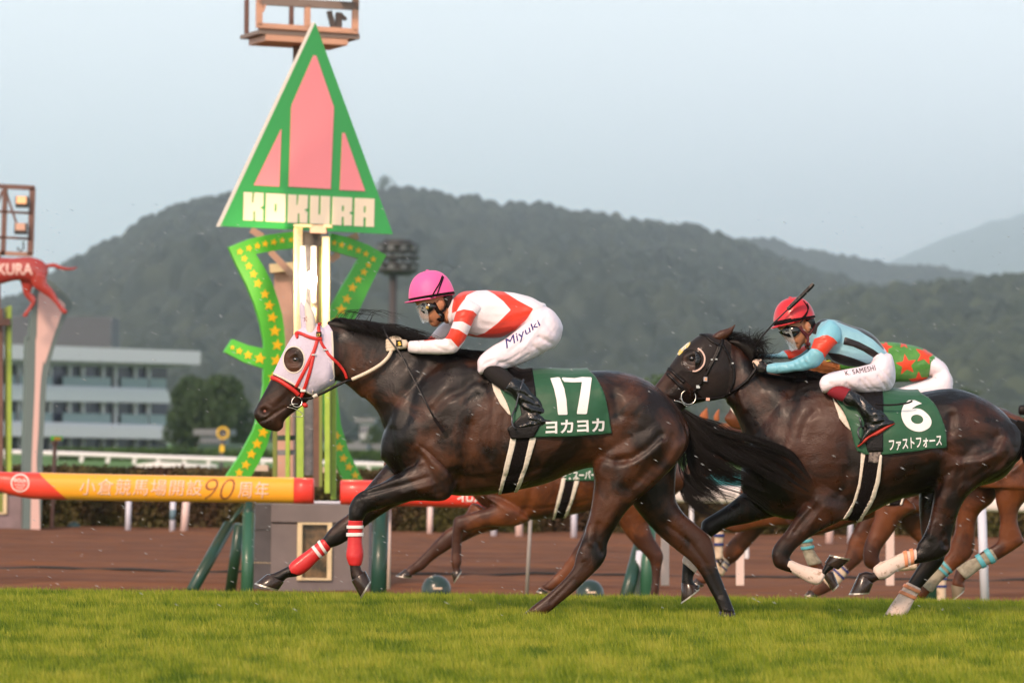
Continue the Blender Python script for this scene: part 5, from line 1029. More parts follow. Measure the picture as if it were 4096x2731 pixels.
wr1 = dict(shirt=[('c3',[(660,600),(800,560),(900,600)],.02,-.006,'b'),('c3',[(820,690),(940,600),(1050,520)],.018,.005,'b'),('c3',[(1100,640),(1180,560)],.015,-.006,'b'),('c3',[(700,400),(640,560)],.02,-.008,'b')],
 sleeve=[('c3',[(350,715),(365,810)],.012,-.005,'b'),('c3',[(420,710),(480,760),(560,800)],.010,-.004,'b'),('c3',[(560,700),(600,760)],.012,-.006,'b'),('c3',[(620,560),(700,540)],.01,-.004,'b')],
 breech=[('c3',[(1290,690),(1400,745),(1390,800)],.014,-.012,'n'),('c3',[(1240,760),(1290,800),(1270,840)],.012,-.007,'n'),('c3',[(980,890),(1060,910)],.014,-.008,'n'),('c3',[(1320,520),(1260,640),(1150,800)],.012,.005,'n'),('c3',[(1200,600),(1210,560)],.02,-.010,'b'),
  ('c3',[(1180,780),(1060,870),(980,900)],.010,-.005,'n'),('c3',[(1200,820),(1120,880)],.009,-.005,'n'),('c3',[(860,900),(940,860)],.010,-.006,'n'),('c3',[(840,830),(930,840)],.009,-.004,'n'),('c3',[(1180,700),(1060,800)],.012,-.004,'n'),('c3',[(1330,560),(1390,650)],.014,-.005,'n')],
 boot=[('c3',[(1150,1130),(1260,1190)],.012,-.008,'b'),('c3',[(1160,1200),(1300,1240)],.012,-.009,'b'),('c3',[(1180,1270),(1350,1300)],.012,-.009,'b'),('c3',[(1200,1320),(1380,1345)],.010,.006,'b')])
rJ1, bJ1, bb1, br1, sb1 = rider(YA, 'person in red and white silks and pink helmet crouching on the horse numbered 17', ('c3', 1150, 900), J1_t, J1_p, J1_an, J1_af, J1_ln, [(*s_[:6], -s_[6]) for s_ in J1_ln], J1_boot, J1_foot, J1_head, J1_neck,
  M_SH1, M_SH1, J1_pat, J1_spat, M_BLACKSOCK, M_PATENT, None, dict(face=J1_face, near=H1n, far=H1f, fs=[('g8',[(660,940),(700,945)],.006,-.006,'b'),('g8',[(520,740),(580,745)],.012,-.006,'b')]), wr1)
tb1 = bb1.bvh(); tJ1 = bJ1.bvh()
v, f = text_mesh('Miyuki', shear=.35); q = quadmap(v, [(1042,800),(1330,590),(1275,555),(1000,722)]); drape('name_print', q, f, 'c3', YA, tb1, mat('navy_print', (.02,.02,.16), rough=.6), br1, off=.003, thick=.001)
def gloves(root, near, far, m):
    for h in (near, far):
        g = Body(h, .0045, 1); g.co = g.co+g.no*.0016; g.normals(); g.rough(.0015, 60, 3); o = g.build('glove', m, root)
    return o
ob = gloves(rJ1, H1n, H1f, M_GLOVE)
gp = W('g8', 190, 1270, YA)+Vector((0, -.136, 0))
MB().slab([W('g8', x, y, YA)+Vector((0, -.1285, 0)) for x, y in smoothpoly([(140,1220),(225,1222),(240,1320),(140,1318)], 1)], (0, .006, 0)).build('glove_patch', M_BLKL, ob)
MB().slab([W('g8', x, y, YA)+Vector((0, -.130, 0)) for x, y in [(165,1262),(190,1240),(215,1255),(205,1275),(230,1285),(205,1308),(165,1305),(185,1290)]], (0, .003, 0)).build('glove_emblem', mat('gold_print', (.8,.5,.05), rough=.5), ob)
M_PINK = mat('pink_cap_cover', (.92, .12, .36), rough=.5, sheen=.1, bump=(14, .3, .02))
hm, C_, A_, U_ = helmet('g8', (338,615), (1056,500), (628,130), YA, M_PINK, rJ1, brim=(268,622))
def overhelmet(fr, pts, Yc, C_, A_, U_, hd, m, root, r=.004):
    o = []
    for x, y in catmull(pts, 6):
        p = W(fr, x, y, Yc); d_ = p-C_; s_ = d_.dot(A_)/A_.length_squared; u = d_.dot(U_)/U_.length_squared
        rr = max(0, 1-min(1, abs(u))**2)**.41; y_ = max(0, 1-(s_/max(rr, .05))**2)**.5*rr*hd; o.append((p.x, Yc, p.z, y_))
    for sd in (-1, 1): MB().tube([(a[0], a[1]+sd*(a[3]+.003), a[2]) for a in o], r, 6).build('helmet_strap', m, root, smooth=True)
overhelmet('g8', [(690,560),(750,450),(820,330),(862,215)], YA, C_, A_, U_, .118, M_ELAST, hm)
overhelmet('g8', [(780,530),(810,430),(850,320),(880,230)], YA, C_, A_, U_, .118, M_ELAST, hm)
def headgear(fr, root, Yc, ear, gog, chin, vis, hairp, m_strap, tb):
    V, F = loft([(fr, *q) for q in ear], Yc, N=14)
    for sd in (-1, 1):
        Vv = [(x, Yc+sd*(.070+(y-Yc)), z) for x, y, z in V]; MB().add(Vv, F).build('ear', M_SKIN, root, smooth=True)
    g = MB()
    # goggles follow the face
    for sd in (-1, 1):
        for k_ in range(1):
            pts = [onsurf(tb, W(fr, x, y, Yc), Yc, sd) for x, y in gog]
            c = sum((p for p, n in pts), Vector())/len(pts); cn = sum((n for p, n in pts), Vector()).normalized()
            V = [p+n*.004 for p, n in pts]+[p+n*.016+(c-p)*.12 for p, n in pts]; n_ = len(pts); V.append(c+cn*.020)
            F = [(i, (i+1) % n_, n_+(i+1) % n_, n_+i) for i in range(n_)]+[(n_+i, n_+(i+1) % n_, 2*n_) for i in range(n_)]
            g.add(V, F)
    go = g.build('goggles', M_GOG, root, smooth=True)
    for ln, w_ in chin: straps('chin_strap', tb, fr, [ln], Yc, w_, m_strap, root, off=.004, puff=.002)
    # visor: curved clear sheet round the front of the face
    V = []; n_ = 13
    for (x0, y0, x1, y1) in vis:    # front edge point, back edge point
        a, b_ = W(fr, x0, y0, Yc), W(fr, x1, y1, Yc)
        for i in range(n_):
            t = -1+2*i/(n_-1); V.append(Vector((lerp(a.x, b_.x, t*t), Yc+t*.085, lerp(a.z, b_.z, t*t))))
    F = [(j*n_+i, j*n_+i+1, (j+1)*n_+i+1, (j+1)*n_+i) for j in range(len(vis)-1) for i in range(n_-1)]
    vo = MB().add(V, F).build('visor', M_VISOR, root, smooth=True)
    hr = Body([loft([(fr, *q) for q in hairp], Yc, N=18)], .006, 2); hr.build('hair', M_HAIRJ, root)
    return go
E1 = [(780,600,870,600,.012),(745,650,895,640,.014),(755,700,890,690,.013),(800,745,850,740,.008)]
g1o = headgear('g8', rJ1, YA, E1, [(470,680),(560,640),(700,640),(790,690),(700,760),(640,810),(590,800),(540,760),(490,740)], [([(720,640),(760,700),(800,770),(860,830),(870,930),(850,980)], .026), ([(1000,560),(930,660),(890,740),(850,770)], .014)],
  [(430,690,600,610),(480,800,640,790),(520,900,650,900),(545,952,655,935)], [(840,560,1030,540,.082),(870,620,1010,600,.080),(900,690,990,680,.070)], M_ELAST, tJ1)
v, f = blob(W('g8', 628, 715, YA)+Vector((0, -.100, 0)), (.010, .006, .010), 14, 8); MB().add(v, f).build('visor_button', mat('brass', (.45,.30,.08), rough=.35, metal=.5), g1o, smooth=True)
V, F = loft([('g8', 985, 650, 1050, 620, .075), ('g8', 950, 760, 1060, 700, .085), ('g8', 930, 880, 1070, 780, .085), ('g8', 960, 950, 1060, 850, .075)], YA, N=18); MB().add(V, F).build('collar', mat('white_collar', (.78,.72,.74), rough=.5), rJ1, smooth=True)
# whip
def whip(name, fr, pts, Yc, label, r=.006, loc=None):
    P = [W(fr, x, y, Yc)+Vector((0, d_, 0)) for x, y, d_ in pts]
    r0 = empty(name, P[0], label, 'whip')
    n = len(P); MB().tube(P, [r*(1-.35*i/(n-1)) for i in range(n)], 8).build('shaft', mat('whip_shaft', (.012,.009,.009), rough=.35, noise=(260,.47,.5), col2=(.012,.010,.010)), r0, smooth=True)
    return r0, P
w1, P = whip('whip', 'c3', [(60,600,-.09),(105,690,-.11),(200,810,-.16),(300,1000,-.22),(400,1190,-.27),(470,1320,-.30)], YA, 'black riding whip pointing down across the shoulder of the horse numbered 17')
MB().bar(P[-1], W('c3', 545, 1425, YA)+Vector((0, -.32, 0)), .020, .008).build('flap', M_ELAST, w1)
# ======== rider in pale blue and black stripes, red cap
J2_t = [('c5',95,430,55,560,.07),('c5',150,350,105,600,.15),('c5',260,352,200,650,.19),('c5',380,385,320,705,.185),('c5',500,425,440,720,.172),('c5',600,495,545,705,.16),('c5',670,585,610,690,.145)]
J2_p = [('c5',560,490,520,700,.14),('c5',650,560,590,760,.16),('c5',715,650,660,830,.15)]
J2_an = [('h1',1350,600,1600,760,.062,-.15),('h1',1190,760,1600,960,.064,-.18),('h1',1110,950,1480,1040,.06,-.195),('h1',1055,1095,1345,1210,.055,-.20),('h1',1010,1150,1270,1330,.052,-.195),('h1',940,1210,1150,1440,.049,-.185),('h1',830,1275,960,1490,.046,-.17),('h1',700,1328,760,1512,.043,-.155),('h1',560,1342,580,1535,.04,-.14),('h1',430,1348,430,1545,.037,-.125),('h1',300,1385,297,1530,.034,-.11)]
J2_af = [('h1',1150,900,1250,1150,.06,.15),('h1',950,1060,1000,1290,.056,.19),('h1',720,1100,800,1300,.054,.20),('h1',610,1130,700,1270,.05,.19),('h1',540,1170,570,1270,.044,.17),('h1',300,1190,310,1270,.038,.12),('h1',150,1150,160,1230,.034,.10)]
J2_ln = [('c5',700,610,735,860,.11,-.05),('c5',645,630,690,905,.118,-.10),('c5',560,690,600,925,.112,-.145),('c5',450,722,482,930,.10,-.19),('c5',345,742,385,915,.09,-.225),('c5',245,765,280,900,.08,-.245),('c5',165,795,210,920,.068,-.255),('c5',138,830,178,930,.05,-.26)]
J2_boot = [('h2',800,390,665,590,.056,-.26),('h2',930,410,790,665,.056,-.275),('h2',1090,490,925,712,.054,-.285),('h2',1160,530,980,770,.052,-.29),('h2',1330,660,1150,840,.05,-.295),('h2',1480,800,1230,930,.048,-.30),('h2',1640,890,1290,1030,.045,-.305),('h2',1740,985,1320,1150,.044,-.31)]
J2_foot = [('h2',1800,1030,1838,1100,.028,-.31),('h2',1620,1000,1690,1195,.038,-.31),('h2',1450,1080,1540,1250,.042,-.31),('h2',1340,1190,1400,1325,.044,-.315),('h2',1265,1320,1295,1410,.042,-.32),('h2',1210,1430,1225,1485,.032,-.32)]
J2_head = [('h1',470,700,1150,590,.078),('h1',545,790,1125,710,.077),('h1',590,860,1090,800,.073),('h1',650,930,1040,890,.068),('h1',720,990,990,960,.06),('h1',800,1040,940,1030,.048),('h1',840,1085,905,1088,.032)]
J2_neck = [('h1',980,760,1160,660,.055),('h1',980,960,1180,780,.057),('h1',1010,1080,1220,880,.062)]
J2_face = [[('h1',600,850,660,840,.010),('h1',635,900,710,890,.013),('h1',672,945,745,930,.017),('h1',685,962,745,955,.013)],[('h1',768,985,830,965,.022),('h1',795,1010,850,995,.024),('h1',812,1045,860,1030,.022)],[('h1',838,1065,900,1040,.025),('h1',858,1095,920,1070,.02)]]
H2n = fist_at('h1', (70, 130), (1330, 1500), (300, 290), (1385, 1530), 105, -.11, -1, YB)
H2f = fist_at('h1', (40, 60), (1150, 1270), (200, 200), (1150, 1250), 100, .10, 1, YB)
M_SH2 = masked(mat('pale_blue_silks', (.30, .54, .62), rough=.4, sheen=.12, bump=(7, .6, .03), noise=(5,.35,.65), col2=(.22,.45,.55)), [('black', (.014, .009, .010))])
M_SL2 = masked(mat('pale_blue_sleeve', (.16, .47, .60), rough=.4, sheen=.12, noise=(5,.35,.65), col2=(.26,.54,.64), bump=(7, .6, .03)), [('red', (.78, .055, .022))])
J2_pat = {'black': [('c5', [(90,460),(110,390),(165,345),(215,352),(160,372),(130,410),(115,470)]), ('c5', [(265,360),(330,366),(430,395),(560,465),(650,545),(700,615),(662,606),(560,508),(440,432),(330,390)]), ('c5', [(335,488),(450,528),(560,585),(635,640),(590,668),(480,600),(400,565),(322,548)]), ('c5', [(200,610),(300,622),(400,652),(540,705),(480,735),(380,722),(250,668)])]}
J2_spat = {'red': [('h1', [(1045,1100),(1150,930),(1250,875),(1340,865),(1450,920),(1530,1000),(1510,1060),(1300,1285),(1255,1180),(1150,1112)]), ('h1', [(612,1100),(1200,900),(1050,1090),(920,1195),(720,1290),(690,1200)])]}
wr2 = dict(shirt=[('c5',[(240,600),(330,560),(440,600)],.02,-.006,'b'),('c5',[(150,420),(230,470),(320,500)],.02,-.007,'b'),('c5',[(300,400),(460,470)],.02,.004,'b')],
 sleeve=[('h1',[(1000,1180),(1010,1300)],.008,-.005,'b'),('h1',[(900,1250),(960,1380)],.008,-.006,'b'),('h1',[(800,1290),(860,1420)],.008,-.006,'b'),('h1',[(700,1330),(780,1440)],.008,-.005,'b'),('h1',[(600,1350),(640,1420)],.008,-.004,'b'),('h1',[(470,1350),(480,1540)],.010,-.006,'b'),('h1',[(1060,1080),(1300,1270)],.006,-.003,'b'),('h1',[(1160,970),(1300,960)],.009,-.005,'b')],
 breech=[('h2',[(1600,100),(1760,250),(1870,390)],.008,-.008,'n'),('h2',[(1580,260),(1700,420),(1740,490)],.010,-.009,'n'),('h2',[(1350,300),(1500,470),(1700,520)],.009,-.007,'n'),('h2',[(1250,330),(1380,480),(1560,550)],.009,-.007,'n'),('h2',[(1000,390),(1060,450),(1180,540)],.010,-.008,'n'),('h2',[(840,290),(900,370)],.009,-.005,'n'),('h2',[(600,330),(740,400)],.009,-.005,'n'),('c5',[(600,680),(560,690)],.02,-.008,'b')],
 boot=[('h2',[(1200,600),(1280,760)],.010,-.010,'b'),('h2',[(1340,680),(1460,880)],.010,-.010,'b'),('h2',[(1480,880),(1580,960)],.010,.008,'b'),('h2',[(1560,930),(1690,1000)],.010,-.010,'b'),('h2',[(1480,1060),(1700,1000)],.008,.006,'b')])
rJ2, bJ2, bb2, br2, sb2 = rider(YB, 'person in pale blue and black striped silks and red helmet on the horse numbered 6', ('c5', 500, 800), J2_t, J2_p, J2_an, J2_af, J2_ln, [(*s_[:6], -s_[6]) for s_ in J2_ln], J2_boot, J2_foot, J2_head, J2_neck,
  M_SH2, M_SL2, J2_pat, J2_spat, mat('maroon_sock', (.22, .010, .020), rough=.85), M_PATENT, None, dict(face=J2_face, near=H2n, far=H2f, fs=[('h1',[(800,1020),(840,1020)],.006,-.006,'b')]), wr2)
v, f = text_mesh('K. SAMESHI', spacing=1.1); q = quadmap(v, [(985,245),(1530,150),(1515,62),(965,172)]); drape('name_print', q, f, 'h2', YB, bb2.bvh(), mat('dark_print', (.03,.02,.03), rough=.6), br2, off=.003, thick=.001)
gloves(rJ2, H2n, H2f, mat('black_and_cream_glove', (.70,.52,.40), rough=.5, noise=(14,.52,.54), col2=(.012,.010,.010)))
for L_ in (J2_foot, [(*s_[:6], -s_[6]) for s_ in J2_foot]):
    V, F = loft([('h2', 1842, 1085, 1820, 1120, .02, L_[0][6]), ('h2', 1700, 1120, 1720, 1190, .036, L_[1][6]), ('h2', 1540, 1205, 1560, 1300, .040, L_[2][6]), ('h2', 1390, 1300, 1420, 1345, .042, L_[3][6]), ('h2', 1290, 1360, 1325, 1430, .040, L_[4][6]), ('h2', 1198, 1475, 1225, 1500, .03, L_[5][6])], YB, N=16); MB().add(V, F).build('boot_sole', mat('red_sole', (.45,.035,.02), rough=.5), rJ2, smooth=True)
hm2, C_, A_, U_ = helmet('h1', (428,690), (1172,540), (725,182), YB, mat('red_cap_cover', (.62,.022,.030), rough=.32, bump=(14,.35,.02), coat=.2), rJ2, brim=(372,725))
overhelmet('h1', [(880,640),(950,560),(1010,450),(1020,360),(950,245)], YB, C_, A_, U_, .118, M_ELAST, hm2)
overhelmet('h1', [(540,660),(750,610),(900,560),(990,470),(1035,370),(1010,290)], YB, C_, A_, U_, .118, M_ELAST, hm2)
E2 = [(960,620,1060,640,.012),(945,690,1080,680,.014),(975,750,1075,740,.013),(1010,790,1060,780,.008)]
headgear('h1', rJ2, YB, E2, [(530,760),(650,690),(830,700),(900,760),(860,830),(780,890),(700,880),(640,850),(570,810)], [([(880,700),(930,790),(990,850),(1045,930),(1030,1010),(985,1060)], .022), ([(1150,660),(1120,760),(1060,830),(1010,850)], .016)],
  [(500,770,700,700),(600,900,750,860),(670,1020,800,990),(735,1150,840,1110)], [(950,620,1150,560,.082),(990,680,1170,620,.080),(1050,770,1150,720,.068)], mat('maroon_strap', (.10,.015,.02), rough=.7), bJ2.bvh())
w2, P = whip('whip', 'h1', [(90,1040,-.10),(200,880,-.11),(420,630,-.13),(660,395,-.15)], YB, 'black riding whip raised in front of the red helmet', r=.0065)
MB().tube([W('h1', 650, 405, YB)+Vector((0, -.15, 0)), W('h1', 900, 160, YB)+Vector((0, -.16, 0)), W('h1', 1060, 0, YB)+Vector((0, -.17, 0)), W('h1', 1105, -50, YB)+Vector((0, -.17, 0))], [.013, .015, .015, .013], 6).build('flap', M_BLKL, w2, smooth=False)
# ======== rider in green with red stars, mostly behind
rmp = (2250, 1316, 3810, 1535, .82, .84)
def JX(L_): return xf(L_, *rmp, dsc=1.0)
J3_t = JX(J1_t)[:1]+[('c5',300,600,300,760,.15),('c5',420,560,420,790,.18),('c5',560,525,570,815,.18),('c5',700,527,720,840,.175),('c5',850,543,880,838,.165),('c5',980,582,985,815,.155),('c5',1085,655,1030,760,.14)]
J3_p = [('c5',960,580,950,790,.14),('c5',1090,660,1040,800,.16),('c5',1155,720,1110,860,.15),('c5',1185,800,1150,900,.12)]
J3_an, J3_af = JX(J1_an), JX(J1_af); J3_an = [(*s_[:2], s_[2]+10, s_[3], s_[4]+10, *s_[5:]) for s_ in J3_an]
J3_ln = [('c5',1100,720,1195,850,.11,-.06),('c5',1030,800,1150,960,.11,-.11),('c5',900,850,930,1010,.10,-.15),('c5',760,890,780,1020,.09,-.19),('c5',640,920,660,1020,.08,-.22),('c5',580,935,600,1010,.06,-.24)]
J3_boot = [('c5',560,940,630,1010,.05,-.25),('c5',650,1050,700,1000,.05,-.26),('c5',720,1120,780,1060,.05,-.26),('c5',790,1180,850,1120,.045,-.27),('c5',850,1240,920,1180,.045,-.28)]
J3_foot = [('c5',920,1190,925,1230,.03,-.28),('c5',860,1190,870,1245,.036,-.28),('c5',790,1210,795,1250,.038,-.28),('c5',740,1225,745,1250,.03,-.28)]
def star(cx, cy, r, rot=0, k_=.42): return [(cx+(r if i % 2 == 0 else r*k_)*math.sin(i*math.pi/5+rot), cy-(r if i % 2 == 0 else r*k_)*math.cos(i*math.pi/5+rot)) for i in range(10)]
M_SH3 = masked(mat('green_silks', (.10, .30, .055), rough=.4, noise=(12,.35,.65), col2=(.06,.21,.04), bump=(7, .6, .03)), [('red', (.72, .065, .020))])
J3_pat = {'red': [('c5', star(820,705,88,-.15)), ('c5', star(970,625,88,.25)), ('c5', star(925,835,85,-.1)), ('c5', star(660,565,60,.3)), ('c5', star(810,535,50,.1)), ('c5', star(640,760,80,.2)), ('c5', star(500,620,80,0))]}
hx = lambda fr, x, y: (rmp[2]+(S_(fr, x, y)[0]-rmp[0])*rmp[4], rmp[3]+(S_(fr, x, y)[1]-rmp[1])*rmp[5])
def hq(*a): return [hx('g8', x, y) for x, y in a]
kn = hq((20,1215),(18,1390),(300,1215),(290,1350))
H3n = fist_at('s', (kn[0][0],kn[1][0]), (kn[0][1],kn[1][1]), (kn[2][0],kn[3][0]), (kn[2][1],kn[3][1]), 20, -.10, -1, YE); H3f = fist_at('s', (kn[0][0]-8,kn[1][0]-8), (kn[0][1],kn[1][1]), (kn[2][0]-8,kn[3][0]-8), (kn[2][1],kn[3][1]), 20, .10, 1, YE)
rJ3, bJ3, bb3, br3, sb3 = rider(YE, 'person in green silks with red stars, back showing behind the pale blue rider', ('c5', 900, 900), J3_t, J3_p, J3_an, J3_af, J3_ln, [(*s_[:6], -s_[6]) for s_ in J3_ln], J3_boot, J3_foot, JX(J1_head), JX(J1_neck),
  M_SH3, M_SH3, J3_pat, {'red': [('c5', star(200,560,50))]}, M_BLACKSOCK, M_PATENT, None, dict(face=[JX(q) for q in J1_face], near=H3n, far=H3f, fs=[]), dict(shirt=[('c5',[(1000,640),(900,700)],.012,-.005,'b'),('c5',[(1080,660),(1000,800)],.015,-.006,'b')], breech=[('c5',[(1000,850),(1120,800)],.012,-.006,'n')]))
gloves(rJ3, H3n, H3f, M_GLOVE)
h_ = hq((338,615),(1056,500),(628,130),(268,622))
hm3, *_ = helmet('s', h_[0], h_[1], h_[2], YE, mat('lime_cap_cover', (.62,.72,.05), rough=.4), rJ3, brim=h_[3])

# ---------------------------------------------------------------- hills and their woods
def hill(name, prof, Yr, Yf, cell, m, seed, amp=3.5, back=1.6, xpad=300, fname='forest', res=None):
    res = res or cell/3.2; P = []
    for x, y in prof: a, b = AB('u', x, y); P.append((a*Yr, H_CAM+b*Yr))
    P = np.array(P); x0, x1 = P[0, 0]-xpad, P[-1, 0]+xpad
    xs = np.arange(x0, x1, res); ys = np.arange(Yf, Yr+(Yr-Yf)*.25, res*1.4)
    X, Y = np.meshgrid(xs, ys); top = np.interp(X*Yr/Y, P[:, 0], P[:, 1]); t = (Y-Yf)/(Yr-Yf)
    prf = np.where(t < 1, np.clip(t, 1e-6, 1)**.85, 1-(t-1)*1.2)
    Z = -.6+(top+.6-amp*.55)*prf
    from mathutils import noise
    g = 60; nx_, ny_ = int((x1-x0)/g)+3, int((ys[-1]-Yf)/g)+3
    nz = np.array([[noise.noise(Vector((i*.45+seed, j*.45, seed))) for i in range(nx_)] for j in range(ny_)])
    fx, fy = (X-x0)/g, (Y-Yf)/g; i0, j0 = fx.astype(int), fy.astype(int); u, v = fx-i0, fy-j0
    u = u*u*(3-2*u); v = v*v*(3-2*v)
    N_ = (nz[j0, i0]*(1-u)+nz[j0, i0+1]*u)*(1-v)+(nz[j0+1, i0]*(1-u)+nz[j0+1, i0+1]*u)*v
    Z = Z+N_*top*.22*np.clip(1-t, 0, 1)*np.clip(t*6, 0, 1)
    B = Z-4
    def sheet(nm, Zz, st): 
        xx, yy, zz = X[::st, ::st], Y[::st, ::st], Zz[::st, ::st]; h, w_ = xx.shape
        V = np.stack([xx, yy, zz], -1).reshape(-1, 3); I = np.arange(h*w_).reshape(h, w_)
        F = np.stack([I[:-1, :-1], I[:-1, 1:], I[1:, 1:], I[1:, :-1]], -1).reshape(-1, 4)
        me = bpy.data.meshes.new(nm); me.vertices.add(len(V)); me.vertices.foreach_set('co', V.ravel()); me.loops.add(len(F)*4); me.loops.foreach_set('vertex_index', F.ravel().astype(np.int32))
        me.polygons.add(len(F)); me.polygons.foreach_set('loop_start', np.arange(0, len(F)*4, 4, dtype=np.int32)); me.update(calc_edges=True); return me
    tag(link(name, sheet(name, B, 6), mat('hill_soil', (.06, .05, .03)), None, True), kind='structure')
    # crowns: domes on a jittered grid
    r = np.random.default_rng(seed); cx, cy = X/cell, Y/cell; ix, iy = np.floor(cx).astype(int), np.floor(cy).astype(int)
    def hsh(i, j, k_): 
        v_ = np.sin(i*127.1+j*311.7+k_*74.7+seed)*43758.5453; return v_-np.floor(v_)
    best = np.zeros_like(X)
    for di in (-1, 0, 1):
        for dj in (-1, 0, 1):
            i, j = ix+di, iy+dj; px, py = i+.15+.7*hsh(i, j, 1), j+.15+.7*hsh(i, j, 2); rr = .55+.35*hsh(i, j, 3); hh = .5+.9*hsh(i, j, 4)**1.5
            d = ((cx-px)**2+(cy-py)**2)/rr**2; best = np.maximum(best, hh*np.sqrt(np.clip(1-d, 0, 1)))
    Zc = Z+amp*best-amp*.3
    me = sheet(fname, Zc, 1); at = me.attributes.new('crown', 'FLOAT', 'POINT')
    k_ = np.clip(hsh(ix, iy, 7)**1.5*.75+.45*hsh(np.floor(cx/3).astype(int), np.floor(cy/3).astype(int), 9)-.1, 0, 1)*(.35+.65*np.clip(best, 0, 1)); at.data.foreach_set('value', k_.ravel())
    tag(link(fname, me, m, None, True), kind='stuff')
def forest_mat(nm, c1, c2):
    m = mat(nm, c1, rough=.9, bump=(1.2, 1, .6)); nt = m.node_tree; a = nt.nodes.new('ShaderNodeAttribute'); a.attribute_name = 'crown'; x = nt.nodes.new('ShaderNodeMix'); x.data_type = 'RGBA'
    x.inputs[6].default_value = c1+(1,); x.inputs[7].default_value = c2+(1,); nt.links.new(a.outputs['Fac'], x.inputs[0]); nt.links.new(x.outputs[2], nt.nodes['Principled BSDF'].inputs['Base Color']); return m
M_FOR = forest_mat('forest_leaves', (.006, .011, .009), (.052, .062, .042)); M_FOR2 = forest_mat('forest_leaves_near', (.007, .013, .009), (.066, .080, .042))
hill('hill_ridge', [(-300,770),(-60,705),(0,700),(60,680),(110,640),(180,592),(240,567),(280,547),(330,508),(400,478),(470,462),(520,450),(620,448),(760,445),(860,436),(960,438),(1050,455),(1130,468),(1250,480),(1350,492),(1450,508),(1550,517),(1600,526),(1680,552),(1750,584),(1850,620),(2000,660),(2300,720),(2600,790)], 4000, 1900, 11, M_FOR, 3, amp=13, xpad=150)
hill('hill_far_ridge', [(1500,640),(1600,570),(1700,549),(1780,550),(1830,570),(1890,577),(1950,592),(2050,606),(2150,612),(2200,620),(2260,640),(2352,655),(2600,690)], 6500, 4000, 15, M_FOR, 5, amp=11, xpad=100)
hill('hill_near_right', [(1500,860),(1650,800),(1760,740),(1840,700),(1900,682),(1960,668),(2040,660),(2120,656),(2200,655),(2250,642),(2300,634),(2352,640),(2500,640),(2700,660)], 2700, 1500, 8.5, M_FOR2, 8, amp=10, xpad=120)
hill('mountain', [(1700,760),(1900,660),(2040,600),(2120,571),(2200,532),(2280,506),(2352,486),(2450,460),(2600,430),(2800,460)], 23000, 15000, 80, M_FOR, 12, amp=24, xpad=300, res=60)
# ---------------------------------------------------------------- trees
M_LEAF = mat('leaves', (.045, .085, .022), rough=.7, noise=(.9, .3, .7), col2=(.020, .042, .012)); M_LEAF2 = mat('leaves_bright', (.085, .15, .03), rough=.7, noise=(.8, .3, .7), col2=(.03, .06, .015)); M_BARK = mat('bark', (.07, .05, .035), rough=.9, bump=(20, .5, .05))
def leafmesh(clumps, n, size, r):
    c = np.array([q[:3] for q in clumps]); rad = np.array([q[3] for q in clumps]); w_ = rad**2; k_ = r.choice(len(c), n, p=w_/w_.sum())
    d = r.normal(size=(n, 3)); d /= np.linalg.norm(d, axis=1)[:, None]; p = c[k_]+d*(rad[k_]*(.55+.5*r.random(n)**.6))[:, None]
    a = r.normal(size=(n, 3)); a /= np.linalg.norm(a, axis=1)[:, None]; b = np.cross(a, r.normal(size=(n, 3))); b /= np.linalg.norm(b, axis=1)[:, None]
    s_ = size*(.6+.8*r.random(n))[:, None]; V = np.stack([p-a*s_, p+b*s_*.5, p+a*s_, p-b*s_*.5], 1).reshape(-1, 3)
    me = bpy.data.meshes.new('leaves'); me.vertices.add(4*n); me.vertices.foreach_set('co', V.ravel()); me.loops.add(4*n); me.loops.foreach_set('vertex_index', np.arange(4*n, dtype=np.int32)); me.polygons.add(n); me.polygons.foreach_set('loop_start', np.arange(0, 4*n, 4, dtype=np.int32)); me.update(); return me
def tree(x, y, h, wd, label, m, seed, n=5000, group=None, zb=-.6):
    r = np.random.default_rng(seed); root = empty('tree', (x, y, zb), label, 'tree', group); mb = MB()
    mb.tube([(x, y, zb-.3), (x+.02*h, y, zb+.25*h), (x-.01*h, y, zb+.6*h)], [.035*h, .025*h, .01*h], 8); cl = []
    for i in range(38):
        a = r.random()*6.28; t = r.random(); rr = wd/2*math.sin(math.pi*(.18+.72*t))*(.35+.65*r.random()); p = (x+math.cos(a)*rr, y+math.sin(a)*rr, zb+h*(.16+.72*t)); cl.append((*p, h*(.09+.09*r.random())))
        if i < 9: mb.tube([(x, y, zb+h*(.2+.3*t)), ((x+p[0])/2, (y+p[1])/2, zb+h*(.3+.4*t)), p], [.012*h, .008*h, .003*h], 5)
    mb.build('trunk', M_BARK, root, smooth=True); link('crown', leafmesh(cl, n, h*.028, r), m, root, smooth=None)
def tree_at(fr, x0, x1, ytop, Y, *a, **k_):
    p, q = W(fr, x0, ytop, Y), W(fr, x1, ytop, Y); tree((p.x+q.x)/2, Y, p.z+.6, (q.x-p.x), *a, **k_)
tree_at('d2', 1290, 1800, 405, 470, 'dark broad tree against the end of the white stand', M_LEAF, 1, n=12000)
tree_at('d2', 1500, 1965, 368, 460, 'taller rounded tree beside the yellow ring sign', M_LEAF, 2, n=14000)
tree_at('g3', 1000, 1330, 232, 330, 'green tree top between the rump of number 17 and the second horse', M_LEAF2, 3, n=5000)
for i, (x0, x1, yt, Y_, lb) in enumerate(((1350,1440,1755,420,'low tree behind the right side of the winning post, nearest the post'),(1440,1560,1700,460,'grey green tree above the white houses by the winning post'),(3800,3960,1560,420,'dark tree just above the rump of horse number 6'),(2760,2900,1690,400,'dark tree under the chin of horse number 6'),(4040,4200,1650,380,'tree at the right edge of the picture behind the chestnut rump'))):
    tree_at('s', x0, x1, yt, Y_, lb, M_LEAF, 20+i, n=3500)
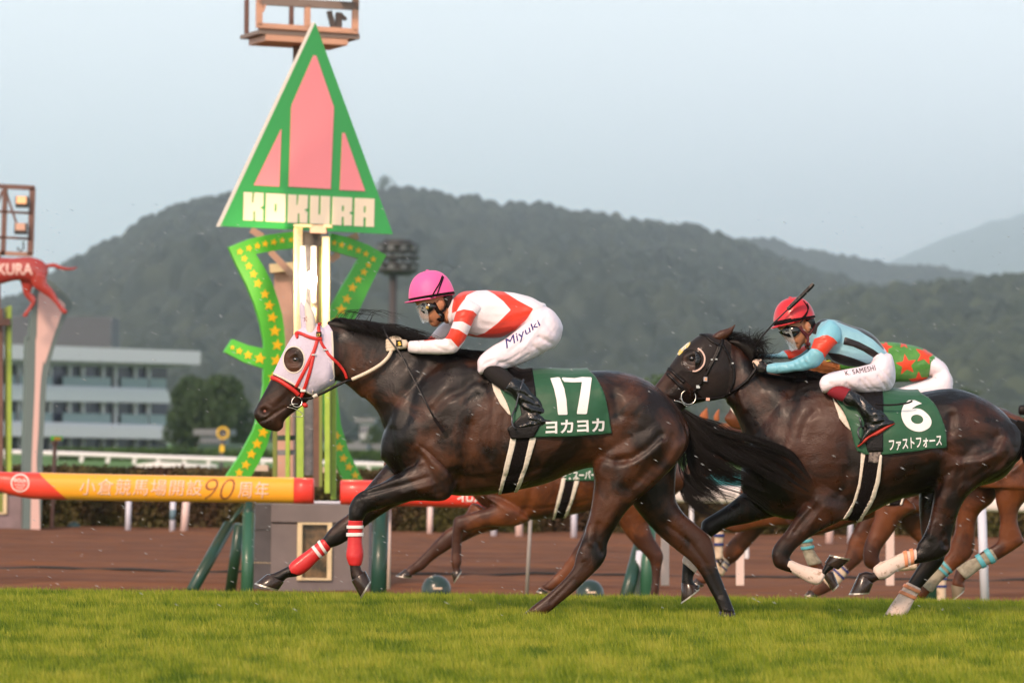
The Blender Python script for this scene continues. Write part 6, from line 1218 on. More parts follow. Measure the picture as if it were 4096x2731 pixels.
p = W('u', 884, 400, 3990); tree(p.x, 1850, p.z+.6-95, 9, 'lone tree sticking up from the crest of the ridge', M_LEAF, 40, n=1500, zb=-.6+95) if False else tree(p.x, 3990, 26, 15, 'lone tree sticking up from the crest of the ridge', M_LEAF, 40, n=1500, zb=p.z-26)
# hedges
def hedge(name, x0, x1, y0, y1, z0, z1, m, label, dens, seed, size=.05):
    r = np.random.default_rng(seed); mb = MB(); nx_ = int((x1-x0)/.5); root = None
    from mathutils import noise
    V = []; F = []; prof = [(y0, z0), (y0-.05, (z0+z1)/2), (y0+.08, z1-.08), (y0+.25, z1), (y1-.2, z1), (y1, z0)]
    for i in range(nx_+1):
        x = x0+(x1-x0)*i/nx_
        for j, (y_, z_) in enumerate(prof): d = .06*noise.noise(Vector((x*1.1, j*1.7, seed))); V.append((x, y_-d, z_+(d if j in (2, 3, 4) else 0)))
    k_ = len(prof); F = [(i*k_+j, (i+1)*k_+j, (i+1)*k_+j+1, i*k_+j+1) for i in range(nx_) for j in range(k_-1)]
    core = mesh('h', V, F); n = int(dens); t = r.random(n); face = r.random(n) < .72
    X = x0+(x1-x0)*r.random(n); Y = np.where(face, y0-.05+.05*r.normal(size=n), y0+(y1-y0)*r.random(n)); Z = np.where(face, z0+(z1-z0)*r.random(n), z1+.03*r.normal(size=n))
    a = r.normal(size=(n, 3)); a /= np.linalg.norm(a, axis=1)[:, None]; b = np.cross(a, r.normal(size=(n, 3))); b /= np.linalg.norm(b, axis=1)[:, None]; P = np.stack([X, Y, Z], 1); s_ = size*(.6+.8*r.random(n))[:, None]
    LV = np.stack([P-a*s_, P+b*s_*.6, P+a*s_, P-b*s_*.6], 1).reshape(-1, 3)
    o = link(name, core, m, None, True); tag(o, label, 'hedge')
    lm = bpy.data.meshes.new('l'); lm.vertices.add(4*n); lm.vertices.foreach_set('co', LV.ravel()); lm.loops.add(4*n); lm.loops.foreach_set('vertex_index', np.arange(4*n, dtype=np.int32)); lm.polygons.add(n); lm.polygons.foreach_set('loop_start', np.arange(0, 4*n, 4, dtype=np.int32)); lm.update()
    l = bpy.data.objects.new('leaves', lm); COL.objects.link(l); lm.materials.append(m); l.parent = o; return o
M_HEDGE = mat('hedge_leaves', (.075, .070, .014), rough=.8, noise=(1.1, .38, .62), col2=(.060, .028, .012)); M_HEDGEG = mat('hedge_leaves_green', (.06, .13, .02), rough=.75, noise=(.4, .35, .65), col2=(.025, .05, .012))
hedge('hedge', -14, 14, 88.2, 90.2, -.62, .40, M_HEDGE, 'long clipped brownish green hedge along the far side of the dirt track', 90000, 5)
hedge('hedge', -30, 40, 330, 333, -.62, .15, M_HEDGEG, 'distant dark green hedge behind the far white rail', 12000, 6, size=.15)

# ---------------------------------------------------------------- racecourse furniture
M_PINKW = mat('pinkish_white_paint', (.74, .55, .50), rough=.45); M_BLUEW = mat('bluish_white_paint', (.62, .62, .70), rough=.45); M_DKG = mat('dark_green_paint', (.012, .055, .038), rough=.4, coat=.2, noise=(3,.4,.6), col2=(.02,.045,.022)); M_LIME = mat('lime_paint', (.36, .50, .065), rough=.45, noise=(8,.3,.7), col2=(.26,.38,.05))
M_CREAMP = mat('cream_paint', (.78, .62, .38), rough=.45, noise=(6,.3,.7), col2=(.62,.50,.30)); M_OLIVE = mat('olive_paint', (.18, .22, .045), rough=.5); M_ROSE = mat('rose_paint', (.62, .36, .28), rough=.5, noise=(3,.3,.7), col2=(.48,.28,.22)); M_BRNM = mat('brown_steel', (.20, .105, .080), rough=.5, noise=(5,.3,.7)); M_DARKM = mat('dark_steel', (.03, .027, .025), rough=.5)
M_GREYC = mat('grey_panel', (.20, .165, .16), rough=.5, noise=(2,.3,.7), col2=(.145,.12,.118)); M_GREYD = mat('dark_grey_panel', (.10, .09, .095), rough=.5, noise=(2,.3,.7)); M_SIGNG = mat('sign_green', (.035, .36, .075), rough=.35, coat=.15); M_SIGNG2 = mat('arch_green', (.085, .48, .045), rough=.4, coat=.1); M_STAR = mat('star_yellow', (.92, .55, .015), rough=.4); M_SPINK = mat('sign_pink', (.95, .29, .32), rough=.4); M_SCREAM = mat('sign_cream', (.90, .76, .58), rough=.45)
M_WHITEP = mat('white_paint', (.76, .74, .74), rough=.45); M_GALV = mat('ribbed_metal', (.30, .28, .28), rough=.3, metal=.5, noise=(9,.35,.65), col2=(.16,.16,.18))
# winning post: triangular name board
a0 = W('u', 722, 500, 57); PL = Plane(a0.x, 57, .62)
sg = empty('name_sign', a0, 'tall green triangular board with pink shapes and KOKURA in cream letters', 'sign')
flat('board', [[(713,145),(1200,1470),(118,1418)]], M_SIGNG, sg, .07, PL, 'c1')
ed = flat('board_edge', [[(713,142),(722,160),(135,1420),(112,1420)]], mat('edge_cream', (.62,.58,.50), rough=.5), sg, .075, PL, 'c1', off=-.004)
for q in ([(708,350),(825,675),(806,1187),(545,1172),(563,660)], [(497,812),(484,1172),(326,1163)], [(881,836),(895,836),(1022,1200),(865,1193)]):
    if len(q) == 5: q = [(700,350),(716,352),(826,672),(826,700),(806,1187),(545,1172),(560,680),(566,655)]
    flat('pink_panel', [q], M_SPINK, sg, .02, PL, 'c1', off=.036)
L5 = dict(K=[[(0,0),(.42,0),(.42,.36),(.50,.36),(.54,0),(1,0),(1,.46),(.92,.50),(.86,.50),(.86,.56),(1,.58),(1,1),(.62,1),(.60,.66),(.50,.66),(.50,1),(0,1)]], O=[[(0,0),(1,0),(1,1),(0,1)],[(.44,.36),(.44,.64),(.56,.64),(.56,.36)]],
 U=[[(0,0),(.42,0),(.42,.66),(.54,.66),(.54,0),(1,0),(1,1),(0,1)]], R=[[(0,0),(1,0),(1,.50),(.88,.52),(.88,.58),(1,.60),(1,1),(.62,1),(.60,.70),(.48,.70),(.48,1),(0,1)],[(.48,.30),(.60,.30),(.60,.50),(.48,.50)]], A=[[(0,0),(1,0),(1,1),(.60,1),(.60,.68),(.46,.68),(.46,1),(0,1)],[(.46,.28),(.58,.28),(.58,.50),(.46,.50)]])
for i, ch in enumerate('KOKURA'):
    x0 = 263+i*139.2; y0 = 1206+i*7.3; wq, hq_ = 122, 176
    flat('letter', [[(x0+px*wq-(py*4), y0+px*5.5+py*hq_) for px, py in s_] for s_ in L5[ch]], M_SCREAM, sg, .02, PL, 'c1', off=.036)
# star arch behind the post
b0 = W('u', 700, 1000, 57.6); PL2 = Plane(b0.x, 57.6, .45)
ah = empty('star_arch', (b0.x, 57.6, -.6), 'bright green hourglass arch dotted with yellow stars around the winning post', 'sign')
AL = [(175,140),(300,90),(420,62),(600,40),(600,146),(480,158),(345,182),(400,270),(450,370),(485,470),(510,560),(522,640),(528,720),(530,820),(520,950),(505,1080),(480,1200),(440,1290),(420,1370),(375,1470),(320,1568),(262,1668),(228,1705),(90,1705),(115,1650),(165,1568),(250,1440),(330,1290),(375,1150),(395,1000),(395,900),(270,860),(148,795),(200,715),(300,755),(400,775),(395,720),(375,620),(340,500),(290,380),(230,260)]
AR = [(815,52),(930,80),(1050,125),(1162,190),(1110,290),(1050,410),(1000,520),(940,640),(890,760),(860,880),(850,1000),(862,1100),(878,1250),(925,1410),(1000,1568),(1060,1668),(1085,1705),(940,1705),(925,1668),(880,1568),(835,1470),(790,1350),(770,1200),(765,1000),(775,850),(800,700),(815,520),(880,400),(940,300),(990,210),(900,185),(815,160)]
for q in (AL, AR): pn = flat('panel', [q], M_SIGNG2, ah, .05, PL2, 'c2')
SS = [(244,168,20),(301,146,20),(354,131,20),(403,118,20),(457,108,20),(510,97,19),(565,94,17),(272,211,21),(300,258,23),(329,308,25),(357,367,27),(401,434,28),(428,504,31),(448,580,32),(464,664,35),(479,752,34),(475,850,38),(452,955,32),(197,768,14),(240,790,21),(295,815,27),(370,836,34),(390,1300,32),(352,1371,31),(316,1436,29),(281,1503,28),(240,1552,26),
 (836,112,18),(882,126,20),(935,142,20),(987,160,20),(1034,182,20),(1080,215,20),(1050,252,20),(1021,295,24),(986,342,24),(950,393,28),(915,464,29),(880,530,33),(848,600,30),(850,1320,26),(868,1392,28),(893,1462,27),(928,1515,26),(966,1568,25)]
for i, (x, y, r_) in enumerate(SS): flat('star', [star(x, y, r_*1.12, .12+.1*math.sin(i*2.1), .45)], M_STAR, ah, .015, PL2, 'c2', off=.026)
# post frame
Yp = 56.6
wp = empty('winning_post', (W('s', 1240, 2300, Yp).x, Yp, -.6), 'tall lattice winning post with lime and cream uprights and a lit lamp', 'post')
def px(fr, x, Y=Yp): return W(fr, x, 0, Y).x
def upright(name, fr, x0, x1, y0, y1, m, Y=Yp, dep=.10, par=None):
    a, b = W(fr, (x0+x1)/2, y0, Y), W(fr, (x0+x1)/2, y1, Y); w_ = abs(W(fr, x1, y0, Y).x-W(fr, x0, y0, Y).x)
    return MB().bar(a, b, w_, dep).build(name, m, par or wp, bevel=.004)
upright('upright', 'c2', 590, 643, 15, 700, M_CREAMP); upright('upright', 'c2', 768, 812, 75, 700, M_CREAMP)
upright('upright', 'h6', 650, 748, -400, 1500, M_LIME, Y=56.75); upright('upright', 'h6', 1042, 1115, -400, 1470, M_LIME, Y=56.75); upright('upright', 'h6', 1128, 1200, -100, 1560, M_LIME, Y=57.0)
upright('upright', 'h6', 632, 655, -400, 1500, M_DKG, Y=56.95); upright('upright', 'h6', 1112, 1134, -200, 1480, M_OLIVE, Y=56.9)
upright('column', 'c2', 655, 715, 130, 1568, M_GALV, Y=57.2, dep=.25); upright('column', 'c2', 712, 755, 80, 1640, M_BRNM, Y=57.0, dep=.2); upright('rod', 'c2', 748, 768, 90, 1640, M_OLIVE, Y=56.8, dep=.05)
upright('thin_upright', 'h6', 318, 380, 380, 1400, M_OLIVE, Y=57.3); upright('thin_upright', 'h6', 497, 556, 380, 1400, M_LIME, Y=56.9)
for y0 in (700, 905): upright('rung', 'h6', 380, 640, y0, y0, M_DKG, Y=57.0) if False else MB().bar(W('h6', 385, y0, 57), W('h6', 640, y0-4, 57), .06, .05).build('rung', M_DKG if y0 < 800 else M_GALV, wp)
upright('pillar', 'c2', 470, 588, 300, 1640, M_ROSE, Y=58.6, dep=.4); MB().bar(W('c2', 440, 275, 58.4), W('c2', 590, 262, 58.4), .1, .3).build('bracket', M_CREAMP, wp)
for q in ((320,30,395,75),(440,165,585,318),(992,66,930,92),(872,182,818,222)): MB().bar(W('c2', q[0], q[1], 57.9), W('c2', q[2], q[3], 57.9), .075, .06).build('brace', M_ROSE, wp)
cb = MB().box((W('h5', 740, 14, Yp).x, Yp, W('h5', 740, 13, Yp).z), (.20, .3, .022)).build('cap_plate', M_CREAMP, wp); MB().box((W('h5', 1090, 22, Yp).x, Yp, W('h5', 1090, 20, Yp).z), (.09, .3, .026)).build('cap_plate', M_CREAMP, wp)
c = W('h5', 955, 62, Yp); MB().box((c.x, Yp, c.z), (.18, .25, .085)).build('cap_box', M_ROSE, wp); c = W('h5', 850, 190, Yp); MB().box((c.x, Yp+.1, c.z), (.22, .2, .15)).build('cap_underbox', M_DARKM, wp)  # plain dark box below the cap box
M_TUBE = mat('lit_tube', (.9, .85, .75), rough=.3, emit=(1, .80, .58, 1.15)); M_BULB = mat('lit_bulb', (1, 1, 1), emit=(1, .86, .68, 60))
for q in ((700,770,295,1250),(850,925,295,1085)): MB().tube([W('h5', (q[0]+q[1])/2, q[2], 56.45), W('h5', (q[0]+q[1])/2, q[3], 56.45)], .030, 12).build('lamp_tube', M_TUBE, wp, smooth=True)
MB().tube([W('h5', 890, 1095, 56.5), W('h5', 890, 1450, 56.5)], .030, 12).build('tube_cover', M_CREAMP, wp, smooth=True)
c = W('h5', 850, 765, 56.4); v, f = blob(c, (.06, .03, .09)); MB().add(v, f).build('bulb', M_BULB, wp, smooth=True)
pl = bpy.data.lights.new('lamp', 'POINT'); pl.energy = 80; pl.color = (1, .72, .45); pl.shadow_soft_size = .06; plo = bpy.data.objects.new('lamp', pl); COL.objects.link(plo); plo.location = c+Vector((0, -.22, 0))
for q in ((20,255,1075,1160),(1000,1040,1100,1180),(1185,1265,1100,1185)): 
    a, b = W('h6', q[0], q[2], 58.2), W('h6', q[1], q[3], 58.2); MB().box(((a.x+b.x)/2, 58.2, (a.z+b.z)/2), (b.x-a.x, .3, a.z-b.z)).build('side_box', mat('cream_box', (.66,.52,.42), rough=.5), wp)
# base block
Yb = 55.6
bk = empty('post_base', (W('s', 1240, 2300, Yb).x, Yb, -.6), 'grey concrete plinth with a framed window under the winning post', 'plinth')
def rect(name, fr, x0, y0, x1, y1, Y, dep, m, par, bevel=.005):
    a, b = W(fr, x0, y0, Y), W(fr, x1, y1, Y); return MB().box(((a.x+b.x)/2, Y+dep/2, (a.z+b.z)/2), (abs(b.x-a.x), dep, abs(a.z-b.z))).build(name, m, par, bevel=bevel)
rect('side_panel', 'g5', 0, 345, 255, 1500, Yb+.05, 1.2, M_GREYD, bk); rect('lintel', 'g5', 256, 345, 1430, 578, Yb, 1.2, M_GREYC, bk); rect('front_panel', 'g5', 256, 579, 572, 1500, Yb+.03, 1.1, M_GREYC, bk); rect('front_panel', 'g5', 984, 579, 1430, 1500, Yb+.03, 1.1, M_GREYC, bk); rect('sill_panel', 'g5', 573, 1270, 983, 1500, Yb+.03, 1.1, M_GREYC, bk)
for q in ((572,570,625,1268),(935,570,984,1268),(626,570,934,598),(626,1238,934,1268)): fr_ = rect('window_frame', 'g5', *q, Yb-.01, .12, M_CREAMP, bk)
rect('window', 'g5', 626, 599, 934, 1237, Yb+.07, .02, mat('window_glass', (.05,.045,.035), rough=.12, noise=(5,.4,.6), col2=(.20,.13,.075), spec=.8), bk, bevel=0)  # brown patches in the glass colour stand in for reflections
rect('ledge', 'g5', 745, 315, 1100, 344, Yb+.3, .5, M_BLUEW, bk)
for yy in (650, 1050): rect('seam', 'g5', 0, yy, 250, yy+8, Yb+.04, .02, M_DARKM if yy < 700 else M_CREAMP, bk, bevel=0)
# ---------------------------------------------------------------- padded inner rail
Yr = 53.6
def pad(name, fr, st, m, root, attrs=None, N=26):
    rings = []
    for x, yt, yb, dep in st:
        a, b = W(fr, x, yt, Yr), W(fr, x, yb, Yr); C = (a+b)/2; hz = (a.z-b.z)/2
        rings.append([(C.x, C.y+math.copysign(abs(math.sin(t))**.75, math.sin(t))*dep, C.z+math.copysign(abs(math.cos(t))**.75, math.cos(t))*hz) for t in [2*math.pi*k/N for k in range(N)]])
    V = [v for r_ in rings for v in r_]; n_ = len(rings); F = [(i*N+k, i*N+(k+1) % N, (i+1)*N+(k+1) % N, (i+1)*N+k) for i in range(n_-1) for k in range(N)]+[tuple(range(N)), tuple((n_-1)*N+k for k in range(N-1, -1, -1))]
    mb = MB().add(V, F); o = mb.build(name, m, root, smooth=True); return o, BVHTree.FromPolygons([Vector(v) for v in V], F)
rl = empty('padded_rail', (W('s', 600, 2300, Yr).x, Yr, -.6), 'orange and red padded rail with 小倉競馬場開設90周年 printed on it', 'rail')
M_ORPAD = mat('orange_pad', (.90, .40, .030), rough=.38, coat=.15); M_REDPAD = mat('red_pad', (.78, .045, .030), rough=.38, coat=.2)
Y0s = lambda x: 1887+(x-0)*.0205
stp = [(-420,2.0,0)]
pts = [(-300,1225,1120+0,.10)]
stL = [(-500, 1120, 1230, .07), (-250, 1130, 1262, .09), (0, 1148, 1305, .11), (80, 1150, 1330, .125), (160, 1151, 1348, .135), (260, 1153, 1362, .14), (420, 1157, 1366, .14), (530, 1160, 1368, .14)]
def inter(x): X_ = [s_[0] for s_ in stL2]; return tuple(np.interp(x, X_, [s_[k] for s_ in stL2]) for k in (1, 2, 3))
stL2 = stL+[(1000, 1170, 1380, .14), (1960, 1187, 1392, .14), (2300, 1193, 1398, .14), (2306, 1193, 1398, .14), (2448, 1197, 1401, .14), (2460, 1200, 1398, .12)]
m_rail = mat('printed_pad', (.92, .40, .030), rough=.36, coat=.15)
allx = sorted(set([s_[0] for s_ in stL2]+list(range(-500, 2300, 60))))
ob_, tP = pad('rail_pad', 'd2', [(x, *inter(x)) for x in allx if x <= 2306], m_rail, rl)
me = ob_.data; P = np.array([v.co[:] for v in me.vertices])[:, [0, 2]]; wA = [(W('d2', x, y, Yr).x, W('d2', x, y, Yr).z) for x, y in ((-900,900),(290,1100),(310,1158),(535,1368),(560,1500),(-900,1500))]
at = me.attributes.new('red', 'FLOAT', 'POINT'); at.data.foreach_set('value', sdf(P, wA)); masked(m_rail, [('red', (.80, .060, .035))])
o2, _ = pad('rail_end', 'd2', [(2307, 1193, 1399, .141), (2380, 1195, 1401, .141), (2448, 1197, 1402, .141), (2462, 1202, 1398, .12)], M_REDPAD, rl)
M_PRT = mat('brown_print', (.30, .10, .03), rough=.6); M_PRTL = mat('pale_print', (.92, .62, .50), rough=.6)
v, f = text_mesh('小倉競馬場開設', bold=-.004, shear=.12, spacing=1.12, maxlen=.2); q = quadmap(v, [(632,1328),(1590,1334),(1590,1212),(632,1200)]); drape('print', q, f, 'd2', Yr, tP, M_PRTL, ob_, off=.003, thick=.001); q[:, 0] += 3; q[:, 1] += 4; drape('print_shadow', q, f, 'd2', Yr, tP, M_PRT, ob_, off=.002, thick=0)
v, f = text_mesh('90', bold=-.016, shear=.30, maxlen=.2); q = quadmap(v, [(1608,1366),(1850,1366),(1850,1203),(1608,1203)]); drape('print', q, f, 'd2', Yr, tP, M_PRT, ob_, off=.003, thick=.001)
v, f = text_mesh('周年', bold=-.004, shear=.10, maxlen=.2, spacing=1.12); q = quadmap(v, [(1872,1350),(2110,1356),(2110,1226),(1872,1222)]); drape('print', q, f, 'd2', Yr, tP, M_PRTL, ob_, off=.003, thick=.001); q[:, 0] += 3; q[:, 1] += 4; drape('print_shadow', q, f, 'd2', Yr, tP, M_PRT, ob_, off=.002, thick=0)
# round anniversary badge
for sp in ([ell(167, 1236, 74, 72, 36), ell(167, 1236, 62, 60, 36)], [[(120,1246),(214,1246),(214,1252),(120,1252)]], [[(128,1264),(206,1264),(202,1270),(132,1270)]], [[(140,1280),(194,1280),(188,1286),(146,1286)]]):
    v, f = shape_mesh([[(x, -y) for x, y in s_] for s_ in sp], 20); drape('badge', [(a[0], -a[1]) for a in v], f, 'd2', Yr, tP, mat('badge_white', (.92,.62,.58), rough=.6), ob_, off=.003, thick=.001)
v, f = text_mesh('90th', bold=.01, maxlen=.2); q = quadmap(v, [(112,1234),(220,1236),(220,1202),(112,1200)]); drape('badge_print', q, f, 'd2', Yr, tP, mat('badge_white', (.92,.62,.58), rough=.6), ob_, off=.003, thick=.001)
rr_ = empty('padded_rail', (W('s', 1700, 2300, Yr).x, Yr, -.6), 'red padded rail with pale lettering right of the winning post', 'rail')
o3, tR = pad('rail_pad', 's', [(1362,1922,2014,.12),(1368,1918,2018,.141),(1440,1919,2020,.141),(1700,1924,2026,.14),(1890,1928,2030,.14),(2300,1938,2038,.14)], M_REDPAD, rr_)
v, f = text_mesh('北九州記念', maxlen=.2, bold=.01); q = quadmap(v, [(1829,2006),(2160,2012),(2160,1944),(1829,1940)]); drape('print', q, f, 's', Yr, tR, M_WHITE, o3, off=.003, thick=.001)
rw = empty('white_rail', (W('s', 3000, 2300, Yr).x, Yr, -.6), 'plain white rail running on behind the pursuing horses', 'rail')
o4, _ = pad('rail_bar', 's', [(2302,1925,2000,.09),(2500,1930,2006,.09),(2980,1944,2014,.09),(3500,1962,2032,.09),(4080,1990,2050,.09),(4700,2012,2072,.09)], mat('white_plastic', (.80,.70,.66), rough=.4), rw)
for x in (2660, 2960, 3560, 4180): upright('rail_leg', 's', x-16, x+16, 2005, 2340, M_PINKW, Y=Yr+.1, dep=.08, par=rw)
def gpost(name, label, segs, m, group, cat='post'):
    p0 = segs[0][0]; root = empty(name, (p0.x, p0.y, -.58), label, cat, group)
    for i, (a, b, r_, mm) in enumerate(segs): MB().tube([a, b], r_, 14).build('shaft' if i == 0 else 'sleeve', mm, root, smooth=True)
G = 'green posts holding the padded rail'
gpost('rail_support', 'leaning dark green strut left of the plinth, furthest left', [(W('d3',1290,950,52.6), W('d3',1540,505,53.3), .062, M_DKG), (W('d3',1540,505,53.3), W('d3',1645,365,53.5), .022, M_DKG)], None, G)
gpost('rail_support', 'nearly upright dark green strut between the leaning strut and the thick post', [(W('d3',1550,960,53.9), W('d3',1615,500,53.7), .060, M_DKG)], None, G)
gpost('rail_support', 'thick upright green post against the left side of the plinth', [(W('d3',1663,970,52.8), W('d3',1676,430,53.2), .066, mat('mid_green_paint', (.03,.11,.06), rough=.4, coat=.2)), (W('d3',1672,470,53.2), W('d3',1680,365,53.3), .062, M_DKG)], None, G)
gpost('rail_support', 'dark green post behind the folded foreleg of number 17', [(W('c6',1030,1160,52.9), W('c6',1052,560,53.3), .085, M_DKG)], None, G)
gpost('rail_support', 'leaning dark green strut between the hind legs of number 17', [(W('d4',1350,1330,52.8), W('d4',1475,860,53.3), .070, M_DKG)], None, G)
gpost('rail_support', 'upright green post beside the chestnut hind leg behind number 17', [(W('d4',1535,1330,52.9), W('d4',1565,560,53.3), .072, mat('mid_green_paint', (.03,.11,.06), rough=.4, coat=.2))], None, G)
gpost('rail_support', 'green post low behind the bandaged hind leg of number 6', [(W('c8',1625,1400,53.0), W('c8',1700,700,53.3), .070, M_DKG)], None, G)
G = 'white posts standing on the dirt track edge'
def wpost(label, fr, x0, y0, x1, y1, w_, Y, m, band=None, grp=G):
    a, b = W(fr, x0, y0, Y), W(fr, x1, y1, Y); root = empty('rail_post', (a.x, Y, -.6), label, 'post', grp); r_ = w_/FR[fr][2]/FPX*Y/2
    MB().tube([a, a*.5+b*.5, b], r_, 12).build('shaft', m, root, smooth=True)
    if band: c1, c2 = a.lerp(b, band[0]), a.lerp(b, band[1]); MB().tube([c1, c2], r_*1.06, 12).build('band', mat('teal_band', (.12,.20,.24), rough=.5), root, smooth=True)
wpost('slim white post left of the pair, under the orange rail', 'd3', 862, 560, 868, 300, 38, 86, M_BLUEW)
wpost('white post with a dark teal band, middle of three under the orange rail', 'd3', 1160, 562, 1167, 300, 38, 86, M_BLUEW, band=(.35,.62))
wpost('curved pinkish post right of the banded one', 'd3', 1238, 562, 1258, 300, 50, 85, M_PINKW)
wpost('white post right of the winning post under the red rail', 'c6', 1374, 760, 1380, 520, 38, 85, M_PINKW)
wpost('short white post between the chestnut forelegs', 'c6', 1805, 770, 1806, 500, 42, 84, M_BLUEW)
wpost('pinkish post below the girth of the chestnut', 'c6', 1976, 770, 1978, 500, 52, 84, M_PINKW)
wpost('white post left of the near hind leg of number 17', 'd4', 885, 805, 890, 400, 55, 84, M_BLUEW)
wpost('pinkish white post below the chest of number 6', 'c8', 825, 950, 832, 600, 62, 81, M_PINKW)
wpost('slim white post right of the one below the chest of number 6', 'c8', 985, 925, 1000, 600, 40, 81, M_BLUEW)
wpost('thick white post at the far right leaning behind the hind legs', 'c8', 2048, 1420, 2020, 650, 70, 53.2, M_BLUEW)
wpost('slim tan post right of the green post behind number 17', 'c6', 1098, 1100, 1106, 520, 26, 53.8, M_PINKW)
wpost('thin leaning grey pole under the belly of the chestnut', 'd4', 462, 1300, 500, 560, 34, 52.9, mat('worn_grey_paint', (.30,.26,.24), rough=.6))
wpost('pale slanting bar inside the green struts', 'd4', 1435, 1330, 1480, 900, 72, 53.1, M_BLUEW)
# dome lamps by the rail
def dome(label, fr, x, y, rx, Y):
    c = W(fr, x, y, Y); r_ = rx/FR[fr][2]/FPX*Y; root = empty('dome_lamp', (c.x, Y, ground(0, Y)), label, 'lamp', 'dark green dome lamps low on the ground'); g = ground(0, Y)
    prof = [(r_*1.0, c.z-r_*1.6)]+[(r_*math.cos(R(t)), c.z+r_*math.sin(R(t))) for t in (-10, 5, 20, 35, 50, 65, 78, 88)]
    MB().lathe((c.x, Y, 0), prof, 24).build('hood', mat('dome_green', (.020,.040,.032), rough=.28, coat=.3), root, smooth=True); MB().box((c.x+r_*.1, Y-r_*1.01, c.z+.02), (r_*.6, .02, r_*.12)).build('lens', mat('cream_reflection', (.75,.55,.42), rough=.3), root)  # cream slit: a light reflection on the dome, put in as a pale box
dome('green dome lamp under the forelegs of the chestnut', 'c6', 1420, 1105, 100, 51.5); dome('green dome lamp between the hind legs of number 17', 'd4', 1030, 1285, 127, 51.5); dome('small far dome lamp at the foot of the hedge on the left', 'd3', 497, 535, 55, 87)
# cable on the dirt
tag(MB().tube([(x, 60.2+.15*math.sin(x*.7), -.575+.012*math.sin(x*2.1)+.01*math.sin(x*5.3)) for x in ar(-9, 9, .3)], .016, 6).build('cable', mat('black_cable', (.015,.017,.018), rough=.6), smooth=True), 'long black cable lying along the dirt track', 'cable')
# teal board behind the white rail
tb_ = W('s', 2740, 1885, 70); t2 = W('s', 3020, 1960, 70); tb = empty('barrier_board', ((tb_.x+t2.x)/2, 70, -.6), 'teal board seen through the hairs of the long tail', 'board')
MB().box(((tb_.x+t2.x)/2, 70, (tb_.z+t2.z)/2), (t2.x-tb_.x, .05, tb_.z-t2.z)).build('panel', mat('teal_paint', (.02,.18,.20), rough=.5), tb, bevel=.01)
for x in (tb_.x+.1, t2.x-.1): MB().tube([(x, 70.08, -.6), (x, 70.08, t2.z)], .03, 8).build('leg', M_WHITEP, tb)
# ---------------------------------------------------------------- floodlight tower above the sign
Yt = 64
lt = empty('floodlight_tower', (W('s', 1200, 0, Yt).x, Yt+.6, -.6), 'salmon painted floodlight gantry at the top edge above the green sign', 'floodlight')
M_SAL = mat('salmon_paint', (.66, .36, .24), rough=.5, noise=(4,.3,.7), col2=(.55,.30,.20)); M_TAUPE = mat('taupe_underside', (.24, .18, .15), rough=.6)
PT = Plane(W('h4', 1200, 0, Yt).x, Yt, .30)
def pbar(name, x0, y0, x1, y1, wd, m=M_SAL, off=0, dep=.08): return MB().bar(PT('h4', x0, y0, off), PT('h4', x1, y1, off), wd, dep, up=tuple(PT.n)).build(name, m, lt, bevel=.004)
pbar('beam', 300, 462, 2115, 575, .20 if False else .065); MB().slab([PT('h4', 300, 430), PT('h4', 2110, 530), PT('h4', 2170, 640), PT('h4', 345, 535)], PT.n*-.04).build('front_plate', M_SAL, lt)
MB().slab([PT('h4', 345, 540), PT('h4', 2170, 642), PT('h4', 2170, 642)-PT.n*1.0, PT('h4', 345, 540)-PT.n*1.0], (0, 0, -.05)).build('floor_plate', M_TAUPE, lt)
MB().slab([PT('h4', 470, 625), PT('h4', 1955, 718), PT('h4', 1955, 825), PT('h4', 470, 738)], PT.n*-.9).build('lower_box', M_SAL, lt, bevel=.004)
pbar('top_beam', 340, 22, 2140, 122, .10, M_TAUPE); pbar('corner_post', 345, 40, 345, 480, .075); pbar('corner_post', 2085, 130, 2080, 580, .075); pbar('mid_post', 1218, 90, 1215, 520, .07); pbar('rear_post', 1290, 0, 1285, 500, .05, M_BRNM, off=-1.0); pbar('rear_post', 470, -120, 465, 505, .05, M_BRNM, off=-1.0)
pbar('gusset', 450, 90, 400, 230, .03); pbar('lamp_bracket', 1720, 170, 1800, 480, .06, M_TAUPE, off=-.3); pbar('lamp_bracket', 1900, 200, 1890, 500, .08, M_TAUPE, off=-.3); pbar('lamp_bracket', 1930, 240, 2030, 330, .04, M_TAUPE, off=-.3)
pbar('conduit', 1640, 880, 1690, 1040, .035, M_DARKM, off=-.5, dep=.03); pbar('top_beam', 345, -180, 2140, -90, .10, M_TAUPE); pbar('corner_post', 345, -200, 345, 30, .075); pbar('corner_post', 2090, -100, 2090, 130, .075)
upright('mast', 's', 1172, 1212, 180, 2300, M_BRNM, Y=Yt+.6, dep=.12, par=lt)
fl = rect('lamp_head', 'h4', 1750, -190, 2100, -60, Yt-.2, .3, M_DARKM, lt); rect('lamp_glass', 'h4', 1780, -170, 2080, -72, Yt-.23, .025, mat('floodlight_glow', (1,1,1), emit=(1,.88,.7,30)), lt, bevel=0)
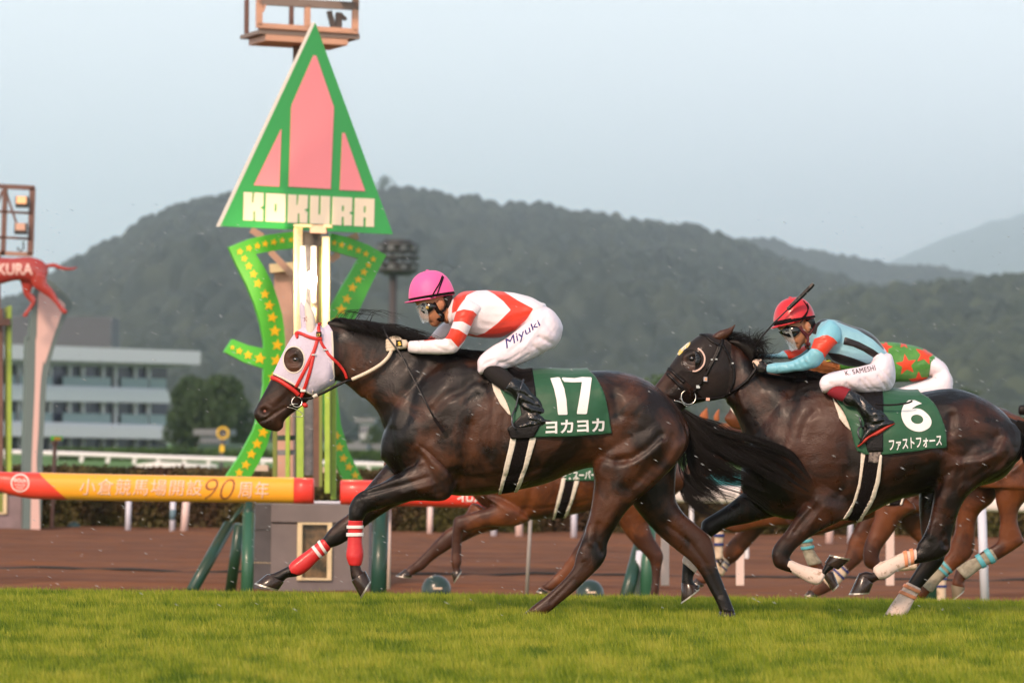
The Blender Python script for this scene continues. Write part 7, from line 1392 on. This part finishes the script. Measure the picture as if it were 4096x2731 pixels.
# second tower at the left edge
Yl = 88
l2 = empty('floodlight_tower', (W('h3', -60, 0, Yl).x, Yl, -.6), 'brown floodlight frame with two lamps at the left edge', 'floodlight')
def lb(name, x0, y0, x1, y1, w_, m=M_BRNM, dy=0, dep=.1): a, b = W('h3', x0, y0, Yl+dy), W('h3', x1, y1, Yl+dy); return MB().bar(a, b, w_*1.2, dep).build(name, m, l2, bevel=.004)
lb('frame_post', 372, 90, 345, 860, .085); lb('frame_post', 60, 90, 35, 860, .07); lb('frame_post', -260, 70, -280, 850, .08); lb('frame_top', -280, 60, 395, 92, .07); lb('frame_rail', -280, 345, 372, 380, .035); lb('frame_rail', -280, 640, 365, 672, .035); lb('frame_base', -290, 820, 362, 850, .06, mat('light_brown', (.36,.20,.14), rough=.5)); lb('brace', 70, 140, 190, 500, .03); lb('brace', 30, 120, -120, 500, .03); lb('mast', -40, 850, -60, 4700, .12)
for x, y, col in ((250,240,(.95,.42,.14,1.1)),(238,545,(.60,.32,.26,.35))):
    c = W('h3', x, y, Yl-.1); h_ = MB().box((c.x, c.y, c.z-.018), (.22, .17, .195)).build('lamp_head', M_DARKM, l2, bevel=.01); MB().box((c.x, c.y-.09, c.z+.012), (.177, .02, .128)).build('lamp_glass', mat('lamp_glow', (.5,.3,.2), rough=.3, emit=col), h_, bevel=.012)
MB().tube([W('h3', x, y, Yl-.05) for x, y in ((265,700),(270,780),(235,810),(200,790),(210,760))], .015, 6).build('lamp_cable', M_DARKM, l2, smooth=True)
# curved pylon and the red horse figure
Ys = 86; PS = Plane(W('s', 150, 0, Ys).x, Ys, .25)
py = empty('pylon', (W('s', 130, 0, Ys).x, Ys, -.6), 'curved grey green pylon with a pink inner face, carrying the red horse figure', 'pylon')
py_o = [('d1',255,905),('d1',300,860),('d1',370,820),('d1',470,905),('d1',562,1010),('d1',510,1110),('d1',455,1230),('d1',410,1380),('d1',362,1560),('d2',345,640),('d2',330,900),('d2',322,1150),('d2',310,1560),('s',148,2290),('s',80,2290),('d2',172,1560),('d2',178,1000),('d2',190,500),('d2',198,100),('d1',215,1300),('d1',238,1080)]
def sx_(q): return S_(*q)
flat('shell', [smoothpoly([sx_(q) for q in py_o], 3)], mat('pylon_green', (.14,.19,.18), rough=.5), py, .30, PS, 's')
py_i = [('d1',292,925),('d1',350,935),('d1',430,960),('d1',500,1020),('d1',472,1090),('d1',400,1290),('d1',340,1480),('d2',330,280),('d2',305,480),('d2',292,800),('d2',276,1100),('d2',298,1400),('s',152,2290),('s',118,2290),('d2',232,1400),('d2',240,1000),('d2',262,500),('d2',270,100),('d1',276,1300),('d1',284,1080)]
flat('inner_face', [smoothpoly([sx_(q) for q in py_i], 3)], mat('pylon_pink', (.72,.48,.42), rough=.5), py, .02, PS, 's', off=.152)
Yh = 85.2
hs = empty('horse_figure', W('h3', 300, 1000, Yh), 'glossy red galloping horse figure lettered KOKURA at the left edge', 'statue')
T = [('h3',-420,900,-420,1180,.10),('h3',-250,880,-250,1230,.13),('h3',-100,880,-100,1225,.14),('h3',0,882,0,1192,.15),('h3',150,888,160,1150,.15),('h3',300,876,290,1150,.15),('h3',410,890,400,1180,.14),('h3',500,932,470,1180,.11),('h3',540,1000,510,1130,.07)]
Lg = [[('h3',350,1050,540,1100,.07,-.07),('h3',370,1200,545,1180,.06,-.07),('h3',470,1280,600,1240,.045,-.07),('h3',560,1340,640,1300,.03,-.07),('h3',620,1400,672,1370,.026,-.07),('h3',670,1460,715,1435,.022,-.07),('h3',700,1505,760,1475,.024,-.07),('h3',735,1530,775,1500,.02,-.07)],
      [('h3',200,1100,400,1150,.06,.07),('h3',240,1200,375,1210,.05,.07),('h3',265,1300,350,1280,.035,.07),('h3',320,1370,400,1330,.028,.07),('h3',345,1400,405,1395,.026,.07),('h3',300,1470,345,1490,.02,.07),('h3',270,1510,320,1520,.022,.07),('h3',245,1545,310,1552,.02,.07)],
      [('h3',-420,1100,-300,1200,.06,-.07),('h3',-520,1250,-430,1290,.045,-.07),('h3',-560,1340,-500,1330,.03,-.07),('h3',-500,1450,-450,1420,.025,-.07)],[('h3',-480,1050,-360,1200,.06,.07),('h3',-640,1180,-600,1240,.04,.07),('h3',-760,1260,-730,1300,.025,.07)],
      [('h3',520,960,530,1000,.03,0),('h3',620,945,610,1000,.03,0),('h3',720,985,700,1025,.03,0),('h3',820,1000,815,1030,.025,0),('h3',880,985,885,1000,.01,0)]]
Nk = [('h3',-330,880,-380,1100,.11),('h3',-480,760,-500,960,.08),('h3',-600,660,-560,820,.06)]; Hd_ = [('h3',-600,640,-540,760,.06),('h3',-680,720,-600,820,.055),('h3',-780,830,-700,880,.035)]
fb = Body([loft(T, Yh, N=24), loft(Nk, Yh), loft(Hd_, Yh)]+[loft(l, Yh, N=12) for l in Lg], .014, 5); fb.build('body', mat('red_gloss', (.36,.045,.035), rough=.22, coat=.6), hs)
v, f = text_mesh('KOKURA', bold=.02, maxlen=.1); q = quadmap(v, [(-245,1085),(382,1085),(382,955),(-245,955)]); drape('lettering', q, f, 'h3', Yh, fb.bvh(), mat('pale_letters', (.80,.56,.50), rough=.5), hs, off=.006, thick=.006)
# frame and plinth at the left edge
lp = empty('lattice_post', (W('s', 10, 0, 87).x, 87, -.6), 'lime and brown lattice post cut by the left edge', 'post')
upright('upright', 'd2', 60, 92, -150, 1260, M_LIME, Y=87, par=lp); upright('upright', 'd2', 38, 58, -140, 1150, M_OLIVE, Y=87.1, par=lp); upright('upright', 'd2', -10, 24, -130, 1150, M_BRNM, Y=87, par=lp); upright('upright', 'd2', -120, -90, -150, 1260, M_LIME, Y=87, par=lp); MB().bar(W('d1', -100, 1160, 86.9), W('d1', 82, 1150, 86.9), .12, .2).build('cap', M_BRNM, lp)
lk = empty('post_base', (W('s', 0, 0, 86).x, 86, -.6), 'mauve grey plinth cut by the left edge', 'plinth')
rect('wall', 'd3', -350, 305, 143, 600, 86, 1, mat('mauve_panel', (.26,.19,.20), rough=.5, noise=(2,.3,.7)), lk); rect('window', 'd3', -120, 290, 30, 415, 85.97, .04, M_OLIVE, lk); rect('window_frame', 'd3', 22, 290, 45, 430, 85.95, .08, M_CREAMP, lk); rect('window_frame', 'd3', -120, 416, 21, 432, 85.95, .08, M_CREAMP, lk)
# small signal post
sp_ = empty('signal_post', (W('d2', 425, 0, 87).x, 87, -.6), 'thin brown post with a small green and yellow box on top', 'signal'); MB().tube([(sp_.location.x, 87, -.6), W('d2', 432, 905, 87)], .035, 8).build('pole', M_BRNM, sp_)
MB().lathe(W('d2', 430, 965, 87), [(.02, 0), (.04, .06), (.09, .13)], 10).build('neck', M_BRNM, sp_, smooth=True); rect('box', 'd2', 398, 868, 485, 905, 87, .2, M_SIGNG2, sp_); rect('lens', 'd2', 425, 878, 478, 902, 86.97, .03, mat('amber', (.75,.35,.02), rough=.3), sp_)
# ring sign, far rail
Yg = 240; rs = empty('ring_sign', (W('d2', 1748, 0, Yg).x, Yg, -.6), 'yellow ring sign on a short pole in front of the trees', 'sign')
ring3(W('d2', 1748, 846, Yg), .26, .045, nrm=(0,1,0)).build('ring', M_STAR, rs, smooth=True); MB().lathe(W('d2', 1748, 846, Yg)+Vector((0, .05, 0)), [(.22, 0), (.22, .03)], 20, axis=(0, 1, 0)).build('disc', M_GREYD, rs); MB().tube([(W('d2', 1744, 0, Yg).x, Yg, -.6), W('d2', 1746, 896, Yg)], .10, 8).build('pole', M_GREYD, rs); rect('tag', 'd2', 1726, 940, 1756, 995, Yg-.2, .05, M_STAR, rs)
Yf = 235; fr_ = empty('far_rail', (W('d2', 900, 0, Yf).x, Yf, -.6), 'white running rail on the far turf behind the hedge', 'rail')
def frail(pts, r_, nm='rail_bar'): MB().tube([W('d2', x, y, Yf) for x, y in pts], r_, 8).build(nm, mat('far_white', (.80,.78,.78), rough=.5), fr_, smooth=True)
frail([(-400,985),(90,995),(600,1010),(1240,1035),(1860,1055),(2600,1080),(4000,1125),(8400,1265)], .11); frail([(1060,1105),(1240,1082),(1700,1105)], .075); frail([(1060,1106),(1700,1108)], .08)
for x in list(range(-180, 1100, 207))+[1245, 1450, 1640]+list(range(1860, 7000, 207)): 
    y_ = np.interp(x, [-400,90,600,1240,1860,2600,4000,8400], [985,995,1010,1035,1055,1080,1125,1265]); MB().bar(W('d2', x, y_, Yf), W('d2', x-14, y_+60 if x < 1200 or x > 1700 else y_+78, Yf), .17, .10).build('rail_leg', mat('far_white', (.80,.78,.78), rough=.5) if False else M_WHITEP, fr_)
# far floodlight mast with ring head
Ym = 420; fm = empty('floodlight_mast', (W('c2', 1212, 0, Ym).x, Ym, -.6), 'far dark floodlight mast with an oval ring of lamps', 'floodlight')
MB().tube([(W('c2', 1212, 0, Ym).x, Ym, -.6), W('c2', 1214, 200, Ym)], [.40, .32], 12).build('pole', mat('mast_dark', (.045,.035,.035), rough=.6), fm, smooth=True)
cx_ = W('c2', 1240, 200, Ym); 
for yy, rx in ((110,80),(128,112),(165,127),(205,131),(248,126),(282,110),(298,80)):
    c = W('c2', 1240, yy, Ym); pts_ = [c+Vector((math.cos(t)*rx/1.568/FPX*Ym, math.sin(t)*rx/1.568/FPX*Ym, 0)) for t in [2*math.pi*k/30 for k in range(31)]]; MB().tube(pts_, (.26 if yy in (110, 128, 282, 298) else .13), 6, cap=False).build('ring', mat('mast_dark', (.045,.035,.035), rough=.6) if False else M_DARKM, fm, smooth=True)
for k in range(10):
    t = 2*math.pi*k/10; rr2 = 118/1.568/FPX*Ym; a = W('c2', 1240, 118, Ym)+Vector((math.cos(t)*rr2, math.sin(t)*rr2, 0)); b = W('c2', 1240, 285, Ym)+Vector((math.cos(t)*rr2*.92, math.sin(t)*rr2*.92, 0)); MB().tube([a, b], .08, 5).build('strut', M_DARKM, fm)
    for yy in (148, 262):
        p = W('c2', 1240, yy, Ym)+Vector((math.cos(t)*rr2*1.02, math.sin(t)*rr2*1.02, 0)); MB().box(p, (.45, .3, .42), rz=t+math.pi/2).build('lamp_head', mat('lamp_grey', (.11,.12,.12), rough=.3) if k == 0 and yy == 148 else bpy.data.materials['lamp_grey'], fm)
# ---------------------------------------------------------------- stand on the left, block behind, houses on the right
Ybd = 520; PB = Plane(W('d2', 90, 0, Ybd).x, Ybd, .94)
st_ = empty('grandstand', PB('d2', 700, 980), 'long white three storey stand with dark window bands and a flat roof', 'building')
M_BW = mat('stand_white', (.62,.63,.66), rough=.6); M_BG = mat('stand_grey', (.34,.34,.35), rough=.6); M_WIN = mat('stand_glass', (.035,.038,.05), rough=.15, noise=(.35,.4,.6), col2=(.06,.06,.11)); M_RAILG = mat('pale_teal_glass', (.24,.32,.33), rough=.3)
def bq(name, q, back, m, off=0, bev=0):
    Pl = Plane(PB.p[0]+PB.n.x*off, PB.p[1]+PB.n.y*off, PB.a); return MB().slab([Pl('d2', x, y) for x, y in q], PB.n*-back).build(name, m, st_)
ln = lambda x, ya, yb, xa=90, xb=1310: ya+(yb-ya)*(x-xa)/(xb-xa)
bq('roof', [(-300,135),(1575,205),(1570,308),(-300,258)], 16, M_BW, off=3.0); bq('eaves', [(-300,262),(1560,312),(1450,335),(-300,300)], 14, M_BG, off=1.5)
for nm, ya, yb, yc, yd, xe in (('floor_slab', 462, 500, 585, 612, 1400), ('floor_slab', 752, 785, 865, 895, 1440)):
    bq(nm, [(-300, ya-12), (1310, yb), (1310, yb+22), (-300, ya+15)], 14, M_BW, off=.6); bq('parapet', [(-300, ya+16), (1312, yb+22), (xe, yd-12), (xe-6, yd), (-300, yc-2)], 14, M_BW, off=1.6)
for k_, (ya, yb, yc, yd) in enumerate(((298,335,462,498),(585,614,752,784),(866,896,985,992))):
    bq('window_band', [(-300, ya), (1310, yb), (1310, yd), (-300, yc)], 12, M_WIN, off=-.4)
    for x in (60,150,240,395,545,650,805,905,1060,1165): t = (x+300)/1610; bq('mullion', [(x, lerp(ya, yb, t)), (x+16, lerp(ya, yb, t)), (x+16, lerp(yc, yd, t)), (x, lerp(yc, yd, t))], .4, M_BG if k_ == 2 else M_BW, off=.1)
    if k_ < 2:
        for x0, x1 in ((90,120),(160,410),(495,870),(950,1160),(1175,1305)): t0, t1 = (x0+300)/1610, (x1+300)/1610; h0 = .52; bq('balustrade', [(x0, lerp(ya+ (yc-ya)*h0, yb+(yd-yb)*h0, t0)), (x1, lerp(ya+(yc-ya)*h0, yb+(yd-yb)*h0, t1)), (x1, lerp(yc, yd, t1)), (x0, lerp(yc, yd, t0))], .1, M_RAILG, off=.25)
bq('ground_floor_annex', [(1310,900),(1445,905),(1500,930),(1310,930)], 8, M_BW, off=1)
def block(name, label, x0, y0, x1, y1, Y, dep, m, roofm=None, wins=None, cat='building'):
    a, b = W('s', x0, y0, Y), W('s', x1, y1, Y); root = empty(name, ((a.x+b.x)/2, Y, -.6), label, cat); z0 = min(b.z, -.6)
    MB().box(((a.x+b.x)/2, Y+dep/2, (a.z+z0)/2), (b.x-a.x, dep, a.z-z0)).build('wall', m, root)
    if roofm: MB().box(((a.x+b.x)/2, Y+dep/2, a.z+.25), (b.x-a.x+1, dep+1, .5)).build('roof', roofm, root)
    if wins:
        nx_, nz_ = wins; w_ = (b.x-a.x)/nx_; h_ = (a.z-z0)/nz_
        for i in range(nx_):
            for j in range(nz_): MB().box((a.x+w_*(i+.5), Y-.05, z0+h_*(j+.55)), (w_*.5, .1, h_*.4)).build('window', M_WIN, root)
block('apartment_block', 'large faint grey block on the slope above the stand', -60, 1262, 444, 1430, 1850, 40, mat('far_block_grey', (.062,.055,.068), rough=.7), None, None)
for q in (('house','white gabled house right of the winning post, topmost',1440,1690,1478,1745,500,(.55,.57,.60)),('warehouse','grey wide building right of the winning post under the houses',1372,1765,1530,1800,480,(.26,.27,.28)),('house','pale house just left of the neck of number 17',1430,1800,1500,1835,400,(.60,.62,.64)),('house','small white building by the chest of number 17',1470,1838,1535,1870,380,(.66,.68,.70)),('house','low white shed near the green arch foot',1405,1800,1440,1842,390,(.62,.64,.66)),('warehouse','long low grey building behind the far rail left of the post',800,1740,890,1768,400,(.40,.42,.43)),('warehouse','dark green shed behind the ring sign',790,1772,1010,1812,390,(.035,.075,.06)),('warehouse','dark teal shed right of the post',1380,1842,1470,1860,300,(.03,.07,.065))):
    block(q[0], q[1], *q[2:6], q[6], 10, mat('wall_paint', q[7], rough=.7, noise=(.3,.3,.7)), mat('roof_grey', (.16,.17,.18)) if q[7][0] > .3 else None, (3, 2) if q[0] == 'house' else (6, 1) if q[7][0] > .2 else None)
block('house', 'pale houses row seen low between the horses', 2560, 1740, 2900, 1768, 450, 10, mat('wall_paint', (.35,.36,.37)), mat('roof_grey', (.16,.17,.18)), (8, 1))
# pylon on the far ridge
# ---------------------------------------------------------------- rain and air
def rain():
    r = np.random.default_rng(2); mb = MB()
    for i in range(800):
        y = r.uniform(22, 44); x = r.uniform(-.105, .105)*y; z = H_CAM+r.uniform(-.035, .046)*y; L_ = r.uniform(.014, .036); w_ = .0018
        d_ = Vector((.88, .0, -.42))*L_
        c = Vector((x, y, z)); mb.add([c-d_*.5, c+Vector((0, -w_, w_)), c+Vector((w_, w_, 0)), c+Vector((0, 0, -w_)), c+d_*.5], [(0,1,2),(0,2,3),(0,3,1),(4,2,1),(4,3,2),(4,1,3)])
    tag(mb.build('rain', mat('rain_drops', (.85,.88,.92), rough=.1, alpha=.45), smooth=True), kind='stuff')
rain()
hz = MB().box((0, 12500, 600), (9400, 25700, 1204)).build('haze', None); hz['kind'] = 'stuff'
m = bpy.data.materials.new('haze'); m.use_nodes = True; nt = m.node_tree; nt.nodes.clear(); o_ = nt.nodes.new('ShaderNodeOutputMaterial'); pv = nt.nodes.new('ShaderNodeVolumePrincipled')
pv.inputs['Color'].default_value = (.93, .97, 1.0, 1); pv.inputs['Density'].default_value = .00011; pv.inputs['Anisotropy'].default_value = .8; nt.links.new(pv.outputs[0], o_.inputs['Volume']); hz.data.materials.append(m); m.cycles.homogeneous_volume = True if hasattr(m.cycles, 'homogeneous_volume') else None
